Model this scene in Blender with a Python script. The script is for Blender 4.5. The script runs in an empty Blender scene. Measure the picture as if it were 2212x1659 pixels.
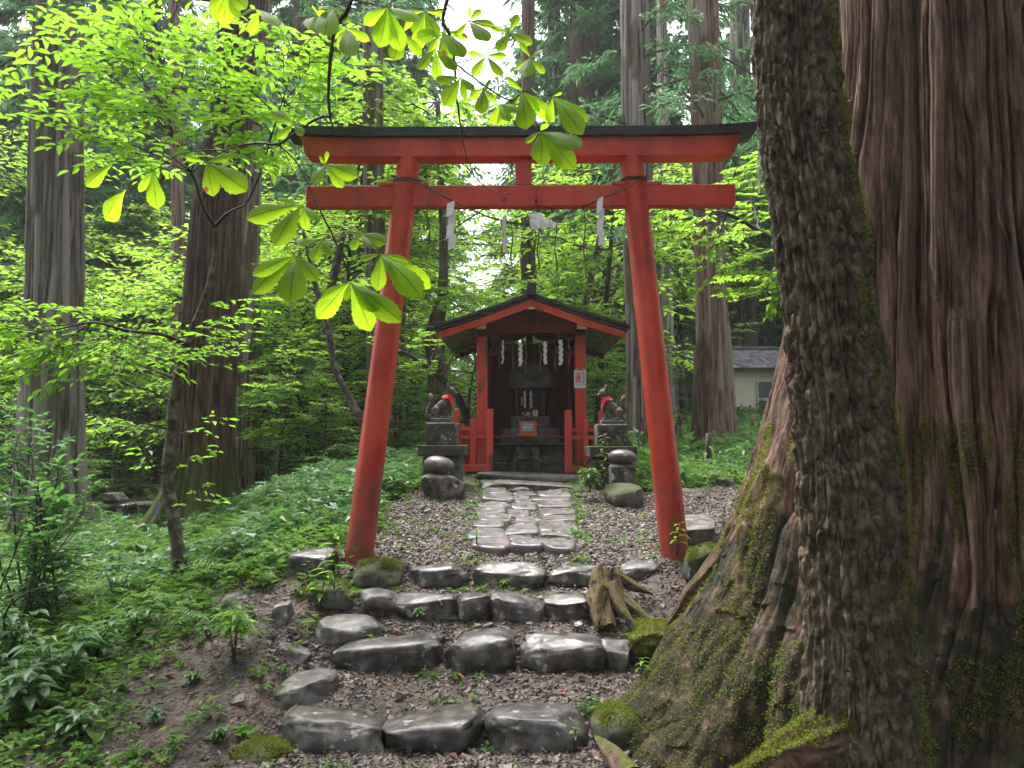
import bpy, bmesh, math, random
import numpy as np
from mathutils import Vector, Matrix

scene = bpy.context.scene
C = scene.collection
random.seed(7)
rng = np.random.default_rng(7)

# ------------------------------------------------------------------ camera, sky, sun, exposure
PITCH = math.atan(120.5 / 1600.0)
YAW = math.atan(19.0 / 1600.0)
EYE = Vector((0.0, 0.0, 1.5))
cam_data = bpy.data.cameras.new('camera')
cam = bpy.data.objects.new('camera', cam_data)
C.objects.link(cam)
cam.location = EYE
cam.rotation_euler = (math.pi / 2 + PITCH, 0, YAW)
cam_data.sensor_width = 36.0
cam_data.lens = 36.0 * 1600.0 / 2212.0
cam_data.clip_start = 0.05
cam_data.clip_end = 2000.0
scene.camera = cam

SUN_EL, SUN_AZ = math.radians(66), math.radians(-35)     # soft light through the cloud, high beyond the left of the shrine
world = bpy.data.worlds.new('World')
scene.world = world
world.use_nodes = True
wn = world.node_tree
wn.nodes.clear()
w_out = wn.nodes.new('ShaderNodeOutputWorld')
w_bg = wn.nodes.new('ShaderNodeBackground')
w_sky = wn.nodes.new('ShaderNodeTexSky')
w_sky.sky_type = 'NISHITA'
w_sky.sun_disc = False
w_sky.sun_elevation = SUN_EL
w_sky.sun_rotation = SUN_AZ
w_sky.air_density = 1.0
w_sky.dust_density = 6.0
w_sky.ozone_density = 1.0
w_hsv = wn.nodes.new('ShaderNodeHueSaturation')
w_hsv.inputs['Saturation'].default_value = 0.35          # overcast: nearly white cloud cover
wn.links.new(w_sky.outputs[0], w_hsv.inputs['Color'])
wn.links.new(w_hsv.outputs[0], w_bg.inputs['Color'])
w_bg.inputs['Strength'].default_value = 0.15
wn.links.new(w_bg.outputs[0], w_out.inputs['Surface'])

sun_data = bpy.data.lights.new('sun', 'SUN')
sun_data.energy = 1.5
sun_data.angle = math.radians(25)
sun_data.color = (1.0, 0.97, 0.92)
sun = bpy.data.objects.new('sun', sun_data)
C.objects.link(sun)
sd = Vector((math.sin(SUN_AZ) * math.cos(SUN_EL), math.cos(SUN_AZ) * math.cos(SUN_EL), math.sin(SUN_EL)))
sun.rotation_euler = (-sd).to_track_quat('-Z', 'Y').to_euler()
sun.location = sd * 60

scene.view_settings.view_transform = 'Standard'
scene.view_settings.look = 'None'
scene.view_settings.gamma = 1.0
scene.view_settings.exposure = 2.05
scene.render.engine = 'CYCLES'
scene.cycles.max_bounces = 7
scene.cycles.diffuse_bounces = 4
scene.cycles.glossy_bounces = 3
scene.cycles.transmission_bounces = 4
scene.cycles.transparent_max_bounces = 4
scene.cycles.volume_bounces = 0
scene.cycles.caustics_reflective = False
scene.cycles.caustics_refractive = False
scene.cycles.use_adaptive_sampling = True
scene.cycles.adaptive_threshold = 0.02

# ------------------------------------------------------------------ measuring from the photograph (design time)
cp, sp, cy_, sy_ = math.cos(PITCH), math.sin(PITCH), math.cos(YAW), math.sin(YAW)
FWD = np.array([-sy_ * cp, cy_ * cp, sp])
RGT = np.array([cy_, sy_, 0.0])
UPV = np.cross(RGT, FWD)
def P(u, v, y):
    d = FWD * 1600.0 + RGT * (u - 1106.0) - UPV * (v - 829.5)
    t = y / d[1]
    return np.array([d[0] * t, y, 1.5 + d[2] * t])
def smooth(a, b, x):
    t = np.clip((np.asarray(x, float) - a) / (b - a), 0, 1)
    return t * t * (3 - 2 * t)

# ------------------------------------------------------------------ noise
def _h(ix, iy, iz, seed):
    n = (ix.astype(np.int64) * 73856093) ^ (iy.astype(np.int64) * 19349663) ^ (iz.astype(np.int64) * 83492791) ^ (seed * 2654435761 & 0x7fffffff)
    n = n & 0xffffffff
    n = ((n ^ (n >> 16)) * 0x45d9f3b) & 0xffffffff
    n = ((n ^ (n >> 16)) * 0x45d9f3b) & 0xffffffff
    n = n ^ (n >> 16)
    return (n & 0xffffff) / float(0xffffff)
def vn(x, y, z, seed=0):
    x, y, z = np.broadcast_arrays(np.asarray(x, float), np.asarray(y, float), np.asarray(z, float))
    fx, fy, fz = np.floor(x), np.floor(y), np.floor(z)
    tx, ty, tz = x - fx, y - fy, z - fz
    tx = tx * tx * (3 - 2 * tx); ty = ty * ty * (3 - 2 * ty); tz = tz * tz * (3 - 2 * tz)
    out = 0
    for a in (0, 1):
        wx = tx if a else 1 - tx
        for b in (0, 1):
            wy = ty if b else 1 - ty
            for c in (0, 1):
                wz = tz if c else 1 - tz
                out = out + wx * wy * wz * _h(fx + a, fy + b, fz + c, seed)
    return out * 2 - 1
def fbm(x, y, z, seed=0, o=4):
    s, a, f = 0, 0.5, 1.0
    for i in range(o):
        s = s + a * vn(x * f, y * f, z * f, seed + i)
        a *= 0.5; f *= 2.03
    return s

# ------------------------------------------------------------------ terrain
STAIR = ([0, 3.78, 3.90, 4.36, 4.48, 4.58, 4.82, 4.90, 4.98, 5.18, 5.25, 5.33, 5.5, 5.7], [0, 0, .09, .155, .155, .285, .34, .345, .44, .48, .485, .59, .64, .69])
def H(x, y):
    x = np.asarray(x, float); y = np.asarray(y, float)
    r = np.interp(y, [0, 3.5, 5.4, 9, 12, 17, 25, 40, 70, 140], [0, 0, .65, 1.1, 1.25, 1.6, 2.4, 4, 8, 14])
    l = np.interp(y, [0, 3.4, 4.5, 6, 9, 11, 14, 18, 25, 35, 60, 140], [0, 0, .2, .38, .38, .25, .2, .7, 3.0, 7, 16, 32])
    c = np.where(y > 5.7, r, np.interp(y, STAIR[0], STAIR[1]))
    wc = smooth(-1.55, -1.2, x) * (1 - smooth(.65, 1.0, x)) * (1 - smooth(5.5, 5.7, y))
    dy = np.maximum(y - 4, 0)
    wl = smooth(0, 1, (-(x) - (1.25 + .12 * dy)) / (1.3 + .25 * dy))
    z = r * (1 - wc) + c * wc
    z = z * (1 - wl) + l * wl
    rough = (.03 + .012 * dy) * (1 - wc * .8) * np.minimum(1, .3 + np.abs(x) * .3)
    z = z + fbm(x * .9, y * .9, 0, 3) * rough + vn(x * 4, y * 4, 0, 5) * .008
    far = smooth(14, 40, y)
    z = z + far * (vn(x * .07, y * .07, 0, 9) * 1.6)
    z = z + smooth(6, 30, x) * smooth(15, 40, y) * 3
    return z
def Hs(x, y):
    return float(H(np.array([x]), np.array([y]))[0])
def G(u, v, y0=2.5, y1=90):
    ys = np.concatenate([np.arange(y0, 20, .02), np.arange(20, y1, .2)])
    d = FWD * 1600.0 + RGT * (u - 1106.0) - UPV * (v - 829.5)
    t = ys / d[1]
    xs, zs = d[0] * t, 1.5 + d[2] * t
    k = np.nonzero(zs <= H(xs, ys))[0]
    k = k[0] if len(k) else len(ys) - 1
    return np.array([xs[k], ys[k], float(H(xs[k:k + 1], ys[k:k + 1])[0])])

# ------------------------------------------------------------------ mesh builder
class MB:
    def __init__(s):
        s.v, s.f, s.n, s.attr, s.uv = [], [], 0, {}, []
    def add(s, V, F, **attrs):
        V = np.asarray(V, float).reshape(-1, 3)
        if isinstance(F, np.ndarray):
            s.f.append(F.astype(np.int64) + s.n)
        else:
            by = {}
            for f in F: by.setdefault(len(f), []).append(f)
            for k in by: s.f.append(np.array(by[k], dtype=np.int64) + s.n)
        s.v.append(V)
        for k, a in attrs.items():
            s.attr.setdefault(k, []).append((s.n, np.asarray(a, float)))
        s.n += len(V)
        return s
    def box(s, c, size, rot=None, bev=0.004):
        hx, hy, hz = [q / 2 for q in size]
        b = min(bev, hx * .6, hy * .6, hz * .6)
        V, F, idx = [], [], {}
        for sx in (-1, 1):
            for sy in (-1, 1):
                for sz in (-1, 1):
                    for ax in range(3):
                        p = [sx * (hx - b), sy * (hy - b), sz * (hz - b)]
                        p[ax] = (sx, sy, sz)[ax] * (hx, hy, hz)[ax]
                        idx[(sx, sy, sz, ax)] = len(V); V.append(p)
        for ax in range(3):
            o1, o2 = (ax + 1) % 3, (ax + 2) % 3
            for sg in (-1, 1):
                q = []
                for a, b2 in ((-1, -1), (1, -1), (1, 1), (-1, 1)):
                    k = [0, 0, 0]; k[ax] = sg; k[o1] = a; k[o2] = b2
                    q.append(idx[(k[0], k[1], k[2], ax)])
                F.append(q if sg > 0 else q[::-1])
            for a in (-1, 1):
                for b2 in (-1, 1):
                    k0 = [0, 0, 0]; k1 = [0, 0, 0]
                    k0[ax] = -1; k1[ax] = 1; k0[o1] = k1[o1] = a; k0[o2] = k1[o2] = b2
                    q = [idx[(*k0, o1)], idx[(*k1, o1)], idx[(*k1, o2)], idx[(*k0, o2)]]
                    F.append(q if a * b2 > 0 else q[::-1])
        for sx in (-1, 1):
            for sy in (-1, 1):
                for sz in (-1, 1):
                    q = [idx[(sx, sy, sz, 0)], idx[(sx, sy, sz, 1)], idx[(sx, sy, sz, 2)]]
                    F.append(q if sx * sy * sz > 0 else q[::-1])
        V = np.array(V)
        if rot is not None:
            V = V @ np.array(Matrix.Rotation(0, 3, 'X') if rot is None else rot).T
        return s.add(V + np.array(c), F)
    def beam(s, a, b, w, h, bev=.004, up=(0, 0, 1)):
        a, b = np.array(a, float), np.array(b, float)
        d = b - a; L = np.linalg.norm(d); d /= L
        up = np.array(up, float); sd_ = np.cross(d, up); sd_ /= np.linalg.norm(sd_); u2 = np.cross(sd_, d)
        R = np.stack([sd_, d, u2], 1)
        return s.box((a + b) / 2, (w, L, h), R, bev)
    def tube(s, pts, rad, n=10, cap=True, closed=False, **kw):
        pts = np.array(pts, float); m = len(pts)
        rad = np.broadcast_to(np.array(rad, float), (m,))
        T = np.gradient(pts, axis=0); T /= np.linalg.norm(T, axis=1)[:, None] + 1e-12
        up = np.array([0, 0, 1.0]) if abs(T[0][2]) < .9 else np.array([1.0, 0, 0])
        nrm = np.cross(T[0], up); nrm /= np.linalg.norm(nrm)
        th = np.arange(n) / n * 2 * math.pi
        V = []
        for i in range(m):
            nrm = nrm - T[i] * np.dot(nrm, T[i]); nrm /= np.linalg.norm(nrm) + 1e-12
            bn = np.cross(T[i], nrm)
            V.append(pts[i] + rad[i] * (np.cos(th)[:, None] * nrm + np.sin(th)[:, None] * bn))
        V = np.concatenate(V)
        i, j = np.meshgrid(np.arange(m - 1), np.arange(n), indexing='ij')
        a = i * n + j; b = i * n + (j + 1) % n
        F = np.stack([a, b, b + n, a + n], -1).reshape(-1, 4)
        Fl = [F]
        s.add(V, F, **kw)
        if cap:
            base = s.n - m * n
            s.f.append(np.array([list(range(base + n - 1, base - 1, -1))]))
            s.f.append(np.array([list(range(s.n - n, s.n))]))
        return s
    def grid(s, V, nu, nv, wrap_u=False, **kw):
        mu = nu if wrap_u else nu - 1
        i, j = np.meshgrid(np.arange(nv - 1), np.arange(mu), indexing='ij')
        a = i * nu + j; b = i * nu + (j + 1) % nu
        return s.add(V, np.stack([a, b, b + nu, a + nu], -1).reshape(-1, 4), **kw)
    def prism(s, outline, y0, y1):                    # outline in (x, z), counter-clockwise seen from -y
        n = len(outline)
        V = [(x, y0, z) for x, z in outline] + [(x, y1, z) for x, z in outline]
        F = [list(range(n)), list(range(2 * n - 1, n - 1, -1))]
        for k in range(n):
            j = (k + 1) % n
            F.append([j, k, k + n, j + n])
        return s.add(V, F)
    def verts(s):
        return np.concatenate(s.v)
    def build(s, name, mat, parent=None, at=None, smooth_=False, uv=None):
        V = s.verts()
        if parent is not None:
            o0 = np.array(parent_world(parent))
        elif at is not None:
            o0 = np.array(at, float)
        else:
            lo, hi = V.min(0), V.max(0)
            o0 = np.array([(lo[0] + hi[0]) / 2, (lo[1] + hi[1]) / 2, lo[2]])
        V = V - o0
        me = bpy.data.meshes.new(name)
        me.vertices.add(len(V)); me.vertices.foreach_set('co', V.astype(np.float32).ravel())
        loops = np.concatenate([f.ravel() for f in s.f])
        tot = np.concatenate([np.full(len(f), f.shape[1]) for f in s.f])
        start = np.concatenate([[0], np.cumsum(tot)[:-1]])
        me.loops.add(len(loops)); me.loops.foreach_set('vertex_index', loops.astype(np.int32))
        me.polygons.add(len(tot)); me.polygons.foreach_set('loop_start', start.astype(np.int32))
        me.update(calc_edges=True)
        me.polygons.foreach_set('use_smooth', np.full(len(tot), smooth_, dtype=bool))
        for k, lst in s.attr.items():
            a = np.zeros(len(V))
            for st, arr in lst: a[st:st + len(arr)] = arr
            at_ = me.attributes.new(k, 'FLOAT', 'POINT'); at_.data.foreach_set('value', a.astype(np.float32))
        if mat is not None: me.materials.append(mat)
        me.update()
        o = bpy.data.objects.new(name, me); C.objects.link(o)
        if parent is not None:
            o.parent = parent
        else:
            o.location = o0
        return o

def parent_world(o):
    p = Vector(o.location)
    q = o.parent
    while q is not None:
        p = p + Vector(q.location); q = q.parent
    return p
def tag(o, label=None, cat=None, group=None, kind=None):
    if label: o['label'] = label
    if cat: o['category'] = cat
    if group: o['group'] = group
    if kind: o['kind'] = kind
    return o
def thing(name, label, cat, loc, group=None):
    o = bpy.data.objects.new(name, None); C.objects.link(o)
    o.location = Vector([float(q) for q in loc]); o.empty_display_size = .1
    return tag(o, label, cat, group)

# ------------------------------------------------------------------ materials
def new_mat(name):
    m = bpy.data.materials.new(name); m.use_nodes = True
    nt = m.node_tree; nt.nodes.clear()
    return m, nt
def N(nt, t, **kw):
    n = nt.nodes.new(t)
    for k, v in kw.items():
        if k.startswith('i_'):
            n.inputs[k[2:].replace('_', ' ')].default_value = v
        else:
            setattr(n, k, v)
    return n
def ramp(nt, src, stops):
    r = nt.nodes.new('ShaderNodeValToRGB')
    e = r.color_ramp.elements
    while len(e) > 1: e.remove(e[0])
    e[0].position = stops[0][0]; e[0].color = (*stops[0][1], 1)
    for p, c in stops[1:]:
        q = e.new(p); q.color = (*c, 1)
    if src is not None: nt.links.new(src, r.inputs[0])
    return r
def mixc(nt, f, a, b):
    m = nt.nodes.new('ShaderNodeMix'); m.data_type = 'RGBA'
    for s_, v in ((0, f), (6, a), (7, b)):
        if hasattr(v, 'is_linked') or hasattr(v, 'links'): nt.links.new(v, m.inputs[s_])
        elif isinstance(v, tuple): m.inputs[s_].default_value = (*v, 1)
        else: m.inputs[s_].default_value = v
    return m.outputs[2]
def math_(nt, op, a, b=None):
    m = nt.nodes.new('ShaderNodeMath'); m.operation = op
    for s_, v in ((0, a), (1, b)):
        if v is None: continue
        if hasattr(v, 'links'): nt.links.new(v, m.inputs[s_])
        else: m.inputs[s_].default_value = v
    return m.outputs[0]

def surf_mat(name, cols, scale=4.0, stretch=(1, 1, 1), rough=.8, bump=.3, bump_scale=None, bump_dist=.01, moss=None, moss_up=False,
             moss_attr=None, moss_amt=.5, moss_scale=3.0, rough_lo=None, lichen=None, spec=.5, island=False, world_co=False, attr_mix=None, detail=8, coat=0.0):
    m, nt = new_mat(name); L = nt.links
    out = N(nt, 'ShaderNodeOutputMaterial'); bs = N(nt, 'ShaderNodeBsdfPrincipled')
    L.new(bs.outputs[0], out.inputs[0])
    tc = N(nt, 'ShaderNodeTexCoord'); mp = N(nt, 'ShaderNodeMapping'); mp.inputs['Scale'].default_value = stretch
    if world_co:
        ge = N(nt, 'ShaderNodeNewGeometry'); L.new(ge.outputs['Position'], mp.inputs[0])
    else:
        L.new(tc.outputs['Object'], mp.inputs[0])
    no = N(nt, 'ShaderNodeTexNoise'); no.inputs['Scale'].default_value = scale; no.inputs['Detail'].default_value = detail; no.inputs['Roughness'].default_value = .65
    L.new(mp.outputs[0], no.inputs[0])
    n = len(cols)
    r = ramp(nt, no.outputs[0], [(.37 + .26 * k / max(1, n - 1), c) for k, c in enumerate(cols)])
    col = r.outputs[0]
    if island:
        ge2 = N(nt, 'ShaderNodeNewGeometry'); h = N(nt, 'ShaderNodeHueSaturation')
        v = math_(nt, 'MULTIPLY_ADD', ge2.outputs['Random Per Island'], .9); v.node.inputs[2].default_value = .5
        L.new(v, h.inputs['Value']); L.new(col, h.inputs['Color']); col = h.outputs[0]
    if attr_mix:
        at = N(nt, 'ShaderNodeAttribute'); at.attribute_name = attr_mix[0]
        col = mixc(nt, at.outputs['Fac'], col, attr_mix[1])
    if lichen:
        n3 = N(nt, 'ShaderNodeTexNoise'); n3.inputs['Scale'].default_value = lichen[1]; n3.inputs['Detail'].default_value = 5
        L.new(mp.outputs[0], n3.inputs[0])
        f = ramp(nt, n3.outputs[0], [(lichen[2], (0, 0, 0)), (lichen[2] + .05, (1, 1, 1))])
        col = mixc(nt, f.outputs[0], col, lichen[0])
    fac = None
    if moss:
        n2 = N(nt, 'ShaderNodeTexNoise'); n2.inputs['Scale'].default_value = moss_scale; n2.inputs['Detail'].default_value = 7; n2.inputs['Roughness'].default_value = .7
        L.new(tc.outputs['Object'], n2.inputs[0])
        val = n2.outputs[0]
        if moss_attr:
            at = N(nt, 'ShaderNodeAttribute'); at.attribute_name = moss_attr
            val = math_(nt, 'ADD', math_(nt, 'SUBTRACT', val, .5), at.outputs['Fac'])
            f = ramp(nt, val, [(.4, (0, 0, 0)), (.6, (1, 1, 1))])
        else:
            if moss_up:
                ge3 = N(nt, 'ShaderNodeNewGeometry'); sx = N(nt, 'ShaderNodeSeparateXYZ'); L.new(ge3.outputs['Normal'], sx.inputs[0])
                val = math_(nt, 'ADD', val, math_(nt, 'MULTIPLY', sx.outputs[2], .25))
            f = ramp(nt, val, [(1 - moss_amt, (0, 0, 0)), (1 - moss_amt + .08, (1, 1, 1))])
        n4 = N(nt, 'ShaderNodeTexNoise'); n4.inputs['Scale'].default_value = 60; L.new(tc.outputs['Object'], n4.inputs[0])
        mc = ramp(nt, n4.outputs[0], [(.3, tuple(q * .55 for q in moss)), (.6, moss), (.8, tuple(min(1, q * 1.9) for q in moss))])
        fac = f.outputs[0]
        col = mixc(nt, fac, col, mc.outputs[0])
    L.new(col, bs.inputs['Base Color'])
    bs.inputs['Specular IOR Level'].default_value = spec
    if coat:                                        # film of rain water
        bs.inputs['Coat Weight'].default_value = coat; bs.inputs['Coat Roughness'].default_value = .32
    if rough_lo is not None:
        n5 = N(nt, 'ShaderNodeTexNoise'); n5.inputs['Scale'].default_value = scale * .7; n5.inputs['Detail'].default_value = 4; L.new(mp.outputs[0], n5.inputs[0])
        rr = ramp(nt, n5.outputs[0], [(.35, (rough_lo,) * 3), (.65, (rough,) * 3)])
        ro = rr.outputs[0]
        if fac is not None:
            ro = mixc(nt, fac, ro, (.95, .95, .95))
        L.new(ro, bs.inputs['Roughness'])
    else:
        bs.inputs['Roughness'].default_value = rough
    if bump:
        nb = N(nt, 'ShaderNodeTexNoise'); nb.inputs['Scale'].default_value = bump_scale or scale * 6; nb.inputs['Detail'].default_value = 8; nb.inputs['Roughness'].default_value = .7
        L.new(mp.outputs[0], nb.inputs[0])
        bp = N(nt, 'ShaderNodeBump'); bp.inputs['Strength'].default_value = bump; bp.inputs['Distance'].default_value = bump_dist
        L.new(nb.outputs[0], bp.inputs['Height']); L.new(bp.outputs[0], bs.inputs['Normal'])
    return m

def leaf_mat(name, cols, trans, t_amt=.45, rough=.4, brown=0.0, veins=False, spec=.3):
    m, nt = new_mat(name); L = nt.links
    out = N(nt, 'ShaderNodeOutputMaterial'); bs = N(nt, 'ShaderNodeBsdfPrincipled'); tr = N(nt, 'ShaderNodeBsdfTranslucent')
    mx = N(nt, 'ShaderNodeMixShader'); mx.inputs[0].default_value = t_amt
    L.new(bs.outputs[0], mx.inputs[1]); L.new(tr.outputs[0], mx.inputs[2]); L.new(mx.outputs[0], out.inputs[0])
    ge = N(nt, 'ShaderNodeNewGeometry')
    rnd = ge.outputs['Random Per Island']
    k = len(cols)
    stops = [((1 - brown) * i / max(1, k - 1), c) for i, c in enumerate(cols)]
    r = ramp(nt, rnd, stops)
    if brown: 
        e = r.color_ramp.elements.new(1 - brown * .7); e.color = (.22, .1, .02, 1)
    # slow drift of colour through the crown
    tc = N(nt, 'ShaderNodeTexCoord'); no = N(nt, 'ShaderNodeTexNoise'); no.inputs['Scale'].default_value = .9; no.inputs['Detail'].default_value = 3
    L.new(ge.outputs['Position'], no.inputs[0])
    h = N(nt, 'ShaderNodeHueSaturation'); v = math_(nt, 'MULTIPLY_ADD', no.outputs[0], 1.0); v.node.inputs[2].default_value = .5
    L.new(v, h.inputs['Value']); L.new(r.outputs[0], h.inputs['Color'])
    col = h.outputs[0]
    tcol = mixc(nt, .75, col, trans)
    if veins:
        uv = N(nt, 'ShaderNodeAttribute'); uv.attribute_name = 'lu'
        vv = N(nt, 'ShaderNodeAttribute'); vv.attribute_name = 'lv'
        av = math_(nt, 'ABSOLUTE', vv.outputs['Fac'])
        ph = math_(nt, 'SUBTRACT', math_(nt, 'MULTIPLY', uv.outputs['Fac'], 17.0), math_(nt, 'MULTIPLY', av, 5.0))
        s_ = math_(nt, 'SINE', math_(nt, 'MULTIPLY', ph, 6.2832))
        f1 = ramp(nt, math_(nt, 'MULTIPLY_ADD', s_, .5), [(.0, (0, 0, 0)), (.85, (.15, .15, .15)), (1, (1, 1, 1))])
        f1.inputs[0].links[0].from_node.inputs[2].default_value = .5
        f2 = ramp(nt, av, [(.0, (1, 1, 1)), (.05, (1, 1, 1)), (.09, (0, 0, 0))])
        fv = math_(nt, 'MAXIMUM', f1.outputs[0], f2.outputs[0])
        dark = mixc(nt, .6, tcol, (.02, .06, .005))
        tcol = mixc(nt, math_(nt, 'MULTIPLY', fv, .95), tcol, dark)
        col = mixc(nt, math_(nt, 'MULTIPLY', fv, .35), col, (.03, .08, .01))
        n6 = N(nt, 'ShaderNodeTexNoise'); n6.inputs['Scale'].default_value = 9; L.new(ge.outputs['Position'], n6.inputs[0])
        fs = ramp(nt, n6.outputs[0], [(.7, (0, 0, 0)), (.73, (1, 1, 1))])
        tcol = mixc(nt, fs.outputs[0], tcol, (.28, .12, .03)); col = mixc(nt, fs.outputs[0], col, (.2, .08, .02))
    L.new(col, bs.inputs['Base Color']); L.new(tcol, tr.inputs['Color'])
    bs.inputs['Roughness'].default_value = rough; bs.inputs['Specular IOR Level'].default_value = spec
    return m
# ------------------------------------------------------------------ foliage helpers
def unit(a):
    a = np.asarray(a, float)
    return a / (np.linalg.norm(a, axis=-1, keepdims=True) + 1e-12)
def cards(mb, pos, d, nor, L, W, fold=.2, six=False, droop=.15):
    pos = np.asarray(pos, float); n = len(pos)
    if n == 0: return
    d = unit(d); s_ = unit(np.cross(d, nor)); u = np.cross(s_, d)
    L = np.broadcast_to(np.asarray(L, float), (n,))[:, None]; W = np.broadcast_to(np.asarray(W, float), (n,))[:, None]
    if not six:
        V = np.stack([pos, pos + d * L * .42 + s_ * W * .5 + u * W * fold, pos + d * L - u * L * droop, pos + d * L * .42 - s_ * W * .5 + u * W * fold], 1)
        F = np.arange(n * 4).reshape(n, 4)
    else:
        t = pos + d * L - u * L * droop
        V = np.stack([pos, pos + d * L * .28 + s_ * W * .42 + u * W * fold, pos + d * L * .62 + s_ * W * .4 + u * (W * fold - L * droop * .3), t,
                      pos + d * L * .62 - s_ * W * .4 + u * (W * fold - L * droop * .3), pos + d * L * .28 - s_ * W * .42 + u * W * fold], 1)
        b = np.arange(n)[:, None] * 6
        F = np.concatenate([b + np.array([[0, 1, 2, 3]]), b + np.array([[0, 3, 4, 5]])])
    mb.add(V.reshape(-1, 3), F)

def leafy_branch(mbL, mbW, a, b, r0, tw_len=.5, leaf=(.08, .035), per=8, ntw=10, sag=.15, start=.25, six=False, rg=rng, flat=.25, wood=True, tri=False):
    a, b = np.asarray(a, float), np.asarray(b, float)
    D = b - a; Lb = np.linalg.norm(D); mpt = (a + b) / 2 + np.array([0, 0, 1.0]) * Lb * sag + rg.normal(0, .05 * Lb, 3)
    t = np.linspace(0, 1, 9)[:, None]
    path = (1 - t) ** 2 * a + 2 * t * (1 - t) * mpt + t ** 2 * b + rg.normal(0, .012 * Lb, (9, 3)) * np.sin(t * math.pi)
    if wood: mbW.tube(path, np.linspace(r0, r0 * .25, 9), 6)
    for k in range(ntw):
        f = start + (1 - start) * (k + .5) / ntw
        i = min(7, int(f * 8)); p = path[i] + (path[i + 1] - path[i]) * (f * 8 - i)
        T = unit(path[i + 1] - path[i])
        Th = unit(np.array([T[0], T[1], T[2] * .3]))
        sd2 = np.array([-Th[1], Th[0], 0]) * (1 if k % 2 else -1)
        dirv = unit(Th * rg.uniform(.5, 1.1) + sd2 * rg.uniform(.5, 1.1) + np.array([0, 0, rg.normal(0, flat)]))
        Lt = tw_len * (1.15 - f * .6) * rg.uniform(.7, 1.3)
        q = p + dirv * Lt + np.array([0, 0, -.12 * Lt])
        if wood: mbW.tube(np.stack([p, (p + q) / 2 + np.array([0, 0, .03 * Lt]), q]), [r0 * .3 + .001, r0 * .2 + .001, .0012], 4, cap=False)
        m = per
        s_ = (np.arange(m) + .8) / m
        pos = p + (q - p) * s_[:, None] + rg.normal(0, .01 * Lt, (m, 3))
        side = np.where(np.arange(m) % 2, 1, -1)[:, None] * np.cross(dirv, [0, 0, 1.0])
        ld = dirv * .6 + side * rg.uniform(.5, 1, (m, 1)) + rg.normal(0, .18, (m, 3)) + np.array([0, 0, -.12])
        ld[-1] = dirv
        no = np.array([0, 0, 1.0]) + rg.normal(0, .3, (m, 3))
        sc = rg.uniform(.65, 1.15, m)
        if tri:                                     # lobed maple leaf: three fingers
            for ang in (-.75, 0, .75):
                c_, s2 = math.cos(ang), math.sin(ang)
                l2 = np.stack([ld[:, 0] * c_ - ld[:, 1] * s2, ld[:, 0] * s2 + ld[:, 1] * c_, ld[:, 2]], 1)
                cards(mbL, pos, l2, no, leaf[0] * sc * (1 if ang == 0 else .8), leaf[1] * sc * .8, six=False)
        else:
            cards(mbL, pos, ld, no, leaf[0] * sc, leaf[1] * sc, six=six)
    return path

def needle_branch(mbL, mbW, a, b, r0, n=14, card=(.22, .05), per=8, rg=rng, hang=.35):
    a, b = np.asarray(a, float), np.asarray(b, float)
    Lb = np.linalg.norm(b - a); mid = (a + b) / 2 + np.array([0, 0, Lb * .12])
    t = np.linspace(0, 1, 6)[:, None]
    path = (1 - t) ** 2 * a + 2 * t * (1 - t) * mid + t ** 2 * b
    if mbW is not None: mbW.tube(path, np.linspace(r0, .004, 6), 5, cap=False)
    f = rg.uniform(.2, 1, n)
    i = np.minimum(4, (f * 5).astype(int)); p = path[i] + (path[i + 1] - path[i]) * (f * 5 - i)[:, None]
    T = unit(b - a)
    sd2 = np.cross(T, [0, 0, 1.0])
    dirv = unit(T * .7 + sd2 * rg.choice([-1, 1], n)[:, None] * rg.uniform(.2, 1, n)[:, None] + np.stack([np.zeros(n), np.zeros(n), rg.uniform(-hang, .1, n)], 1))
    Ls = Lb * .3 * (1.2 - f * .6) * rg.uniform(.6, 1.3, n)
    ss = np.tile(np.linspace(.1, 1, per), n)
    pp = np.repeat(p, per, 0) + np.repeat(dirv * Ls[:, None], per, 0) * ss[:, None] + rg.normal(0, .015 * Lb, (n * per, 3))
    dd = np.repeat(dirv, per, 0) + rg.normal(0, .45, (n * per, 3)) + np.array([0, 0, -.25])
    cards(mbL, pp, dd, rg.normal(0, .5, (n * per, 3)) + np.array([0, 0, 1.0]), card[0] * rg.uniform(.6, 1.3, n * per), card[1], fold=.05)

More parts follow.
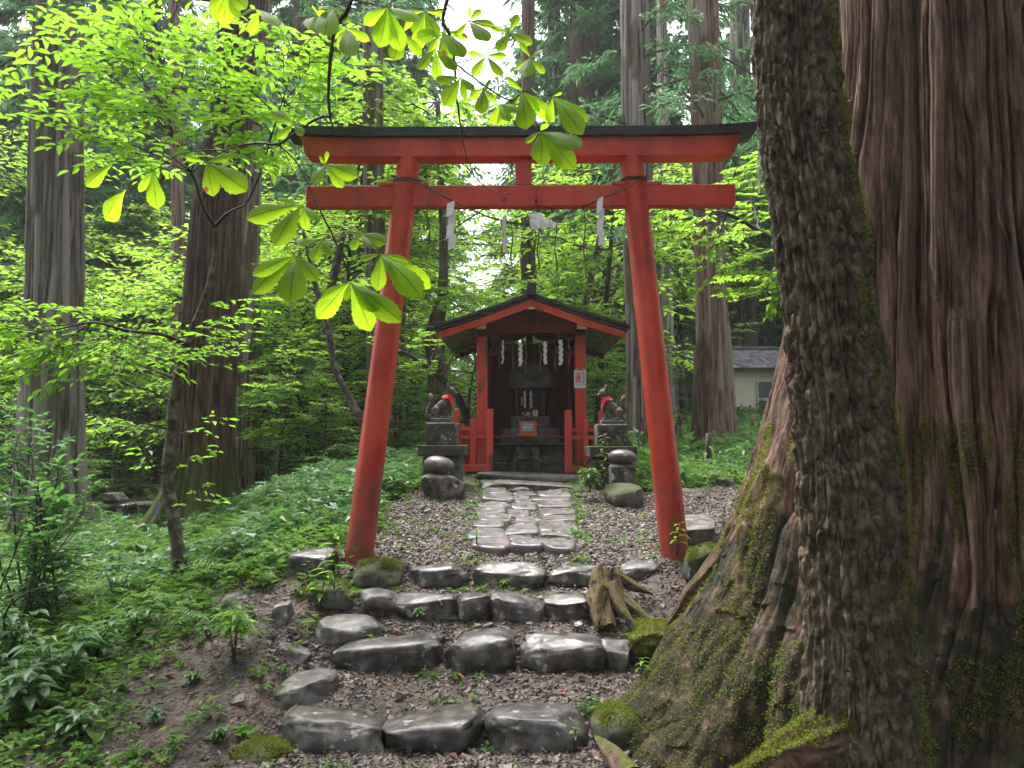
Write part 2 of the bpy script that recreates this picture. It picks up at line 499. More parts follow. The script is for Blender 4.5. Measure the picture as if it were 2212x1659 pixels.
def trunk(mb, pts, rad, nseg=32, K=20, amp=.05, seed=0, nz=60, flare=0.0, flare_h=.5, lobes=5, moss_h=None):
    pts = np.array(pts, float); rad = np.array(rad, float)
    t = np.linspace(0, 1, nz); ts = np.linspace(0, 1, len(pts))
    seg = np.concatenate([[0], np.cumsum(np.linalg.norm(np.diff(pts, axis=0), axis=1))]); seg /= seg[-1]
    c = np.stack([np.interp(t ** 1.4, seg, pts[:, k]) for k in range(3)], 1); r = np.interp(t ** 1.4, seg, rad)
    th = np.arange(nseg) / nseg * 2 * math.pi
    TH, Z = np.meshgrid(th, c[:, 2]); R = np.repeat(r[:, None], nseg, 1); Zr = Z - pts[0][2]
    u = TH / (2 * math.pi) * K + 1.2 * vn(np.cos(TH) * 2, np.sin(TH) * 2, Z * .5, seed)
    cell = np.mod(np.floor(u), K); f = u - np.floor(u)
    hump = np.clip(1 - np.abs(2 * f - 1) ** 2.6, 0, 1) ** .7
    off = _h(cell, np.floor(Z * .9 + _h(cell, cell, cell, seed) * 9), cell, seed + 3)
    fl = flare * np.exp(-np.maximum(Zr, 0) / flare_h) * (1 + .45 * np.cos(TH * lobes + seed) + .3 * np.cos(TH * 2 + seed * 2))
    R = R * (1 + amp * 1.7 * (hump * (.5 + .6 * off) - .4) + .05 * fbm(np.cos(TH), np.sin(TH), Z * .6, seed + 5, 3) + fl)
    V = np.stack([c[:, 0][:, None] + R * np.cos(TH), c[:, 1][:, None] + R * np.sin(TH), Z], -1)
    kw = {}
    if moss_h is not None:
        kw['moss'] = (np.clip(1 - Zr / moss_h, 0, 1) * 1.0 + .0).ravel()
    kw['streak'] = smooth(.45, .8, off + .25 * vn(np.cos(TH) * 2, np.sin(TH) * 2, Z * .3, seed + 9)).ravel()
    mb.grid(V.reshape(-1, 3), nseg, nz, wrap_u=True, **kw)

def boulder(mb, c, size, seed=0, e=.55, n=28, rough=.12, facets=True, nf=9, flim=(.74, .95)):
    """rounded block: superellipsoid with broad dents and fine pits"""
    th = np.arange(2 * n) / (2 * n) * 2 * math.pi; ph = np.linspace(-math.pi / 2, math.pi / 2, n)
    TH, PH = np.meshgrid(th, ph)
    sg = lambda q, w: np.sign(q) * np.abs(q) ** w
    x = sg(np.cos(PH), e) * sg(np.cos(TH), e); y = sg(np.cos(PH), e) * sg(np.sin(TH), e); z = sg(np.sin(PH), e)
    s_ = seed * 7.13
    rg = np.random.default_rng(seed + 17)
    if facets and rough > .04:                                  # worn facets
        for _ in range(nf):
            nrm = unit(rg.normal(0, 1, 3) * [1, 1, .7] + [0, 0, .15]); lim = rg.uniform(*flim)
            ex = np.maximum(x * nrm[0] + y * nrm[1] + z * nrm[2] - lim, 0) * .8
            x, y, z = x - ex * nrm[0], y - ex * nrm[1], z - ex * nrm[2]
    d = 1 + rough * fbm(x * 1.3 + s_, y * 1.3, z * 1.3, seed, 3) * 2.2 + rough * .35 * fbm(x * 5 + s_, y * 5, z * 5, seed + 3, 4)
    tilt = vn(s_, 1.3, 2.2, 4) * .35
    X = x * d * size[0] / 2; Y = y * d * size[1] / 2; Z = z * (1 + (d - 1) * .5) * size[2] / 2 + X * tilt * .5
    if rough > .04:                                  # keep the measured width, depth and height
        X, Y, Z = [(q - (q.max() + q.min()) / 2) * s2 / (q.max() - q.min()) for q, s2 in ((X, size[0]), (Y, size[1]), (Z, size[2]))]
    mb.grid(np.stack([X + c[0], Y + c[1], Z + c[2]], -1).reshape(-1, 3), 2 * n, n, wrap_u=True)

def fuzz(mb, pts, nor, n, size, r=None):
    r = r or rng
    k = r.integers(0, len(pts), n); q = pts[k] + r.normal(0, .004, (n, 3)); d = nor[k] + r.normal(0, .6, (n, 3)) + [0, 0, -.1]
    cards(mb, q, d, r.normal(0, 1, (n, 3)), size * r.uniform(.5, 1.4, n), size * .35, fold=.1, droop=.3)

def slab(mb, c, size, seed, slope=.12, n=56, rings=14):
    """flat flagstone with an irregular rounded-quad outline, its top following the slope of the path"""
    rg = np.random.default_rng(seed)
    th = np.arange(n) / n * 2 * math.pi
    cs, sn = np.cos(th), np.sin(th)
    e = rg.uniform(.3, .5)
    ox = np.sign(cs) * np.abs(cs) ** e; oy = np.sign(sn) * np.abs(sn) ** e
    k1, k2 = rg.normal(0, .10), rg.normal(0, .16)
    ox, oy = ox * (1 + k1 * oy) , oy * (1 + k2 * ox)
    f = 1 + .05 * vn(cs * 2 + seed, sn * 2, 0, 5) + .025 * vn(cs * 6 + seed, sn * 6, 0, 6)
    ox, oy = ox * f, oy * f
    rr = np.concatenate([np.linspace(0.02, .86, rings - 5), [.92, .97, 1.0, 1.0, .97]])
    zz = np.concatenate([np.zeros(rings - 5), [-.05, -.16, -.42, -.75, -1.0]])
    X = rr[:, None] * ox[None] * size[0] / 2; Y = rr[:, None] * oy[None] * size[1] / 2
    Z = zz[:, None] * size[2] + .016 * fbm((X + seed) * 7, Y * 7, 0, 7, 3) + .006 * fbm((X + seed) * 30, Y * 30, 0, 8, 2) + Y * slope + X * rg.normal(0, .03)
    V = np.stack([X + c[0], Y + c[1], Z + c[2]], -1)[::-1]
    mb.grid(V.reshape(-1, 3), n, len(rr), wrap_u=True)
    mb.add(V[-1], [list(range(n))])

# ------------------------------------------------------------------ materials
G1 = (.12, .25, .03)
M = {}
M['red'] = surf_mat('vermilion_paint', [(.40, .030, .015), (.54, .048, .022), (.60, .075, .036)], scale=4, stretch=(1, 1, .5), rough=.5, rough_lo=.3, bump=.25, bump_scale=30, bump_dist=.004,
                    attr_mix=('dirt', (.16, .06, .045)), lichen=((.25, .05, .035), 2.5, .64))
M['red_old'] = surf_mat('faded_red_paint', [(.46, .042, .028), (.58, .075, .05)], scale=5, stretch=(1, 1, .3), rough=.6, bump=.12, bump_scale=40, bump_dist=.003, lichen=((.2, .03, .025), 6, .62))
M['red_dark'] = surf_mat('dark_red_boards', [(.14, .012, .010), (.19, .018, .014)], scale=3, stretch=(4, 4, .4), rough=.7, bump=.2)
M['black'] = surf_mat('black_roof_metal', [(.012, .013, .018), (.028, .03, .04)], scale=6, rough=.45, rough_lo=.3, bump=.1, bump_dist=.004)
M['cream'] = surf_mat('cream_paint', [(.7, .48, .3), (.78, .56, .38)], scale=8, rough=.7, bump=.05)
M['sheath'] = surf_mat('weathered_boards', [(.16, .13, .09), (.36, .32, .22), (.5, .45, .33)], scale=5, stretch=(9, .5, 9), rough=.9, bump=.4, lichen=((.12, .15, .05), 5, .6))
M['stone'] = surf_mat('wet_step_stone', [(.016, .013, .012), (.045, .039, .037), (.12, .108, .10)], scale=11, rough=.6, rough_lo=.33, bump=.5, bump_scale=26, bump_dist=.008, coat=.12, lichen=((.27, .26, .24), 14, .63), moss=(.05, .055, .012), moss_amt=.40, moss_scale=6, spec=.6)
M['stone_mossy'] = surf_mat('mossy_stone', [(.05, .045, .04), (.12, .11, .1)], scale=7, rough=.8, bump=.6, bump_scale=24, bump_dist=.01, moss=(.05, .058, .012), moss_amt=.46, moss_up=True, moss_scale=9, lichen=((.2, .19, .17), 12, .64))
M['stone_dry'] = surf_mat('pale_rough_stone', [(.035, .03, .028), (.10, .09, .085), (.19, .175, .165)], scale=9, rough=.7, rough_lo=.4, bump=.6, bump_scale=22, bump_dist=.008, moss=(.09, .11, .02), moss_amt=.36, moss_scale=4)
M['path'] = surf_mat('wet_flagstone', [(.032, .029, .03), (.068, .062, .064), (.11, .1, .1)], scale=6, rough=.65, rough_lo=.36, coat=.12, bump=.4, bump_scale=18, bump_dist=.006, moss=(.1, .12, .02), moss_amt=.3, moss_scale=5, spec=.6)
M['path_red'] = surf_mat('reddish_flagstone', [(.045, .034, .032), (.09, .066, .062)], scale=6, rough=.65, rough_lo=.36, coat=.12, bump=.4, bump_scale=18, bump_dist=.006, spec=.6)
M['carved'] = surf_mat('carved_grey_stone', [(.025, .023, .02), (.08, .074, .068), (.19, .18, .165)], scale=9, rough=.9, bump=.6, bump_scale=40, bump_dist=.006, lichen=((.4, .4, .37), 12, .63), moss=(.09, .1, .02), moss_amt=.3, moss_scale=6)
M['carved_moss'] = surf_mat('mossy_grey_stone', [(.035, .034, .032), (.09, .085, .08)], scale=9, rough=.9, bump=.6, bump_scale=40, bump_dist=.006, moss=(.06, .075, .014), moss_amt=.46, moss_up=True, moss_scale=9, lichen=((.3, .3, .27), 14, .66))
M['egg'] = surf_mat('smooth_river_stone', [(.06, .05, .05), (.11, .095, .095)], scale=8, rough=.5, rough_lo=.35, bump=.15, bump_scale=40, lichen=((.35, .33, .32), 14, .64))
M['fox'] = surf_mat('brown_stone_fox', [(.06, .045, .04), (.15, .118, .105)], scale=14, rough=.85, bump=.4, bump_scale=80, bump_dist=.003, lichen=((.33, .3, .28), 22, .68))
M['bib'] = surf_mat('red_cloth', [(.6, .01, .025), (.75, .02, .04)], scale=8, rough=.8, bump=.2, bump_scale=30)
M['sooty_stone'] = surf_mat('sooty_dark_stone', [(.014, .013, .013), (.03, .03, .028)], scale=8, rough=.9, bump=.4, bump_scale=30)
M['dark_stone'] = surf_mat('dark_granite', [(.05, .05, .055), (.11, .11, .12), (.16, .16, .17)], scale=10, rough=.9, bump=.5, bump_scale=40, bump_dist=.005)
M['rope'] = surf_mat('straw_rope', [(.07, .055, .035), (.16, .13, .08)], scale=40, rough=.95, bump=.5)
M['paper'] = surf_mat('white_paper', [(.72, .72, .78), (.8, .8, .84)], scale=20, rough=.8, bump=.05)
M['sign_white'] = surf_mat('white_card', [(.62, .66, .82), (.68, .71, .86)], scale=20, rough=.5, bump=0)
M['ink_blue'] = surf_mat('blue_ink', [(.03, .06, .35), (.03, .06, .35)], rough=.6, bump=0)
M['ink_grey'] = surf_mat('grey_ink', [(.12, .14, .26), (.12, .14, .26)], rough=.6, bump=0)
M['pink'] = surf_mat('pink_print', [(.72, .3, .4), (.75, .33, .42)], rough=.6, bump=0)
M['seal'] = surf_mat('red_seal_print', [(.7, .1, .12), (.72, .14, .14)], rough=.6, bump=0)
M['box'] = surf_mat('orange_wood', [(.42, .11, .025), (.55, .17, .05)], scale=6, stretch=(.6, 4, 6), rough=.5, bump=.1)
M['iron'] = surf_mat('black_iron', [(.02, .02, .022), (.04, .04, .045)], rough=.5, bump=.1)
M['ochre'] = surf_mat('straw_ochre', [(.5, .32, .12), (.6, .42, .2)], rough=.8, bump=.2)
M['wall'] = surf_mat('cream_plaster', [(.78, .67, .52), (.85, .75, .6)], scale=2, rough=.9, bump=.1, world_co=False)
M['hut_roof'] = surf_mat('grey_shingle', [(.24, .22, .26), (.42, .39, .45)], scale=5, rough=.5, rough_lo=.3, bump=.3, island=True)
M['alu'] = surf_mat('grey_window_frame', [(.5, .52, .56), (.6, .62, .66)], rough=.5, bump=0)
M['glass'] = surf_mat('dark_window_glass', [(.02, .03, .03), (.03, .045, .045)], rough=.12, bump=0)
M['hut_wood'] = surf_mat('tan_soffit_wood', [(.3, .19, .1), (.38, .25, .14)], scale=5, rough=.8, bump=.2)
M['log'] = surf_mat('peeled_log', [(.07, .045, .035), (.14, .09, .07), (.22, .15, .12)], scale=6, stretch=(4, 4, .6), rough=.9, bump=.6, moss=(.08, .1, .02), moss_amt=.32)
M['cedar'] = surf_mat('cedar_bark', [(.024, .010, .006), (.092, .042, .026), (.18, .10, .068), (.26, .17, .125)], scale=10, stretch=(2.2, 2.2, .3), rough=.85, bump=.9, bump_scale=26, bump_dist=.02, moss=(.026, .026, .009), moss_attr='moss', moss_scale=9, attr_mix=('tone', (.25, .165, .12)))  # dark moss colour doubles as painted shade on the trunk base
M['rough_bark'] = surf_mat('plated_bark', [(.03, .022, .013), (.10, .076, .048), (.20, .162, .115)], scale=16, rough=.9, bump=1.0, bump_scale=45, bump_dist=.015, moss=(.07, .075, .014), moss_attr='moss', moss_scale=14, lichen=((.27, .26, .23), 20, .68))
M['bark_grey'] = surf_mat('grey_cedar_bark', [(.04, .026, .018), (.14, .095, .068), (.27, .205, .165)], scale=9, stretch=(3, 3, .22), rough=.9, bump=1.0, bump_scale=18, bump_dist=.04, moss=(.1, .13, .015), moss_attr='moss', attr_mix=('streak', (.36, .31, .3)))
M['bark_pale'] = surf_mat('pale_cedar_bark', [(.055, .042, .035), (.16, .125, .105), (.31, .265, .235)], scale=9, stretch=(3, 3, .16), rough=.9, bump=1.0, bump_scale=18, bump_dist=.04, moss=(.09, .11, .015), moss_attr='moss', attr_mix=('streak', (.40, .35, .33)))
M['bark_red'] = surf_mat('reddish_cedar_bark', [(.07, .03, .02), (.21, .105, .072), (.34, .21, .16)], scale=9, stretch=(3, 3, .22), rough=.9, bump=1.0, bump_scale=18, bump_dist=.04, moss=(.1, .12, .015), moss_attr='moss', attr_mix=('streak', (.33, .25, .22)))
M['bark_dark'] = surf_mat('dark_conifer_bark', [(.026, .014, .009), (.092, .054, .038), (.18, .115, .085)], scale=9, stretch=(3, 3, .25), rough=.9, bump=1.0, bump_scale=18, bump_dist=.04, moss=(.07, .09, .012), moss_attr='moss')
M['bark_smooth'] = surf_mat('mottled_smooth_bark', [(.028, .021, .017), (.075, .056, .046), (.2, .165, .145)], scale=12, rough=.8, bump=.4, bump_scale=40, bump_dist=.006)
M['twig'] = surf_mat('dark_twig', [(.012, .009, .008), (.03, .022, .018)], scale=20, rough=.7, bump=.3)
M['moss'] = surf_mat('moss_mat', [(.05, .06, .01), (.11, .12, .02), (.17, .17, .035)], scale=10, rough=.95, bump=1.0, bump_scale=80, bump_dist=.02)
M['root'] = surf_mat('brown_root', [(.07, .04, .025), (.17, .1, .065), (.24, .16, .11)], scale=8, stretch=(1, 3, 3), rough=.85, bump=.9, bump_scale=30, bump_dist=.02, moss=(.10, .10, .012), moss_amt=.40, moss_up=True, moss_scale=12)
M['leaf_lit'] = leaf_mat('bright_sapling_leaf', [(.07, .19, .012), (.11, .26, .02), (.16, .33, .03)], (.4, .75, .05), t_amt=.55, rough=.35)
M['leaf_chest'] = leaf_mat('large_ribbed_leaf', [(.055, .15, .012), (.08, .19, .015), (.10, .19, .015)], (.50, .80, .02), t_amt=.80, rough=.5, veins=True, spec=.2)
M['moss_blade'] = leaf_mat('moss_blades', [(.07, .10, .012), (.14, .17, .02), (.22, .24, .04)], (.36, .45, .05), t_amt=.35, rough=.8, spec=.1)
M['leaf_maple'] = leaf_mat('maple_leaf', [(.08, .19, .02), (.13, .28, .03), (.19, .36, .04)], (.5, .82, .08), t_amt=.52, rough=.35)
M['leaf_mid'] = leaf_mat('undergrowth_leaf', [(.06, .16, .03), (.10, .23, .04), (.16, .31, .05)], (.4, .7, .1), t_amt=.48, rough=.38)
M['needle'] = leaf_mat('cedar_needle', [(.045, .12, .055), (.07, .16, .07), (.1, .2, .08)], (.18, .4, .16), t_amt=.4, rough=.5)
M['leaf_shrub'] = leaf_mat('shrub_leaf', [(.035, .11, .03), (.055, .15, .04), (.09, .2, .05)], (.22, .5, .1), t_amt=.38, rough=.38)
M['weed'] = leaf_mat('ground_weed_leaf', [(.045, .11, .022), (.08, .17, .035), (.13, .23, .045)], (.24, .46, .07), t_amt=.38, rough=.35, brown=.02)
M['fern'] = leaf_mat('fern_leaf', [(.04, .1, .03), (.07, .16, .05)], (.2, .45, .1), t_amt=.35, rough=.35)
M['fern_light'] = leaf_mat('feathery_fern', [(.08, .2, .04), (.12, .26, .06), (.16, .3, .07)], (.35, .62, .14), t_amt=.42, rough=.4)
M['litter_dark'] = surf_mat('wet_leaf_litter', [(.02, .012, .008), (.06, .034, .022)], scale=3, rough=.5, bump=0, island=True)
M['litter'] = surf_mat('dry_brown_leaf', [(.12, .04, .02), (.3, .11, .05)], scale=3, rough=.7, bump=0, island=True)
M['ivy'] = leaf_mat('ivy_leaf', [(.02, .08, .015), (.03, .12, .025)], (.08, .3, .05), t_amt=.25, rough=.35)
M['pebble'] = surf_mat('gravel_chip', [(.072, .055, .046), (.145, .115, .10)], scale=9, rough=.6, bump=.0, island=True)

def ground_mat():
    m, nt = new_mat('forest_floor'); L = nt.links
    out = N(nt, 'ShaderNodeOutputMaterial'); bs = N(nt, 'ShaderNodeBsdfPrincipled'); L.new(bs.outputs[0], out.inputs[0])
    ge = N(nt, 'ShaderNodeNewGeometry')
    n1 = N(nt, 'ShaderNodeTexNoise'); n1.inputs['Scale'].default_value = 3; n1.inputs['Detail'].default_value = 10; n1.inputs['Roughness'].default_value = .7
    L.new(ge.outputs['Position'], n1.inputs[0])
    soil = ramp(nt, n1.outputs[0], [(.38, (.016, .009, .006)), (.5, (.042, .025, .017)), (.62, (.09, .056, .04))])
    vo = N(nt, 'ShaderNodeTexVoronoi'); vo.inputs['Scale'].default_value = 48; L.new(ge.outputs['Position'], vo.inputs[0])
    sx = N(nt, 'ShaderNodeSeparateColor'); L.new(vo.outputs['Color'], sx.inputs[0])
    gr = ramp(nt, sx.outputs[0], [(0, (.045, .032, .026)), (.5, (.10, .075, .065)), (1, (.19, .15, .135))])
    a1 = N(nt, 'ShaderNodeAttribute'); a1.attribute_name = 'gravel'
    f = math_(nt, 'MULTIPLY', a1.outputs['Fac'], ramp(nt, n1.outputs[0], [(.35, (.4, .4, .4)), (.6, (1, 1, 1))]).outputs[0])
    col = mixc(nt, f, soil.outputs[0], gr.outputs[0])
    a2 = N(nt, 'ShaderNodeAttribute'); a2.attribute_name = 'green'
    n2 = N(nt, 'ShaderNodeTexNoise'); n2.inputs['Scale'].default_value = 14; n2.inputs['Detail'].default_value = 8; n2.inputs['Roughness'].default_value = .75
    L.new(ge.outputs['Position'], n2.inputs[0])
    gc = ramp(nt, n2.outputs[0], [(.35, (.02, .035, .008)), (.55, (.06, .11, .02)), (.7, (.12, .2, .04))])
    col = mixc(nt, math_(nt, 'MULTIPLY', a2.outputs['Fac'], .85), col, gc.outputs[0])
    L.new(col, bs.inputs['Base Color'])
    rr = ramp(nt, n2.outputs[0], [(.4, (.45,) * 3), (.6, (.9,) * 3)]); L.new(rr.outputs[0], bs.inputs['Roughness'])
    bp = N(nt, 'ShaderNodeBump'); bp.inputs['Strength'].default_value = .8; bp.inputs['Distance'].default_value = .02
    n3 = N(nt, 'ShaderNodeTexNoise'); n3.inputs['Scale'].default_value = 30; n3.inputs['Detail'].default_value = 8; L.new(ge.outputs['Position'], n3.inputs[0])
    hh = math_(nt, 'ADD', n3.outputs[0], math_(nt, 'MULTIPLY', vo.outputs['Distance'], -.8))
    L.new(hh, bp.inputs['Height']); L.new(bp.outputs[0], bs.inputs['Normal'])
    return m
M['ground'] = ground_mat()

# ------------------------------------------------------------------ ground
def gravel_mask(x, y):
    """1 on the shrine forecourt, the terraces of the steps and the side path"""
    e = .22 * vn(x * 2.2, y * 2.2, 0, 21) + .1 * vn(x * 7, y * 7, 0, 22)
    court = smooth(-1.3, -.95, x + e) * (1 - smooth(1.5, 1.85, x + e)) * smooth(5.1, 5.3, y) * (1 - smooth(7.6, 8.0, y + e))
    terr = smooth(-1.3, -1.05, x + e * .5) * (1 - smooth(.6, .9, x + e * .5)) * smooth(3.1, 3.4, y) * (1 - smooth(5.1, 5.3, y)) * np.clip(.4 + .9 * vn(x * 1.7, y * 2.5, 0, 24), .15, 1)
    low = smooth(-1.6, -1.2, x + e) * (1 - smooth(.9, 1.2, x)) * (1 - smooth(3.5, 3.8, y)) * .8
    cyl = 6.9 + .25 * (x - 1.5)
    side = smooth(1.2, 1.6, x) * (1 - smooth(6.5, 8, x)) * smooth(-1.1, -.75, y - cyl + e) * (1 - smooth(.65, 1.0, y - cyl + e)) * .9
    return np.clip(np.maximum.reduce([court, terr, low, side]), 0, 1)
def veg_mask(x, y):
    g = gravel_mask(x, y)
    bare = smooth(-2.5, -1.6, x + .5 * vn(x * 1.1, y * 1.1, 3, 31)) * (1 - smooth(4.9, 5.6, y + .3 * vn(x, y, 0, 33)))
    bare = np.maximum(bare, smooth(.3, .6, x) * (1 - smooth(5.2, 5.6, y)))
    v = (1 - np.clip(g * 1.6, 0, 1)) * (1 - bare * .85)
    return v * np.clip(.75 + .6 * vn(x * .9, y * .9, 0, 35), .15, 1)

def build_ground():
    def axis(stops):
        out = []
        for a, b, n in stops: out.append(np.linspace(a, b, n, endpoint=False))
        return np.concatenate(out)
    xs = axis([(-160, -30, 40), (-30, -8, 70), (-8, -3, 110), (-3, 3, 300), (3, 8, 90), (8, 30, 60), (30, 161, 40)])
    ys = axis([(-12, 2.2, 40), (2.2, 6, 320), (6, 10, 160), (10, 20, 120), (20, 60, 100), (60, 180, 60)])
    X, Y = np.meshgrid(xs, ys)
    Z = H(X, Y)
    near = 1 - smooth(9, 16, Y)
    Z = Z + near * (fbm(X * 9, Y * 9, 0, 41, 3) * .022 + fbm(X * 30, Y * 30, 0, 45, 2) * .007)
    mb = MB()
    mb.grid(np.stack([X, Y, Z], -1).reshape(-1, 3), len(xs), len(ys), gravel=gravel_mask(X, Y).ravel(), green=(np.clip(veg_mask(X, Y) * 1.3 - .15, 0, 1) * (1 - .8 * smooth(0, .6, 1 - np.abs((X + 6.5) / 5)) * smooth(11, 13, Y) * (1 - smooth(22, 28, Y)))).ravel())
    o = mb.build('ground', M['ground'], at=(0, 0, 0), smooth_=True)
    tag(o, kind='structure')
build_ground()
# ------------------------------------------------------------------ gate
def text_mesh(body, size, at, mat, name, parent, depth=.0008, vertical=False):
    cu = bpy.data.curves.new('lettering', 'FONT')
    cu.body = '\n'.join(body) if vertical else body
    cu.size = size; cu.extrude = depth; cu.align_x = 'CENTER'; cu.align_y = 'CENTER'
    if vertical: cu.space_line = .82
    tmp = bpy.data.objects.new('lettering', cu); C.objects.link(tmp)
    bpy.context.view_layer.update()
    dg = bpy.context.evaluated_depsgraph_get()
    me = bpy.data.meshes.new_from_object(tmp.evaluated_get(dg))
    bpy.data.objects.remove(tmp)
    me.transform(Matrix.Rotation(math.pi / 2, 4, 'X'))
    me.materials.clear(); me.materials.append(mat)
    o = bpy.data.objects.new(name, me); C.objects.link(o); o.parent = parent
    o.location = Vector([float(q) for q in at]) - parent_world(parent)
    return o

TY = 5.5
def build_gate():
    t = thing('torii_gate', 'large vermilion torii gate with black top rail over the gravel path', 'gate', (0, TY, .66))
    zb = .56
    for nm, xb, xt, lab in (('left', -1.186, -.849, 0), ('right', 1.125, .84, 1)):
        z = np.linspace(zb, 3.64, 60); f = (z - .66) / 2.98
        c = np.stack([xb + (xt - xb) * f, np.full(60, TY), z], 1)
        mb = MB(); r = .104 - .016 * f
        th = np.arange(40) / 40 * 2 * math.pi
        V = np.stack([c[:, 0][:, None] + r[:, None] * np.cos(th) * 1.0, c[:, 1][:, None] + r[:, None] * np.sin(th), np.repeat(z[:, None], 40, 1)], -1)
        dirt = smooth(.75, 0, (z[:, None] - .66) + .12 * vn(np.cos(th)[None] * 2, np.sin(th)[None] * 2, z[:, None] * 3, 5)) * .45
        dirt = dirt + .4 * smooth(.25, .4, vn(np.cos(th)[None] * 2, np.sin(th)[None] * 2, z[:, None] * 7, 8)) * (z[:, None] < 1.15)
        mb.grid(V.reshape(-1, 3), 40, 60, wrap_u=True, dirt=np.broadcast_to(dirt, V.shape[:2]).ravel())
        mb.build('pillar', M['red'], t, smooth_=True)
    # tie beam
    mb = MB(); mb.box((-.005, TY, 3.335), (3.24, .085, .165), bev=.006); mb.build('tie_beam', M['red'], t)
    for xc in (-.885, .875):
        for s_ in (-1, 1):
            mb = MB(); mb.box((xc + s_ * .125, TY, 3.425), (.13, .1, .028), bev=.004); mb.build('wedge', M['red'], t)
    # red lintel, slightly lifted ends cut aslant
    def curved(x0, x1, z0, h, d, lift, slant, name, mat, top_peak=0):
        n = 41; xs = np.linspace(-1, 1, n)
        bend = lift * np.abs(xs) ** 8
        xm, hw = (x0 + x1) / 2, (x1 - x0) / 2
        rings = []
        for i, q in enumerate(xs):
            xt_ = xm + hw * q + (slant * np.sign(q) * abs(q) ** 30)
            xb_ = xm + hw * q - (slant * np.sign(q) * abs(q) ** 30) * 0
            zz = z0 + bend[i]
            rings += [(xb_, TY - d / 2, zz), (xb_, TY + d / 2, zz), (xt_, TY + d / 2 + .004, zz + h), (xt_, TY, zz + h + top_peak), (xt_, TY - d / 2 - .004, zz + h)]
        mb = MB(); V = np.array(rings)
        F = []
        for i in range(n - 1):
            for k in range(5):
                a, b = i * 5 + k, i * 5 + (k + 1) % 5
                F.append([a, a + 5, b + 5, b])
        F.append([0, 1, 2, 3, 4]); F.append([(n - 1) * 5 + k for k in (4, 3, 2, 1, 0)])
        mb.add(V, F); return mb.build(name, mat, t)
    curved(-1.62, 1.60, 3.628, .142, .17, .014, .045, 'red_lintel', M['red'])
    curved(-1.77, 1.76, 3.772, .066, .24, .032, .03, 'top_rail', M['black'], .02)
    mb = MB(); mb.box((.022, TY, 3.525), (.125, .075, .208), bev=.005); mb.build('central_strut', M['red'], t)
    for xc, zc in ((-.125, 3.34), (.115, 3.33)):
        b = MB(); b.box((xc, TY - .052, zc + .02), (.012, .018, .085), bev=.002); br = b.build('hook_bracket', M['red_old'], t)
        b = MB(); b.box((xc, TY - .056, zc - .035), (.014, .024, .03), bev=.003); b.build('hook', M['iron'], br)
    return t
build_gate()

def rope_path(px, n=60):
    p = np.array([P(u, v, y) for u, v, y in px]); s_ = np.linspace(0, 1, len(p)); q = np.linspace(0, 1, n)
    # smooth Catmull interpolation
    out = []
    for t in q:
        x = t * (len(p) - 1); i = min(int(x), len(p) - 2); f = x - i
        p0, p1, p2, p3 = p[max(i - 1, 0)], p[i], p[i + 1], p[min(i + 2, len(p) - 1)]
        out.append(.5 * (2 * p1 + (-p0 + p2) * f + (2 * p0 - 5 * p1 + 4 * p2 - p3) * f ** 2 + (-p0 + 3 * p1 - 3 * p2 + p3) * f ** 3))
    return np.array(out)
def twisted(mb, path, r, turns=None):
    L = np.linalg.norm(np.diff(path, axis=0), axis=1).sum()
    n = max(len(path) * 3, int(L / (r * 1.2)))
    q = np.linspace(0, len(path) - 1, n); i = np.minimum(q.astype(int), len(path) - 2)
    c = path[i] + (path[i + 1] - path[i]) * (q - i)[:, None]
    T = unit(np.gradient(c, axis=0)); A = unit(np.cross(T, [0.1, .2, 1.0])); B = np.cross(T, A)
    ph = np.linspace(0, L / (r * 7) * 2 * math.pi, n)
    for k in range(2):
        o = c + (A * np.cos(ph + k * math.pi)[:, None] + B * np.sin(ph + k * math.pi)[:, None]) * r * .5
        mb.tube(o, r * .62, 6)
FR = TY - .13
def build_gate_rope():
    t = thing('shimenawa_rope', 'thin straw rope looped round both torii pillars and sagging between them', 'rope', P(1120, 483, FR))
    mb = MB()
    twisted(mb, rope_path([(846, 379, FR + .03), (872, 387, FR - .02), (905, 397, FR), (950, 420, FR), (1000, 445, FR), (1060, 470, FR), (1125, 483, FR), (1190, 474, FR), (1250, 450, FR), (1310, 425, FR), (1360, 402, FR), (1398, 379, FR + .03)]), .007)
    for xc, z in ((-.868, 3.452), (.858, 3.455)):
        th = np.linspace(0, 2 * math.pi, 30)
        for dz in (0, .013):
            twisted(mb, np.stack([xc + .096 * np.cos(th), TY + .096 * np.sin(th), z + dz + .006 * np.sin(th)], 1), .006)
    mb.build('rope', M['rope'], t)
    for u, v0, v1 in ((925, 412, 540), (1085, 475, 560), (1105, 478, 600), (1155, 480, 600), (1162, 482, 585), (1200, 470, 590), (1262, 445, 590), (1322, 418, 500)):
        mb = MB(); y = FR
        pp = [P(u + 2.5 * math.sin(k * 1.3 + u), v0 + (v1 - v0) * k / 7, y) for k in range(8)]
        mb.tube(pp, .0035, 5); mb.tube(np.array(pp) + np.array([.006, 0, 0]) * np.linspace(0, 1.6, 8)[:, None], .0025, 5)
        mb.build('straw_strand', M['rope'], t)
build_gate_rope()
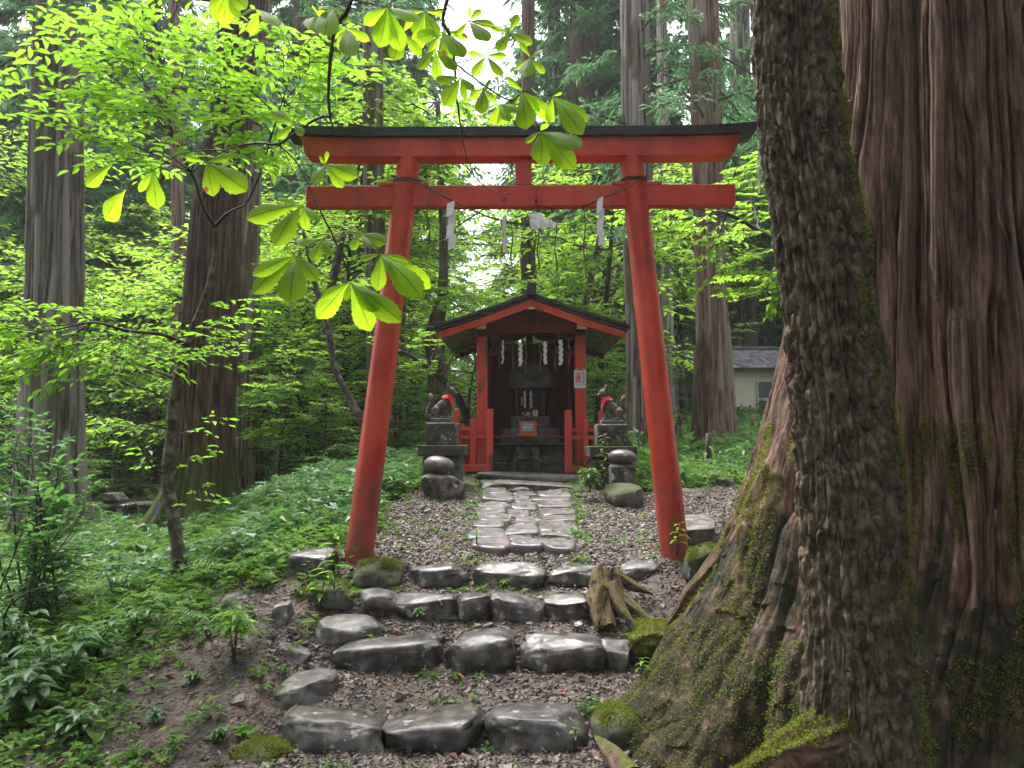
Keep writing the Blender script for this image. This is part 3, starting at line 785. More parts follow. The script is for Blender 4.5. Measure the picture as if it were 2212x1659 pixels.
def streamer(top, w, h, n, label, yaw=0.0, group=None, name='paper_streamer'):
    """folded zigzag paper: n parallelogram leaves, each a little to the side of the last"""
    mb = MB(); step = h / n
    c, s_ = math.cos(yaw), math.sin(yaw)
    th = .0012
    for k in range(n):
        sgn = 1 if k % 2 else -1
        z0 = -k * step; z1 = -(k + 1) * step * 1.0 - step * .25
        x0 = sgn * w * .12; sh = -w * .45
        q = [(x0 - w / 2 + .0, z0), (x0 + w / 2, z0 + step * .28), (x0 + w / 2 + sh * .3, z1 + step * .28), (x0 - w / 2 + sh * .3, z1)]
        dy = (k % 2) * .004 + .010 * math.sin(k * 1.7)
        V = []
        for yy in (dy, dy + th):
            for i, (x, z) in enumerate(q):
                bend = .10 * w * (1 if i in (1, 2) else -1) * sgn
                V.append((x * c - (yy + bend) * s_, x * s_ + (yy + bend) * c, z))
        V = np.array(V) + np.array(top)
        mb.add(V, [[0, 3, 2, 1], [4, 5, 6, 7], [0, 1, 5, 4], [1, 2, 6, 5], [2, 3, 7, 6], [3, 0, 4, 7]])
    o = mb.build(name, M['paper'], at=top)
    return tag(o, label, 'paper streamer', group)
g_ = 'paper streamers on the torii rope'
streamer(P(976, 440, FR - .01), .055, .33, 4, 'long white zigzag paper streamer hanging nearest the left torii pillar', .25, g_)
streamer(P(1091, 470, FR - .01), .05, .24, 3, 'narrow white paper streamer seen edge-on, hanging left of the sagging rope centre', 1.15, g_)
def flipped():
    mb = MB(); th = .001
    quads = [[(1140, 462), (1170, 459), (1174, 480), (1148, 476)], [(1143, 474), (1170, 472), (1166, 493), (1147, 497)], [(1166, 473), (1192, 474), (1189, 489), (1170, 496)], [(1186, 474), (1203, 482), (1197, 492), (1184, 487)]]
    for k, q in enumerate(quads):
        A = np.array([P(u, v, FR - .03 - .012 * k + .01 * (i % 2)) for i, (u, v) in enumerate(q)])
        V = np.concatenate([A, A + [0, th, 0]])
        mb.add(V, [[0, 3, 2, 1], [4, 5, 6, 7], [0, 1, 5, 4], [1, 2, 6, 5], [2, 3, 7, 6], [3, 0, 4, 7]])
    tag(mb.build('paper_streamer', M['paper']), 'white paper streamer blown up and flipped over the middle of the torii rope', 'paper streamer', g_)
flipped()
streamer(P(1298, 431, FR - .01), .045, .33, 4, 'long white zigzag paper streamer hanging nearest the right torii pillar', -.1, g_)

# ------------------------------------------------------------------ shrine
SC = .13                       # centre x
FLO = 1.11
def SP(u, v, y): return P(u, v, y)
def build_shrine():
    t = thing('wooden_shrine', 'small open red wooden shrine under a black gabled roof', 'shrine', (SC, 9.9, FLO))
    yf, yb = 8.75, 11.05
    apz = P(1148, 645, yf)[2]; evz = P(945, 716, yf)[2]; hw = 1.145
    def roof_z(f):                 # f 0..1 from ridge to eave, slightly hollow
        return apz + (evz - apz) * f - .012 * math.sin(math.pi * f) * 1.0
    # roof slopes (black metal, stepped layers)
    for sg in (-1, 1):
        mb = MB(); n = 14
        for L_, (dz0, dz1, ex, dy) in enumerate(((0.0, .035, .0, .0), (.036, .075, .025, .03))):
            V = []
            for k in range(n + 1):
                f = k / n; x = SC + sg * (hw + ex) * f; z = roof_z(f)
                for y in (yf - dy, yb + dy):
                    V += [(x, y, z + dz0), (x, y, z + dz1)]
            F = []
            for k in range(n):
                a = k * 4; b = a + 4
                q = [[a, b, b + 1, a + 1], [a + 2, a + 3, b + 3, b + 2], [a + 1, b + 1, b + 3, a + 3], [a, a + 2, b + 2, b]]
                F += q if sg < 0 else [w[::-1] for w in q]
            F += [[0, 1, 3, 2], [n * 4, n * 4 + 2, n * 4 + 3, n * 4 + 1]]
            mb.add(np.array(V), F)
        mb.build('roof_slope', M['black'], t)
        # standing seams
        # soffit boards
        mb = MB()
        nb = 13
        for k in range(nb):
            f0, f1 = k / nb * .97 + .02, (k + .93) / nb * .97 + .02
            xa, xb2 = SC + sg * hw * f0, SC + sg * hw * f1
            za, zb2 = roof_z(f0) - .012, roof_z(f1) - .012
            dd = .006 * (k % 2)
            mb.add([(xa, yf + .05, za - dd), (xb2, yf + .05, zb2 - dd), (xb2, yb - .05, zb2 - dd), (xa, yb - .05, za - dd),
                    (xa, yf + .05, za + .01), (xb2, yf + .05, zb2 + .01), (xb2, yb - .05, zb2 + .01), (xa, yb - .05, za + .01)],
                   [[0, 1, 2, 3], [7, 6, 5, 4], [0, 4, 5, 1], [1, 5, 6, 2], [2, 6, 7, 3], [3, 7, 4, 0]])
        mb.build('soffit_boarding', M['sheath'], t)
        # barge boards front and back
        for y, nm in ((yf + .015, 'barge_board'), (yb - .055, 'barge_board')):
            mb = MB(); V = []; n = 14
            for k in range(n + 1):
                f = k / n; x = SC + sg * (hw - .03) * f; z = roof_z(f) - .003; hgt = .080 + .014 * (1 - f)
                V += [(x, y, z), (x, y, z - hgt), (x, y + .04, z), (x, y + .04, z - hgt)]
            F = []
            for k in range(n):
                a = k * 4; b = a + 4
                q = [[a, a + 1, b + 1, b], [a + 2, b + 2, b + 3, a + 3], [a, b, b + 2, a + 2], [a + 1, a + 3, b + 3, b + 1]]
                F += q if sg > 0 else [w[::-1] for w in q]
            F += [[n * 4, n * 4 + 1, n * 4 + 3, n * 4 + 2]]
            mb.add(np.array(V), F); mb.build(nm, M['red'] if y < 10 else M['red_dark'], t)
        # purlin under the eave wall line
        xw = SC + sg * .605
        zp = P(1148, 704, 8.85)[2]
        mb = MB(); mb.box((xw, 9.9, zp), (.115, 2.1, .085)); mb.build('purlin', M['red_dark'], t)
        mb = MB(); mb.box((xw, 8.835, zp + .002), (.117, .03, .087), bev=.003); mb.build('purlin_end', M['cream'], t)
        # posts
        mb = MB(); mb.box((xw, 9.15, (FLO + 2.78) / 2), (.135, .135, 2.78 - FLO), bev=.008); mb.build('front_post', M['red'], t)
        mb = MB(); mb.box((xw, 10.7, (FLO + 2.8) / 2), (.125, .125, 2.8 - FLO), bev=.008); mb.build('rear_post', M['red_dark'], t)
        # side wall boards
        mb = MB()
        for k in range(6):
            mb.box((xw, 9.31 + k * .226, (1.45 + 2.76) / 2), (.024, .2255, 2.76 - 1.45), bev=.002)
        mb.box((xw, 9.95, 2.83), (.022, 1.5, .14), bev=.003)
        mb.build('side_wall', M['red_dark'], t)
        mb = MB(); mb.box((xw, 9.9, 1.40), (.07, 1.38, .07)); mb.build('side_rail', M['red_old'], t)
        mb = MB(); mb.box((SC + sg * .40, 9.18, 2.60), (.26, .03, .05), Matrix.Rotation(-sg * -.35, 3, 'Y'), .01); mb.build('corner_brace', M['red_dark'], t)
    mb = MB(); mb.box((SC, 9.9, apz - .06), (.10, 2.15, .09)); mb.build('ridge_purlin', M['red_dark'], t)
    mb = MB(); mb.prism([(SC - .05, apz - .122), (SC + .05, apz - .122), (SC + .004, apz - .095), (SC - .004, apz - .095)], 8.76, 8.79); mb.build('ridge_end', M['cream'], t)
    mb = MB(); mb.box((SC, 9.9, apz + .088), (.10, 2.36, .10), bev=.01); mb.box((SC, 9.9, apz + .150), (.075, 2.36, .03), bev=.01)
    rd = mb.build('ridge_cap', M['black'], t)
    mb = MB(); mb.prism([(SC - .05, apz + .03), (SC + .05, apz + .03), (SC + .058, apz + .15), (SC + .02, apz + .175), (SC - .02, apz + .175), (SC - .058, apz + .15)], 8.66, 8.72); mb.build('ridge_ornament', M['black'], rd)
    # front beam, slightly arched underside
    zb_t, zb_b = P(1148, 699, 9.1)[2], P(1148, 721, 9.1)[2]
    mb = MB(); xs = np.linspace(-.62, .62, 21)
    out = [(SC + x, zb_b - .02 + .035 * (1 - (x / .62) ** 4)) for x in xs] + [(SC + x, zb_t) for x in xs[::-1]]
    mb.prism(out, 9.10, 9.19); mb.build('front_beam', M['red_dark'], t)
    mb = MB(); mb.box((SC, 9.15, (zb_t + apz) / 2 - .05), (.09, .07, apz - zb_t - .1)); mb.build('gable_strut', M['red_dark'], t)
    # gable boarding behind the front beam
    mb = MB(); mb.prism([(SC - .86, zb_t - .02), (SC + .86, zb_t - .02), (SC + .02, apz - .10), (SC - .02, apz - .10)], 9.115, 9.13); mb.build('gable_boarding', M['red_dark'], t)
    # back wall in vertical boards, with a low opening under the rear gable
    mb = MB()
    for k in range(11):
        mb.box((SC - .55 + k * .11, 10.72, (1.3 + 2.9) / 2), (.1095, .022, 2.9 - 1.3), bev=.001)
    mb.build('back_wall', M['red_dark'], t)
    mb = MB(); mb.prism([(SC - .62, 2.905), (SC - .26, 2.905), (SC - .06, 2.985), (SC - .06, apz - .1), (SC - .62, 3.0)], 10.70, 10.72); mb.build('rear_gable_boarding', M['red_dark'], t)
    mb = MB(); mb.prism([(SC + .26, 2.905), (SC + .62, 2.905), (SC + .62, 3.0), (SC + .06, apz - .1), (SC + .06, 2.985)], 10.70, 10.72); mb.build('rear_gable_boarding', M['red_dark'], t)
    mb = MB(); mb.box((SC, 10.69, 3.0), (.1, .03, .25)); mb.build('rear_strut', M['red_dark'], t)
    # thin front bar between the fences
    mb = MB(); z = P(1148, 943.5, 8.95)[2]; a, b = P(1064, 943, 8.95)[0], P(1221, 943, 8.95)[0]
    mb.box(((a + b) / 2, 8.95, z), (b - a + .04, .03, .026)); mb.build('front_bar', M['red_dark'], t)
    return t
build_shrine()

def vbox(mb, u0, u1, v0, v1, y, depth, bev=.006, drop=0):
    """box whose front face spans the given picture box at distance y"""
    a, b = P(u0, v0, y), P(u1, v1, y)
    mb.box(((a[0] + b[0]) / 2, y + depth / 2, (a[2] + b[2] - drop) / 2), (b[0] - a[0], depth, a[2] - b[2] + drop), bev=bev)
    return mb
def build_fence(L):
    if L:
        posts = [(979, 992, 883, 1019, 8.93, 'tall'), (1015, 1028, 905, 1006, 8.93, ''), (1049.5, 1065.5, 883.5, 1019, 8.88, 'tall')]
        rails = [(992, 1050, 923, 931.5), (992, 1050, 940, 948)]; bottom = (984, 1050, 1004, 1019)
        lab = 'low red wooden fence left of the shrine entrance'
    else:
        posts = [(1293, 1304, 887, 1020, 8.93, 'tall'), (1259, 1271, 907, 1008, 8.93, ''), (1220, 1236.5, 886, 1022, 8.88, 'tall')]
        rails = [(1236, 1294, 925, 933), (1236, 1294, 941, 950)]; bottom = (1236, 1300, 1007, 1022)
        lab = 'low red wooden fence right of the shrine entrance'
    b0 = P((posts[0][0] + posts[2][1]) / 2, 1019, 8.93)
    t = thing('wooden_fence', lab, 'fence', b0, 'fences beside the shrine entrance')
    for u0, u1, v0, v1, y, k in posts:
        mb = MB(); vbox(mb, u0, u1, v0, v1, y, (u1 - u0) / 1600 * y, .008); mb.build('post', M['red_old'], t)
    for u0, u1, v0, v1 in rails:
        mb = MB(); vbox(mb, u0, u1, v0, v1, 8.95, .035, .004); mb.build('rail', M['red_old'], t)
    mb = MB(); vbox(mb, bottom[0], bottom[1], bottom[2], bottom[3], 8.915, .085, .006); mb.build('bottom_rail', M['red_old'], t)
    # solid sloping side wing that runs back from the outer post
    o = P(posts[0][0] + 6, 900, 8.93)[0]; xi = SC + (-.605 if L else .605) * 1.02
    x0, x1 = (o, xi) if L else (xi, o)
    mb = MB(); n = 12
    for k in range(n):
        f = (k + .5) / n; yy = 9.05 + f * 1.3; xx = o + (xi - o) * f * .85
        ztop = P(0, 912, 8.93)[2] - .10 * f
        mb.box((xx, yy, (FLO + .02 + ztop) / 2), (.02, 1.25 / n, ztop - FLO - .02), bev=.003)
    mb.build('side_panel', M['red_old'], t)
    return t
build_fence(True); build_fence(False)

def shrine_contents():
    # stone foundation
    t = thing('stone_platform', 'dark stone shelf and block platform inside the red shrine', 'platform', (SC, 9.6, FLO - .05))
    mb = MB(); vbox(mb, 1050, 1236, 956.5, 960.5, 9.3, .95, .004); mb.build('shelf_slab', M['dark_stone'], t)
    for i, (u0, u1) in enumerate(((1046, 1110), (1171, 1240))):
        mb = MB(); vbox(mb, u0, u1, 962, 998, 9.42, .5, .012); mb.build('dark_block', M['dark_stone'], t)
    mb = MB(); vbox(mb, 1112, 1169, 962, 996.5, 9.34, .5, .03); b = mb.build('pale_block', M['stone_dry'], t); tag(b, 'pale grey centre block')
    for u0, u1 in ((1044, 1096), (1097, 1118), (1119, 1170), (1171, 1240)):
        mb = MB(); vbox(mb, u0, u1, 998.5, 1019, 9.24, .6, .012, drop=.03); mb.build('base_block', M['carved_moss'], t)
    # stepped altar
    t = thing('stone_altar', 'two-stepped grey stone altar standing on the shrine shelf', 'altar', P(1145, 956, 9.7))
    mb = MB(); vbox(mb, 1083, 1125, 925, 956, 9.5, .5, .01); mb.build('lower_step', M['dark_stone'], t)
    mb = MB(); vbox(mb, 1162, 1209, 925, 956, 9.5, .5, .01); mb.build('lower_step', M['dark_stone'], t)
    mb = MB(); vbox(mb, 1125, 1162, 926, 956, 9.56, .4, .01); mb.build('lower_step', M['dark_stone'], t)
    mb = MB(); vbox(mb, 1102, 1188, 899.5, 925, 9.66, .45, .01); mb.build('upper_step', M['dark_stone'], t)
    # small stone shrine
    t = thing('stone_inner_shrine', 'small dark roofed stone shrine standing on the altar', 'shrine', P(1145, 899, 9.95))
    for u0, u1 in ((1112, 1122), (1167, 1177)):
        mb = MB(); vbox(mb, u0, u1, 838, 899, 9.82, .3, .006); mb.build('side_wall', M['iron'], t)
    mb = MB(); vbox(mb, 1122, 1167, 838, 899, 10.05, .04, .004); mb.build('back_wall', M['iron'], t)
    a, b = P(1100, 838, 9.72), P(1194, 793, 9.72)
    mb = MB(); xm = (a[0] + b[0]) / 2; w = (b[0] - a[0]) / 2
    mb.prism([(xm - w, a[2] + .015), (xm - w * .9, a[2] - .0), (xm + w * .9, a[2]), (xm + w, a[2] + .015), (xm + w * .97, a[2] + .16), (xm + w * .8, b[2] + .0), (xm, b[2] + .05), (xm - w * .8, b[2] + .0), (xm - w * .97, a[2] + .16)], 9.72, 10.15)
    mb.build('roof', M['dark_stone'], t)
    # paper strips hanging in it
    for u, h, lab in ((1134, .13, 'left of the two pale paper streamers inside the dark inner shrine'), (1147, .13, 'right of the two pale paper streamers inside the dark inner shrine')):
        streamer(P(u, 845, 9.79), .028, .22, 6, lab, 0, 'paper streamers inside the inner shrine')
    streamer(P(1127, 858, 9.83), .012, .11, 3, 'tiny paper strip left of the pale streamers in the inner shrine', 0)
    # offerings
    t = thing('offering_bundle', 'small ochre bundle set down left of the white card on the altar', 'offering', P(1138, 899.3, 9.74))
    mb = MB(); boulder(mb, P(1140, 895, 9.74), (.115, .08, .07), 3, .7, 14); mb.build('bundle', M['ochre'], t, smooth_=True)
    mb = MB(); mb.tube([P(1134, 894, 9.70), P(1136, 884, 9.72), P(1142, 882, 9.74), P(1146, 893, 9.70)], .008, 6); mb.build('tie', M['rope'], t, smooth_=True)
    mb = MB(); boulder(mb, P(1128.5, 893, 9.74), (.028, .03, .028), 3, 1, 10); mb.build('white_tip', M['paper'], t, smooth_=True)
    t = thing('paper_charm', 'small white paper card with a dark mark standing on the altar', 'card', P(1157, 899, 9.74))
    mb = MB(); vbox(mb, 1151, 1162, 885.5, 899.2, 9.74, .012, .002); mb.build('card', M['paper'], t)
    mb = MB(); mb.box(P(1156.5, 889.5, 9.737), (.014, .003, .02), bev=.001); mb.build('dark_mark', M['ink_grey'], t)
    # offering box
    t = thing('offering_box', 'orange wooden offering box with blue lettering on a white plate', 'offering box', P(1140, 941.5, 9.3))
    yb = 9.16
    mb = MB(); a, b = P(1121.5, 910, yb), P(1159, 939, yb)
    x0, x1, zt, zb = a[0], b[0], a[2], b[2]
    mb.box(((x0 + x1) / 2, yb + .07, (zt + zb) / 2 + .003), (x1 - x0, .13, zt - zb - .006), bev=.004); mb.build('box_body', M['box'], t)
    mb = MB(); n = 40; xs = np.linspace(x0 - .006, x1 + .006, n)
    low = [(x, zb - .016 + .012 * max(0, math.sin((x - x0) / (x1 - x0) * 3 * math.pi - .2)) * (1 if .12 < (x - x0) / (x1 - x0) < .88 else 0)) for x in xs]
    mb.prism(low + [(x, zb + .018) for x in xs[::-1]], yb - .008, yb + .003); mb.build('scalloped_skirt', M['box'], t)
    for s_ in (0, 1):
        xx = x0 + .014 if s_ == 0 else x1 - .014
        mb = MB(); mb.box((xx, yb + .001, (zt + zb) / 2), (.024, .012, zt - zb - .01), bev=.002); mb.build('stile', M['box'], t)
        mb = MB()
        for k in range(4): mb.box((xx, yb - .007, zb + .025 + k * (zt - zb - .05) / 3), (.008, .006, .008), bev=.002)
        mb.build('nail_heads', M['iron'], t)
    mb = MB(); a, b = P(1128.2, 915.6, yb), P(1153, 931, yb)
    mb.box(((a[0] + b[0]) / 2, yb - .004, (a[2] + b[2]) / 2), (b[0] - a[0], .008, a[2] - b[2]), bev=.002); pl = mb.build('name_plate', M['sign_white'], t)
    xm = (a[0] + b[0]) / 2; zm = (a[2] + b[2]) / 2
    text_mesh('家内安全', .036, (xm, yb - .0095, zm + .022), M['ink_blue'], 'lettering', pl)
    text_mesh('仕事充実', .036, (xm, yb - .0095, zm - .022), M['ink_blue'], 'lettering', pl)
    # notice
    t = thing('notice_poster', 'white notice sheet with pink seal print tied to the right shrine post', 'poster', P(1253, 819, 9.06))
    a, b = P(1240, 800, 9.06), P(1265.5, 838, 9.06)
    mb = MB(); mb.box(((a[0] + b[0]) / 2, 9.06, (a[2] + b[2]) / 2), (b[0] - a[0], .006, a[2] - b[2]), bev=.001); sh = mb.build('sheet', M['sign_white'], t)
    a2, b2 = P(1242.5, 804.5, 9.055), P(1256, 827.5, 9.055)
    mb = MB(); mb.box(((a2[0] + b2[0]) / 2, 9.055, (a2[2] + b2[2]) / 2), (b2[0] - a2[0], .003, a2[2] - b2[2]), bev=.0005); pk = mb.build('pink_panel', M['pink'], t)
    mb = MB(); mb.box(P(1250, 816, 9.0525), (.045, .003, .045), bev=.0005); mb.build('red_seal', M['seal'], pk)
    mb = MB(); mb.tube([P(1245.6, 824, 9.0535), P(1245.6, 824, 9.0525)], .011, 16); mb.build('round_stamp', M['ink_grey'], pk)
    text_mesh('奉拝', .016, P(1250, 808.5, 9.051), M['ink_grey'], 'lettering', pk, vertical=True)
    text_mesh('瀧尾稲荷神社御朱印', .0235, P(1261, 818.5, 9.0555), M['ink_grey'], 'lettering', sh, vertical=True)
    mb = MB()
    for k, (w0, w1) in enumerate(((1245, 1256), (1244, 1253))):
        q0, q1 = P(w0, 830.5 + 2.2 * k, 9.0555), P(w1, 830.5 + 2.2 * k, 9.0555); mb.box((q0 + q1) / 2, (q1[0] - q0[0], .002, .004), bev=.0004)
    mb.build('small_print', M['ink_grey'], sh)
    mb = MB(); mb.tube([P(1242, 799, 9.07), P(1246, 795, 9.07), P(1250, 796, 9.07)], .003, 5); mb.tube([P(1264, 799, 9.07), P(1260, 795, 9.07), P(1256, 796, 9.07)], .003, 5); mb.build('tie_string', M['cream'], t)
shrine_contents()

def shrine_rope():
    y = 9.04
    t = thing('shimenawa_rope', 'thin straw rope strung low across the shrine opening under its front beam', 'rope', P(1148, 738, y))
    mb = MB(); twisted(mb, rope_path([(1031, 721, y), (1060, 729, y), (1090, 736, y), (1120, 740, y), (1150, 741, y), (1180, 738, y), (1210, 733, y), (1240, 727, y), (1268, 724, y)]), .007)
    mb.build('rope', M['rope'], t)
    for u, v0, v1 in ((1050, 726, 792), (1079, 733, 800), (1107, 737, 803), (1135.5, 740, 808), (1166.5, 740, 806), (1199, 736, 805), (1229, 730, 795)):
        mb = MB(); pp = np.array([P(u + 1.6 * math.sin(k * 1.1 + u), v0 + (v1 - v0) * k / 8, y) for k in range(9)])
        mb.tube(pp, .0055, 5); mb.tube(pp + np.array([.012, 0, 0]) * np.sin(np.linspace(0, 3, 9))[:, None], .004, 5)
        mb.build('straw_strand', M['rope'], t)
    g = 'paper streamers on the shrine rope'
    streamer(P(1087, 736, y - .012), .026, .28, 9, 'first and thinnest white paper streamer from the left under the shrine roof', .8, g)
    streamer(P(1125, 739, y - .012), .042, .29, 9, 'second white paper streamer from the left under the shrine roof', 0, g)
    streamer(P(1178, 739, y - .012), .038, .27, 8, 'third white paper streamer from the left under the shrine roof', .1, g)
    streamer(P(1212, 735, y - .012), .045, .30, 9, 'fourth white paper streamer from the left, nearest the notice sheet', 0, g)
shrine_rope()

# ------------------------------------------------------------------ pedestals, foxes, round stones
def pedestal(R):
    q = (lambda l, r: r) if R else (lambda l, r: l)
    y = 7.75
    lab = q('weathered carved stone pedestal left of the shrine carrying a fox', 'mossy carved stone pedestal right of the shrine carrying a fox')
    t = thing('stone_pedestal', lab, 'pedestal', P(q(953, 1326), q(1060, 1062), y + .2), 'fox pedestals')
    mb = MB(); vbox(mb, *q((912, 994, 986, 1066), (1282, 1370, 988, 1066)), y + .08, .44, .02, drop=.05); mb.build('foot_block', M['dark_stone'] if not R else M['carved_moss'], t)
    mb = MB(); vbox(mb, *q((902.5, 1003.5, 961.5, 985.5), (1273.6, 1377, 964, 988)), y - .02, .55, .008); mb.build('slab', M['carved_moss'], t)
    mb = MB(); vbox(mb, *q((918.5, 986, 912.5, 961.5), (1290, 1357, 916, 964)), y + .06, .34, .012); bl = mb.build('carved_block', M['carved'], t)
    mb = MB(); vbox(mb, *q((930, 975, 903, 912.5), (1300, 1347, 907.5, 916)), y + .11, .24, .006); mb.build('plinth', M['dark_stone'], t)
    if R:
        mb = MB(); b0 = P(1352, 965, y + .1); mb.add([b0 + [.03, 0, 0], b0 + [.09, 0, 0], b0 + [.015, 0, .1], b0 + [.03, .3, 0], b0 + [.09, .3, 0], b0 + [.015, .3, .1]], [[0, 1, 2], [3, 5, 4], [0, 3, 4, 1], [1, 4, 5, 2], [2, 5, 3, 0]])
        mb.build('pale_patch', M['stone_dry'], t)
    ch = q(('献', '奉'), ('奉', '献'))
    for c, u in zip(ch, q((936, 967), (1308, 1340))):
        text_mesh(c, .135, P(u, q(937, 940), y + .0585), M['iron'], 'carved_character', bl, .002)
    return t
pedestal(False); pedestal(True)
gs = 'round stones in front of the pedestals'
mb = MB(); boulder(mb, P(949, 1005.5, 7.5), (67 / 1600 * 7.5, .26, 41 / 1600 * 7.5), 11, 1, 30, .02)
tag(mb.build('egg_stone', M['egg'], smooth_=True), 'smooth dark egg-shaped stone resting on a lumpy rock before the left pedestal', 'stone', gs)
mb = MB(); boulder(mb, P(1344.5, 988, 7.5), (62 / 1600 * 7.5, .24, 35 / 1600 * 7.5), 12, 1, 30, .02)
tag(mb.build('egg_stone', M['egg'], smooth_=True), 'smooth flattened round stone resting on a square block before the right pedestal', 'stone', gs)
mb = MB(); boulder(mb, P(957, 1054, 7.5), (96 / 1600 * 7.5, .36, 62 / 1600 * 7.5), 13, .55, 30, .07)
tag(mb.build('base_rock', M['carved'], smooth_=True), 'lumpy lichened rock under the egg-shaped stone on the left', 'rock')
mb = MB(); vbox(mb, 1321.5, 1374, 1005.5, 1050, 7.38, .28, .018)
tag(mb.build('base_block', M['carved']), 'square grey stone block under the flattened round stone on the right', 'stone block')
mb = MB(); boulder(mb, P(1347, 1070, 7.22), (84 / 1600 * 7.2, .36, 52 / 1600 * 7.2), 15, .5, 30, .06)
tag(mb.build('mossy_rock', M['stone_mossy'], smooth_=True), 'low moss-covered rock at the foot of the right pedestal', 'rock')

def fox(base, face, label):
    """seated stone fox, face=+1 looks towards +x"""
    mb = MB()
    def el(c, r, rot=0, n=14):
        th = np.arange(2 * n) / (2 * n) * 2 * math.pi; ph = np.linspace(-math.pi / 2, math.pi / 2, n)
        TH, PH = np.meshgrid(th, ph)
        x, y, z = np.cos(PH) * np.cos(TH) * r[0], np.cos(PH) * np.sin(TH) * r[1], np.sin(PH) * r[2]
        cr, sr = math.cos(rot), math.sin(rot)
        V = np.stack([x * cr - z * sr + c[0], y + c[1], x * sr + z * cr + c[2]], -1).reshape(-1, 3)
        i, j = np.meshgrid(np.arange(n - 1), np.arange(2 * n), indexing='ij')
        a = i * 2 * n + j; b = i * 2 * n + (j + 1) % (2 * n)
        mb.add(V, np.stack([a, b, b + 2 * n, a + 2 * n], -1).reshape(-1, 4))
    el((-.045, 0, .075), (.062, .052, .068), .2)                # hips
    el((.0, 0, .125), (.055, .043, .085), -.65)                 # back
    el((.045, 0, .165), (.042, .038, .062), -.35)               # chest
    el((.075, 0, .225), (.032, .03, .055), -.25)                # neck
    el((.100, 0, .294), (.052, .046, .044), 0)                  # skull
    el((.142, 0, .272), (.040, .024, .021), -.12)               # muzzle
    el((.138, 0, .252), (.028, .017, .010), -.25)               # jaw
    for s_ in (-1, 1):
        el((-.055, s_ * .042, .07), (.05, .022, .05), .5)       # thigh
        el((-.03, s_ * .048, .014), (.042, .015, .013), 0)      # hind foot
        mb.tube([(.05, s_ * .026, .16), (.066, s_ * .028, .09), (.085, s_ * .028, .022)], [.021, .015, .013], 10)
        el((.098, s_ * .028, .011), (.026, .015, .011), 0)      # paw
        mb.tube([(.080, s_ * .026, .315), (.074, s_ * .033, .358), (.070, s_ * .035, .392)], [.025, .016, .002], 8)
        el((.130, s_ * .026, .304), (.012, .009, .007), 0, 8)   # brow
    mb.tube([(-.09, 0, .03), (-.13, 0, .02), (-.152, 0, .05), (-.145, 0, .10), (-.115, 0, .145), (-.098, 0, .18)], [.018, .018, .018, .018, .02, .024], 10)
    el((-.108, 0, .215), (.030, .028, .055), .25)               # tail brush
    mb.tube([(-.115, 0, .25), (-.125, 0, .275)], [.016, .002], 8)
    mb.box((0, 0, .006), (.25, .12, .012), bev=.004)
    V = mb.verts(); V[:, 0] *= face; mb.v = [V]
    t = thing('fox_statue', label, 'fox statue', base, 'stone fox statues')
    tmp = mb.build('tmp', None, at=(0, 0, 0))
    md = tmp.modifiers.new('r', 'REMESH'); md.mode = 'VOXEL'; md.voxel_size = .0038; md.use_smooth_shade = True
    ms = tmp.modifiers.new('s', 'SMOOTH'); ms.iterations = 3; ms.factor = .5
    bpy.context.view_layer.update()
    me = bpy.data.meshes.new_from_object(tmp.evaluated_get(bpy.context.evaluated_depsgraph_get()))
    bpy.data.objects.remove(tmp)
    me.materials.clear(); me.materials.append(M['fox'])
    o = bpy.data.objects.new('body', me); C.objects.link(o); o.parent = t
    # bib: cloth collar draped down the chest
    n = 24; rows = 9; V = []
    for k in range(rows):
        f = k / (rows - 1)
        for j in range(n):
            a = -math.pi * .95 + 2 * math.pi * .95 * j / (n - 1)
            front = max(0, math.cos(a))
            zz = .245 - f * (.030 + .125 * front ** 1.5) + .003 * math.sin(a * 9)
            rr = .038 + .020 * f + .004 * math.sin(a * 9 + f * 3) * f
            cx = .078 - .012 * f
            V.append(((cx + rr * math.cos(a) * 1.15) * face, rr * math.sin(a), zz))
    bb = MB(); bb.grid(np.array(V), n, rows)
    b = bb.build('bib', M['bib'], at=(0, 0, 0), smooth_=True); b.parent = t
    so = b.modifiers.new('thick', 'SOLIDIFY'); so.thickness = .003
    for s_ in (-1, 1):
        e = MB(); x = .090
        e.add(np.array([((x + .010) * face, s_ * .012, .322), ((x + .010) * face, s_ * .046, .320), ((x - .008) * face, s_ * .036, .378), ((x - .002) * face, s_ * .028, .318)]), [[0, 1, 2], [0, 3, 1], [1, 3, 2], [2, 3, 0]])
        q = e.build('inner_ear', M['bib'], at=(0, 0, 0)); q.parent = t
    return t
zf = P(953, 903, 7.98)
fox((zf[0] - .0, 7.98, zf[2]), 1, 'brown stone fox in a red bib seated on the left pedestal, facing right')
zf = P(1325, 907.5, 7.98)
f2 = fox((zf[0] - .0, 7.98, zf[2]), -1, 'brown stone fox in a red bib seated on the right pedestal, facing left')
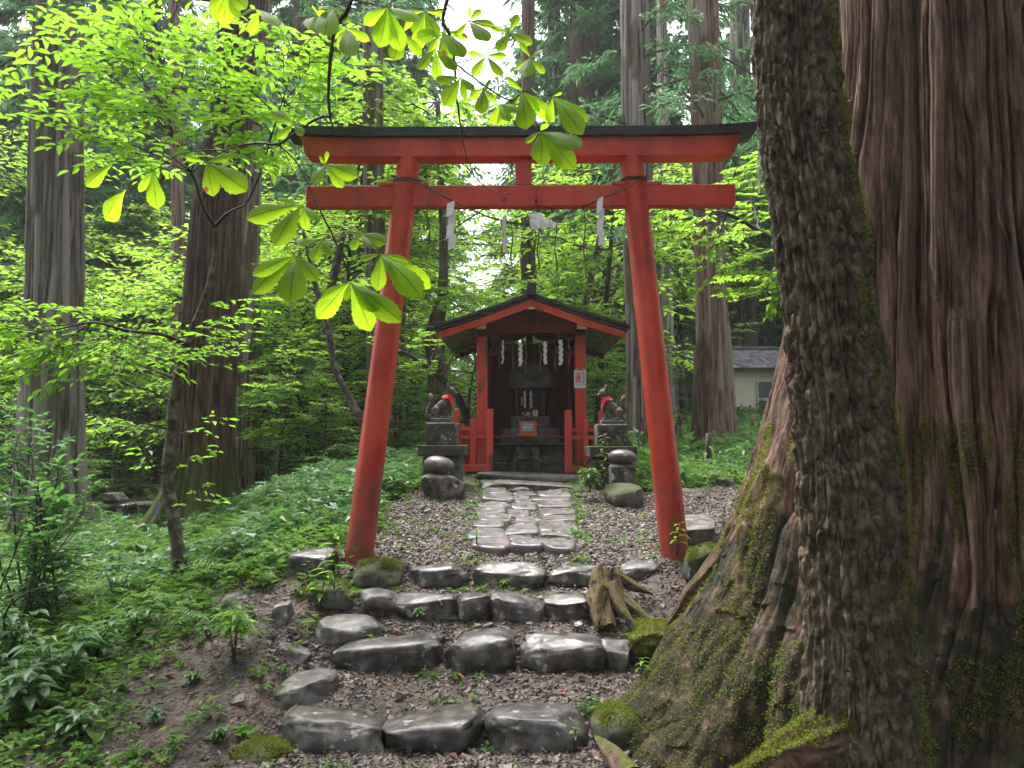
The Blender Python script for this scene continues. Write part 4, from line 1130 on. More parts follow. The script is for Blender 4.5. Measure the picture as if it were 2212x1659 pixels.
# ------------------------------------------------------------------ step stones
def step_stone(u0, u1, vt, vb, label, mat='stone', d=None, dep=.30, e=.5, group=None, name='step_stone', seed=None, rough=.1, n=30):
    if d is None:
        d = G((u0 + u1) / 2, vb)[1]
    zb = 1.5 - (vb - 950) / 1600 * d
    zt = 1.5 - (vt - 950) / 1600 * (d + dep * .7)
    x0, x1 = P(u0, vb, d)[0], P(u1, vb, d)[0]
    s_ = seed if seed is not None else int(u0 + vb)
    wet = mat == 'stone'
    if dep < .12: zb, zt = zb + .04, zt - .03
    mb = MB(); boulder(mb, ((x0 + x1) / 2, d + dep / 2, (zb - .05 + zt) / 2), ((x1 - x0) * (1.07 if wet else 1.03), dep, zt - zb + .06), s_, e - (.08 if wet else 0), 44, rough, nf=5 if wet else 9, flim=(.82, .97) if wet else (.74, .95))
    o = tag(mb.build(name, M[mat], smooth_=True), label, 'stone', group)
    if mat in ('stone_mossy', 'carved_moss'):
        v = mb.verts(); ctr = v.mean(0); nn_ = unit((v - ctr) / np.ptp(v, 0)); q = v * 9
        k = (nn_[:, 2] + .9 * vn(q[:, 0], q[:, 1], q[:, 2], s_) > .45)
        if k.any():
            f_ = MB(); fuzz(f_, v[k], nn_[k], 3500, .013, np.random.default_rng(s_)); f_.build('moss', M['moss_blade'], o)
    return o
gst = 'natural stones edging the steps'
R1, R2, R3, R4 = 3.66, 4.38, 4.81, 5.18
for a in [
    (590, 822, 1508, 1614, 'wide dark wet stone at the left of the lowest step', 'stone', R1, .36, .5),
    (818, 1040, 1510, 1612, 'dark wet stone in the middle of the lowest step, angular at its right end', 'stone', R1, .34, .45),
    (1046, 1276, 1504, 1618, 'grey wet stone at the right of the lowest step, beside a mossy gap', 'stone', R1, .36, .45),
    (1282, 1392, 1500, 1585, 'brown moss-capped stone ending the lowest step by the cedar roots', 'stone_mossy', R1 + .02, .3, .6),
    (716, 948, 1354, 1442, 'long sloping wet stone at the left of the second step', 'stone', R2, .38, .6),
    (953, 1112, 1350, 1440, 'humped wet stone in the middle of the second step', 'stone', R2, .34, .6),
    (1128, 1306, 1356, 1446, 'broad blue-grey stone right of the middle of the second step', 'stone', R2, .34, .45),
    (1300, 1372, 1362, 1438, 'pale lichened small stone at the right end of the second step', 'stone_dry', R2 + .03, .28, .6),
    (766, 862, 1264, 1308, 'rounded brownish stone at the left of the third step', 'stone_dry', R3 + .05, .28, .7),
    (842, 985, 1271, 1326, 'long flat-topped angular stone in the third step', 'stone', R3, .28, .35),
    (989, 1068, 1271, 1326, 'small squarish stone in the third step', 'stone', R3, .26, .5),
    (1058, 1178, 1271, 1334, 'large squarish stone right of the small one in the third step', 'stone', R3, .28, .45),
    (1178, 1274, 1274, 1334, 'flat square stone closing the right end of the third step', 'stone', R3, .28, .4),
    (880, 1012, 1212, 1260, 'long loaf-shaped stone at the left of the top step', 'stone', R4, .26, .6),
    (1020, 1178, 1208, 1262, 'longest loaf-shaped stone in the middle of the top step', 'stone', R4, .27, .55),
    (1185, 1316, 1213, 1248, 'low sloping stone behind the stump in the top step', 'stone', R4 + .05, .26, .55),
    (1342, 1452, 1201, 1266, 'rounded blue-grey boulder right of the stump', 'stone', R4 + .03, .34, .75)]:
    step_stone(a[0], a[1], a[2], a[3], a[4], a[5], a[6], a[7], a[8], gst)
gsd = 'loose boulders left of the steps'
for a in [
    (614, 710, 1181, 1246, 'grey domed boulder behind the mossy one left of the torii', 'stone', None, .32, .6),
    (750, 868, 1200, 1264, 'brown mossy boulder at the foot of the left torii pillar', 'stone_mossy', 5.15, .3, .6),
    (604, 766, 1250, 1322, 'big dark moss-topped boulder left of the third step', 'stone_mossy', None, .36, .5),
    (670, 826, 1320, 1388, 'smooth tan boulder lying left of and above the second step', 'stone_dry', 4.55, .34, .75),
    (578, 704, 1440, 1534, 'pale flat boulder with mossy flank left between the two lowest steps', 'stone_dry', None, .38, .5),
    (478, 622, 1527, 1584, 'pale low boulder behind the mossy one at the lowest step', 'stone_dry', None, .3, .6),
    (486, 612, 1566, 1652, 'dark boulder with green moss on its side at the lower left of the steps', 'stone_mossy', None, .3, .6),
    (565, 658, 1374, 1428, 'grey pointed boulder left of the second step', 'stone_dry', None, .26, .6),
    (466, 532, 1274, 1312, 'small flat pale rock among the weeds left of the steps', 'stone_dry', None, .22, .6),
    (574, 622, 1290, 1350, 'narrow pale tilted rock left of the big mossy boulder', 'stone_dry', None, .22, .6),
    (256, 302, 1463, 1498, 'small pale rock lying alone on the bare soil at lower left', 'stone_dry', None, .14, .7),
    (508, 550, 1232, 1268, 'low mossy rock at the edge of the weeds left of the torii', 'stone_mossy', None, .2, .6)]:
    step_stone(a[0], a[1], a[2], a[3], a[4], a[5], a[6], a[7], a[8], gsd, name='boulder')
for a in [
    (1488, 1562, 1170, 1238, 'squarish mossy stone block right of the right torii pillar', 'carved_moss', 4.95, .3, .3),
    (1456, 1572, 1106, 1180, 'large flat grey rock behind the right torii pillar base', 'stone_dry', 5.75, .8, .6),
    (1532, 1562, 1020, 1050, 'small pale pointed rock on the bank right of the side path', 'stone_dry', 8.2, .2, .7),
    (1556, 1600, 1030, 1064, 'dark low rock on the bank beside the pointed one', 'stone', 8.0, .3, .6),
    (1240, 1262, 1322, 1346, 'fist-sized blue-grey stone lying before the third step', 'stone', 4.62, .09, .8),
    (1136, 1152, 1324, 1338, 'small round stone on the gravel before the third step', 'stone', 4.62, .06, .8)]:
    step_stone(a[0], a[1], a[2], a[3], a[4], a[5], a[6], a[7], a[8], name='rock' if 'moss' != a[5] else 'moss_mound')

mm = step_stone(1366, 1505, 1326, 1394, 'mound of bright yellow-green moss between the stump and the cedar root', 'moss', 4.38, .40, .7, name='moss_mound', rough=.26)
mv = np.array([v.co for v in mm.data.vertices]) + np.array(mm.location); mn = unit((mv - mv.mean(0)) / (np.ptp(mv, 0) + 1e-6))
mb = MB(); fuzz(mb, mv, mn, 9000, .015); mb.build('moss_fronds', M['moss_blade'], mm)
# threshold slabs
for (u0, u1, vt, vb, d, dep, lab, mt) in [(1028, 1256, 1036, 1058, 7.85, .42, 'long pale worn threshold slab at the end of the stone path', 'stone_dry'),
                                      (1026, 1272, 1018, 1037, 8.45, .36, 'upper dark threshold slab just before the shrine fence', 'path')]:
    step_stone(u0, u1, vt, vb, lab, mt, d, dep, .25, 'threshold slabs before the shrine', 'threshold_slab', rough=.05, n=40)

# paving stones: rows measured along the path
ORD = ['first', 'second', 'third', 'fourth', 'fifth', 'sixth', 'seventh', 'eighth', 'ninth', 'tenth', 'eleventh']
SIDE = ['left', 'middle', 'right']
r_ = random.Random(11)
def path_x(y, q):                     # left edge, two inner joints, right edge of the path at distance y
    f = (y - 5.6) / 2.2
    e = [-.395 - .02 * f * 0, -.11, .13, .43]
    w_ = [-.39, -.09, .12, .53]
    return e[q] + (w_[q] - e[q]) * f
for j, cnt in enumerate((8, 10, 9)):
    cuts = [5.55 + r_.uniform(-.03, .05)]
    ws = [r_.uniform(.6, 1.5) for _ in range(cnt)]
    tot = sum(ws)
    for q in ws: cuts.append(cuts[-1] + q / tot * 2.27)
    for i in range(cnt):
        y0, y1 = cuts[i], cuts[i + 1]; ym = (y0 + y1) / 2
        jl, jr = (.04 * math.sin(i * 2.3 + j)) if j else 0, (.04 * math.sin(i * 2.3 + j + 1)) if j < 2 else 0
        x0, x1 = path_x(ym, j) + jl * (j > 0) + (r_.uniform(-.03, .02) if j == 0 else 0), path_x(ym, j + 1) + jr + (r_.uniform(-.02, .03) if j == 2 else 0)
        zz = Hs((x0 + x1) / 2, ym)
        mt = 'path_red' if r_.random() < .3 else 'path'
        mb = MB(); slab(mb, ((x0 + x1) / 2, ym, zz + (.03 if i else .055) + r_.uniform(-.008, .010)), (x1 - x0 + .004, (y1 - y0) * 1.02, .09 if i else .17), 100 + i * 3 + j)
        tag(mb.build('paving_stone', M[mt], smooth_=True), '%s wet flagstone, %s of the %s column of the path counting from the torii' % ('brown' if mt == 'path_red' else 'grey', ORD[i], SIDE[j]), 'flagstone', 'flagstones of the path')

# gravel chips and litter
def chips(n, region, size, mat, name, label, cat, zoff=.0, mask=None, flat=.5):
    x = rng.uniform(region[0], region[1], n * 3); y = region[2] + (region[3] - region[2]) * rng.random(n * 3) ** 1.15
    m = mask(x, y) if mask else np.ones(len(x))
    k = rng.random(len(x)) < m
    x, y = x[k][:n], y[k][:n]; n = len(x)
    z = H(x, y) + (1 - smooth(9, 16, y)) * fbm(x * 9, y * 9, 0, 41, 3) * .022
    s_ = size * np.exp(rng.normal(0, .35, n))
    base = np.array([(-1, -1, -1), (1, -1, -1), (1, 1, -1), (-1, 1, -1), (-.7, -.7, 1), (.7, -.7, 1), (.7, .7, 1), (-.7, .7, 1)], float)
    V = np.repeat(base[None], n, 0) * (1 + rng.normal(0, .32, (n, 8, 3)))
    V[:, :, 2] *= flat; V[:, :, 0] *= rng.uniform(.7, 1.5, (n, 1))
    a = rng.uniform(0, 6.28, n); c, s2 = np.cos(a)[:, None], np.sin(a)[:, None]
    X = V[:, :, 0] * c - V[:, :, 1] * s2; Y = V[:, :, 0] * s2 + V[:, :, 1] * c
    Zt = V[:, :, 2] + X * rng.normal(0, .2, (n, 1)) + Y * rng.normal(0, .2, (n, 1))
    W_ = np.stack([X, Y, Zt], -1) * s_[:, None, None] * .5 + np.stack([x, y, z + s_ * .12 + zoff], -1)[:, None, :]
    F = np.array([[0, 3, 2, 1], [4, 5, 6, 7], [0, 1, 5, 4], [1, 2, 6, 5], [2, 3, 7, 6], [3, 0, 4, 7]])
    mb = MB(); mb.add(W_.reshape(-1, 3), (np.arange(n)[:, None, None] * 8 + F[None]).reshape(-1, 4))
    o = mb.build(name, M[mat], at=(0, 0, 0)); tag(o, label, cat, kind='stuff')
chips(60000, (-1.7, 5.5, 3.0, 9.0), .015, 'pebble', 'gravel', 'loose grey-pink gravel chips over the forecourt, path and steps', 'gravel', mask=lambda x, y: gravel_mask(x, y) ** 1.2)
chips(2200, (-4.5, 1.1, 2.9, 6.2), .024, 'pebble', 'scattered_pebbles', 'larger broken stones scattered over the bare soil by the steps', 'pebbles', mask=lambda x, y: (1 - veg_mask(x, y)) * np.clip(.25 + vn(x * 2, y * 2, 0, 77), .06, 1))

def litter(n, region, mat, name, label):
    x = rng.uniform(region[0], region[1], n); y = rng.uniform(region[2], region[3], n)
    z = H(x, y) + .02
    mb = MB(); a = rng.uniform(0, 6.28, n)
    cards(mb, np.stack([x, y, z], 1), np.stack([np.cos(a), np.sin(a), rng.normal(0, .15, n)], 1), np.stack([rng.normal(0, .4, n), rng.normal(0, .4, n), np.ones(n)], 1), rng.uniform(.03, .085, n) * (1 if n < 1000 else .45), .028 * (1 if n < 1000 else .5), fold=.25, six=True)
    tag(mb.build(name, M[mat], at=(0, 0, 0)), label, 'fallen leaves', kind='stuff')
litter(420, (-4.5, 3.2, 3.0, 9.0), 'litter', 'fallen_leaves', 'dry brown leaves scattered over gravel and soil')

for (x_, y_, n_) in ((0, 0, 7000),):
    litter(n_, (-4.8, 1.2, 2.9, 5.4), 'litter_dark', 'leaf_litter', 'wet dark leaf litter and debris on the soil around the steps')
# ------------------------------------------------------------------ stump and roots in front
def root_tube(mb, px, rad, seed=0, n=26, sub=40, ridge=.12):
    c = rope_path(px, sub); r = np.interp(np.linspace(0, 1, sub), np.linspace(0, 1, len(rad)), rad)
    T = unit(np.gradient(c, axis=0)); A = unit(np.cross(T, [0, 0, 1.0])); B = np.cross(A, T)
    th = np.arange(n) / n * 2 * math.pi
    t = np.linspace(0, 1, sub)[:, None]
    R = r[:, None] * (1 + ridge * vn(np.cos(th)[None] * 3, np.sin(th)[None] * 3, t * 4, seed) + ridge * .6 * vn(np.cos(th)[None] * 6, np.sin(th)[None] * 6, t * 7, seed + 1))
    V = c[:, None] + R[..., None] * (np.cos(th)[None, :, None] * A[:, None] + np.sin(th)[None, :, None] * B[:, None])
    mb.grid(V.reshape(-1, 3), n, sub, wrap_u=True)
t = thing('tree_stump', 'weathered mossy stump with splayed roots on the third step', 'stump', P(1320, 1335, 4.75))
mb = MB()
root_tube(mb, [(1302, 1228, 4.95), (1298, 1262, 4.9), (1296, 1300, 4.82), (1312, 1360, 4.66)], [.045, .065, .08, .05], 3, 40, 50, .3)
mb.build('stump_body', M['root'], t, smooth_=True)
for k, px in enumerate([[(1325, 1250, 4.92), (1345, 1290, 4.86), (1385, 1325, 4.75), (1420, 1350, 4.66)], [(1318, 1262, 4.85), (1338, 1310, 4.74), (1370, 1345, 4.62)], [(1298, 1270, 4.8), (1288, 1320, 4.7), (1290, 1352, 4.6)], [(1318, 1240, 4.95), (1362, 1262, 4.95), (1412, 1284, 4.9)]]):
    mb = MB(); root_tube(mb, px, [.045, .035, .003], 20 + k, 20, 30, .25); mb.build('root', M['root'], t, smooth_=True)
mb = MB(); root_tube(mb, [(1285, 1590, 3.62), (1322, 1630, 3.48), (1365, 1680, 3.32)], [.004, .045, .05], 31)
tag(mb.build('surface_root', M['root'], smooth_=True), 'orange-brown root surfacing beside the cedar at the foot of the steps', 'root')

# ------------------------------------------------------------------ the great cedar and the rough-barked tree
def great_cedar():
    cx, cyy = 2.46, 4.05
    t = thing('giant_cedar', 'massive cedar with stringy red-brown bark and wide mossy root flare at the right', 'tree', (cx, cyy, 0))
    nt_, zs = 1400, np.concatenate([np.linspace(-.25, 3.8, 640), np.linspace(3.83, 12, 90)])
    th = np.arange(nt_) / nt_ * 2 * math.pi
    TH, Z = np.meshgrid(th, zs)
    R = .80 - .018 * np.clip(Z, 0, 12)
    # flares: (angle, angular width, [z, extra])
    def flare(a0, w, zz, ee):
        dd = np.angle(np.exp(1j * (TH - a0)))
        return np.exp(-(dd / w) ** 2) * np.interp(Z, zz, ee)
    fz = [-.3, 0, .3, .75, 1.2, 1.6, 2.1, 2.6, 3.4, 4.5]
    R = R + flare(math.pi + .12, .50, fz, [1.5, 1.24, .97, .70, .50, .38, .24, .15, .05, 0])
    R = R + flare(math.pi + .62, .24, fz, [.9, .62, .42, .2, .08, .03, 0, 0, 0, 0])
    R = R + flare(math.pi - .65, .34, fz, [1.2, .9, .6, .3, .14, .06, 0, 0, 0, 0])
    R = R + flare(-math.pi / 2, .5, fz, [.5, .3, .2, .12, .06, .02, 0, 0, 0, 0])
    R = R + flare(-.5, .5, fz, [.9, .6, .4, .2, .1, .05, 0, 0, 0, 0]) + flare(1.2, .5, fz, [.9, .6, .4, .2, .1, .05, 0, 0, 0, 0])
    R = R - flare(-1.15, .10, [-.3, 0, 1, 3, 6, 12], [.05, .05, .09, .10, .08, .03])      # long fluted hollows
    R = R - flare(-1.72, .07, [-.3, 0, 1, 3, 6, 12], [.0, .02, .06, .07, .05, .02])
    R = R - flare(-2.35, .08, [-.3, 0, 1, 3, 6, 12], [.03, .05, .10, .10, .06, .02])
    R = R - flare(math.pi + .50, .085, [-.3, 0, .12, .3, .5, .8], [.5, .42, .3, .12, .05, 0])
    C_, S_ = np.cos(TH), np.sin(TH)
    low = 1 - smooth(.5, 1.5, Z)
    # braided strips
    w1 = 1.3 * vn(C_ * 2.2, S_ * 2.2, Z * .55, 1) + .9 * vn(C_ * 6, S_ * 6, Z * 1.1, 2) + .25 * vn(C_ * 14, S_ * 14, Z * 3.5, 3)
    d = 0; tone = 0
    for K, amp, Lz, sd_ in ((58, .085, .55, 5), (170, .020, 1.5, 8)):
        u = TH / (2 * math.pi) * K + w1 * (K / 64.) ** .6
        cell = np.mod(np.floor(u), K); f = u - np.floor(u)
        hump = np.clip(1 - np.abs(2 * f - 1) ** 3.2, 0, 1) ** .6
        seg = Z * Lz + _h(cell, cell, cell, sd_) * 7 + .15 * vn(C_ * 20, S_ * 20, Z * 5, 9)
        off = _h(cell, np.floor(seg), cell, sd_ + 1); off2 = _h(cell, np.floor(seg) + 1, cell, sd_ + 1)
        fr = seg - np.floor(seg); off = off + (off2 - off) * smooth(.90, 1.0, fr)
        d = d + amp * (hump * (.3 + 1.0 * off) - .45) * (1 - .4 * low)
        tone = tone + (off - .5) * .8 * hump
    fu_ = TH / (2 * math.pi) * 420 + w1 * 3.2 + 1.5 * vn(C_ * 18, S_ * 18, Z * 1.5, 12)
    d = d + .005 * (np.abs(2 * (fu_ - np.floor(fu_)) - 1) - .5) * (.5 + vn(C_ * 30, S_ * 30, Z * 4, 18))
    # cracked plates low down
    pu = TH / (2 * math.pi) * 150 + 3 * vn(C_ * 5, S_ * 5, Z * 1.5, 14); pz = Z * 7 + 2.5 * vn(C_ * 9, S_ * 9, Z * 4, 15)
    pc = _h(np.floor(pu), np.floor(pz + _h(np.floor(pu), pu * 0, pu * 0, 6)), pu * 0, 13)
    d = d + low * .022 * (pc - .5) + low * .07 * fbm(C_ * 7, S_ * 7, Z * 2.5, 16, 4)
    d = d + .010 * fbm(C_ * 22, S_ * 22, Z * 6, 17, 3)
    R = R + d
    X = cx + R * C_ * 1.0; Y = cyy + R * S_ * .86
    moss = 1.05 * (1 - smooth(.2, 1.9, Z)) + .45 * vn(C_ * 6, S_ * 6, Z * 2.2, 19) - .33 + .18 * smooth(.3, .6, -S_ * .2 - C_ * .9) * (1 - smooth(1.5, 3, Z))  # moss plus painted shade: dark colour thickens toward the occluded base
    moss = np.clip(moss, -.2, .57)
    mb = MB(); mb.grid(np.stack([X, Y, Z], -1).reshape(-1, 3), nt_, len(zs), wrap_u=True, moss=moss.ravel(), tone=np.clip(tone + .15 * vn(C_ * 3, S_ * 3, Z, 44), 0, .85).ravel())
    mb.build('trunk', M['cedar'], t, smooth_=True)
    pts_ = np.stack([X, Y, Z], -1); nn = np.stack([C_, S_, Z * 0 + .3], -1); sel = (vn(C_ * 7, S_ * 7, Z * 2.6, 23) + .35 * low > .26) & (Z < 1.6) & (S_ < .3)
    if sel.any():
        mb = MB(); fuzz(mb, pts_[sel], nn[sel], 52000, .017, np.random.default_rng(9)); mb.build('moss', M['moss_blade'], t)
    # loose bark strips
    rr = random.Random(4)
    for k in range(10):
        a = rr.uniform(-2.3, -.9); z = rr.uniform(.9, 3.7); L_ = rr.uniform(.10, .30)
        rad = .83 - .018 * z + .02
        p0 = np.array([cx + rad * math.cos(a), cyy + rad * .86 * math.sin(a), z])
        o = np.array([math.cos(a), math.sin(a), 0]); sgn = rr.choice([-1, -1, 1])
        pts = [p0, p0 + np.array([0, 0, sgn * L_ * .5]) + o * .012 + np.array([rr.uniform(-.02, .02), 0, 0]), p0 + np.array([rr.uniform(-.04, .04), 0, sgn * L_]) + o * rr.uniform(.02, .05)]
        mb = MB(); mb.tube(pts, [.009, .008, .002], 6)
        mb.build('loose_bark_strip', M['cedar'], t, smooth_=True)
    for k, (px, rad) in enumerate([([(1740, 960, 4.2), (1650, 1090, 4.3), (1590, 1170, 4.35), (1530, 1240, 4.4), (1480, 1300, 4.45), (1440, 1350, 4.45)], [.14, .09, .065, .05, .04, .004])]):
        mb = MB(); root_tube(mb, px, rad, 50 + k, 36, 60, .22); mb.build('root', M['root'], t, smooth_=True)
    return t
great_cedar()
# leafy creeper on the cedar flare
mb = MB(); n = 1500
uu = 1440 + rng.random(n) * 90 ; f = rng.random(n)
uu = 1512 - f * 60 + rng.normal(0, 14, n); vv = 1240 + f * 190 + rng.normal(0, 10, n)
pts = []
for u, v in zip(uu, vv):
    pts.append(P(u, v, 3.0))
D = np.array(pts) - np.array(EYE); 
# march each ray onto the flare surface
cx, cyy = 2.46, 4.05
hit = []
for q in D:
    for s_ in np.arange(1.0, 1.6, .008):
        w = np.array(EYE) + q * s_
        a = math.atan2((w[1] - cyy) / .86, w[0] - cx); r_w = math.hypot(w[0] - cx, (w[1] - cyy) / .86); z = w[2]
        fl = lambda a0, wd, ee: math.exp(-((math.atan2(math.sin(a - a0), math.cos(a - a0))) / wd) ** 2) * np.interp(z, [-.3, 0, .3, .75, 1.2, 1.6, 2.1, 2.6, 3.4, 4.5], ee)
        Rr = .80 - .018 * z + fl(math.pi + .12, .50, [1.35, 1.12, .86, .62, .46, .36, .24, .15, .05, 0]) + fl(math.pi + .62, .24, [.9, .62, .42, .2, .08, .03, 0, 0, 0, 0])
        if r_w <= Rr + .02:
            hit.append(w - unit(q) * .012); break
hit = np.array(hit) if hit else np.zeros((0, 3)); n = len(hit)
if n:
    cards(mb, hit, np.stack([rng.normal(-.2, .6, n), rng.normal(-.5, .3, n), rng.normal(-.5, .4, n)], 1), np.stack([rng.normal(-.4, .4, n), -np.ones(n), rng.normal(.6, .4, n)], 1), rng.uniform(.014, .028, n), .02, six=True)
    tag(mb.build('creeper', M['ivy']), 'small round-leaved green creeper climbing the cedar root flare', 'creeper')

# rough-barked tree (a horse chestnut: its branches reach over the gate)
RT = [(1925, 1790, 2.80), (1870, 1659, 2.80), (1846, 1300, 2.78), (1826, 1000, 2.76), (1790, 700, 2.74), (1757, 450, 2.72), (1725, 250, 2.72), (1705, 0, 2.72), (1690, -260, 2.72), (1668, -600, 2.72), (1600, -1200, 2.75)]
RR = [.245, .192, .172, .166, .156, .150, .142, .134, .128, .12, .10]
def rough_tree():
    base = P(*RT[0]); 
    t = thing('chestnut_tree', 'leaning tree with coarse plated bark and mossy right side in front of the cedar', 'tree', (base[0], base[1], 0))
    n = 620; c = rope_path(RT, n); zz = np.linspace(c[0, 2], c[-1, 2], n)
    o = np.argsort(c[:, 2]); c = np.stack([np.interp(zz, c[o, 2], c[o, k]) for k in range(3)], 1)
    r = np.interp(zz, [P(*q)[2] for q in RT], RR)
    nt_ = 460; th = np.arange(nt_) / nt_ * 2 * math.pi
    TH, Z = np.meshgrid(th, zz); R0 = np.repeat(r[:, None], nt_, 1); C_, S_ = np.cos(TH), np.sin(TH)
    R = R0 * (1 + .05 * vn(C_, S_, Z * 1.3, 60) + .035 * vn(C_ * 2, S_ * 2, Z * 3, 61))
    R = R + .35 * np.exp(-np.maximum(Z + .02, 0) / .16) * np.exp(-(np.angle(np.exp(1j * (TH - math.pi - .2))) / .55) ** 2) + .12 * np.exp(-np.maximum(Z, 0) / .2)
    # worley plates
    K = 34; su = K / (2 * math.pi)
    U = TH * su + .45 * vn(C_ * 4, S_ * 4, Z * 7, 62); W_ = Z * 15.0 + .9 * vn(C_ * 6, S_ * 6, Z * 11, 63)
    fu, fw = np.floor(U), np.floor(W_)
    F1 = np.full(U.shape, 9.); F2 = np.full(U.shape, 9.); ID = np.zeros(U.shape)
    for du in (-1, 0, 1):
        for dw in (-1, 0, 1):
            cu, cw = fu + du, fw + dw; cm = np.mod(cu, K)
            px = cu + .15 + .7 * _h(cm, cw, cm, 65); pw = cw + .15 + .7 * _h(cm, cw, cm, 66)
            dd = np.abs(U - px) * .9 + np.hypot((U - px) * .4, (W_ - pw) * .62)
            idn = _h(cm, cw, cm, 67)
            closer = dd < F1
            F2 = np.where(closer, F1, np.minimum(F2, dd)); ID = np.where(closer, idn, ID); F1 = np.where(closer, dd, F1)
    plate = smooth(.03, .16, F2 - F1)
    R = R + .013 * (plate * (.35 + .9 * ID) - .6) + .006 * np.sin(TH * 26 + 3 * vn(C_ * 3, S_ * 3, Z * 3, 64)) + .013 * fbm(C_ * 9, S_ * 9, Z * 26, 68, 5)
    side = smooth(.35, .85, C_ * .97 + S_ * -.2 + .35 * vn(C_ * 3, S_ * 3, Z * 4, 69))
    R = R + side * .012 * (fbm(C_ * 20, S_ * 20, Z * 60, 70, 3) + .6)
    X = c[:, 0][:, None] + R * C_; Y = c[:, 1][:, None] + R * S_
    moss = side * .6 - .10 + .5 * np.exp(-np.maximum(Z - .05, 0) / .12)
    mb = MB(); mb.grid(np.stack([X, Y, Z], -1).reshape(-1, 3), nt_, n, wrap_u=True, moss=moss.ravel())
    mb.build('trunk', M['rough_bark'], t, smooth_=True)
    rm = np.random.default_rng(8); pts_ = np.stack([X, Y, Z], -1); nn = np.stack([C_, S_, Z * 0], -1)
    sel = (side + .8 * vn(C_ * 5, S_ * 5, Z * 7, 71) > .98)
    mb = MB(); fuzz(mb, pts_[sel], nn[sel], 22000, .012, rm); mb.build('moss', M['moss_blade'], t)
    mb = MB(); root_tube(mb, [(1840, 1560, 2.72), (1770, 1600, 2.74), (1680, 1640, 2.85), (1560, 1690, 2.98)], [.10, .08, .055, .004], 77, 40, 70, .3)
    mb.build('root', M['root'], t, smooth_=True)
    v_ = mb.verts(); cc = np.repeat(rope_path([(1840, 1560, 2.72), (1770, 1600, 2.74), (1680, 1640, 2.85), (1560, 1690, 2.98)], 70), 40, 0); n_ = unit(v_ - cc); up_ = n_[:, 2] > .2
    mb = MB(); fuzz(mb, v_[up_], n_[up_], 6000, .014, rm); mb.build('moss', M['moss_blade'], t)
    return t
chest = rough_tree()

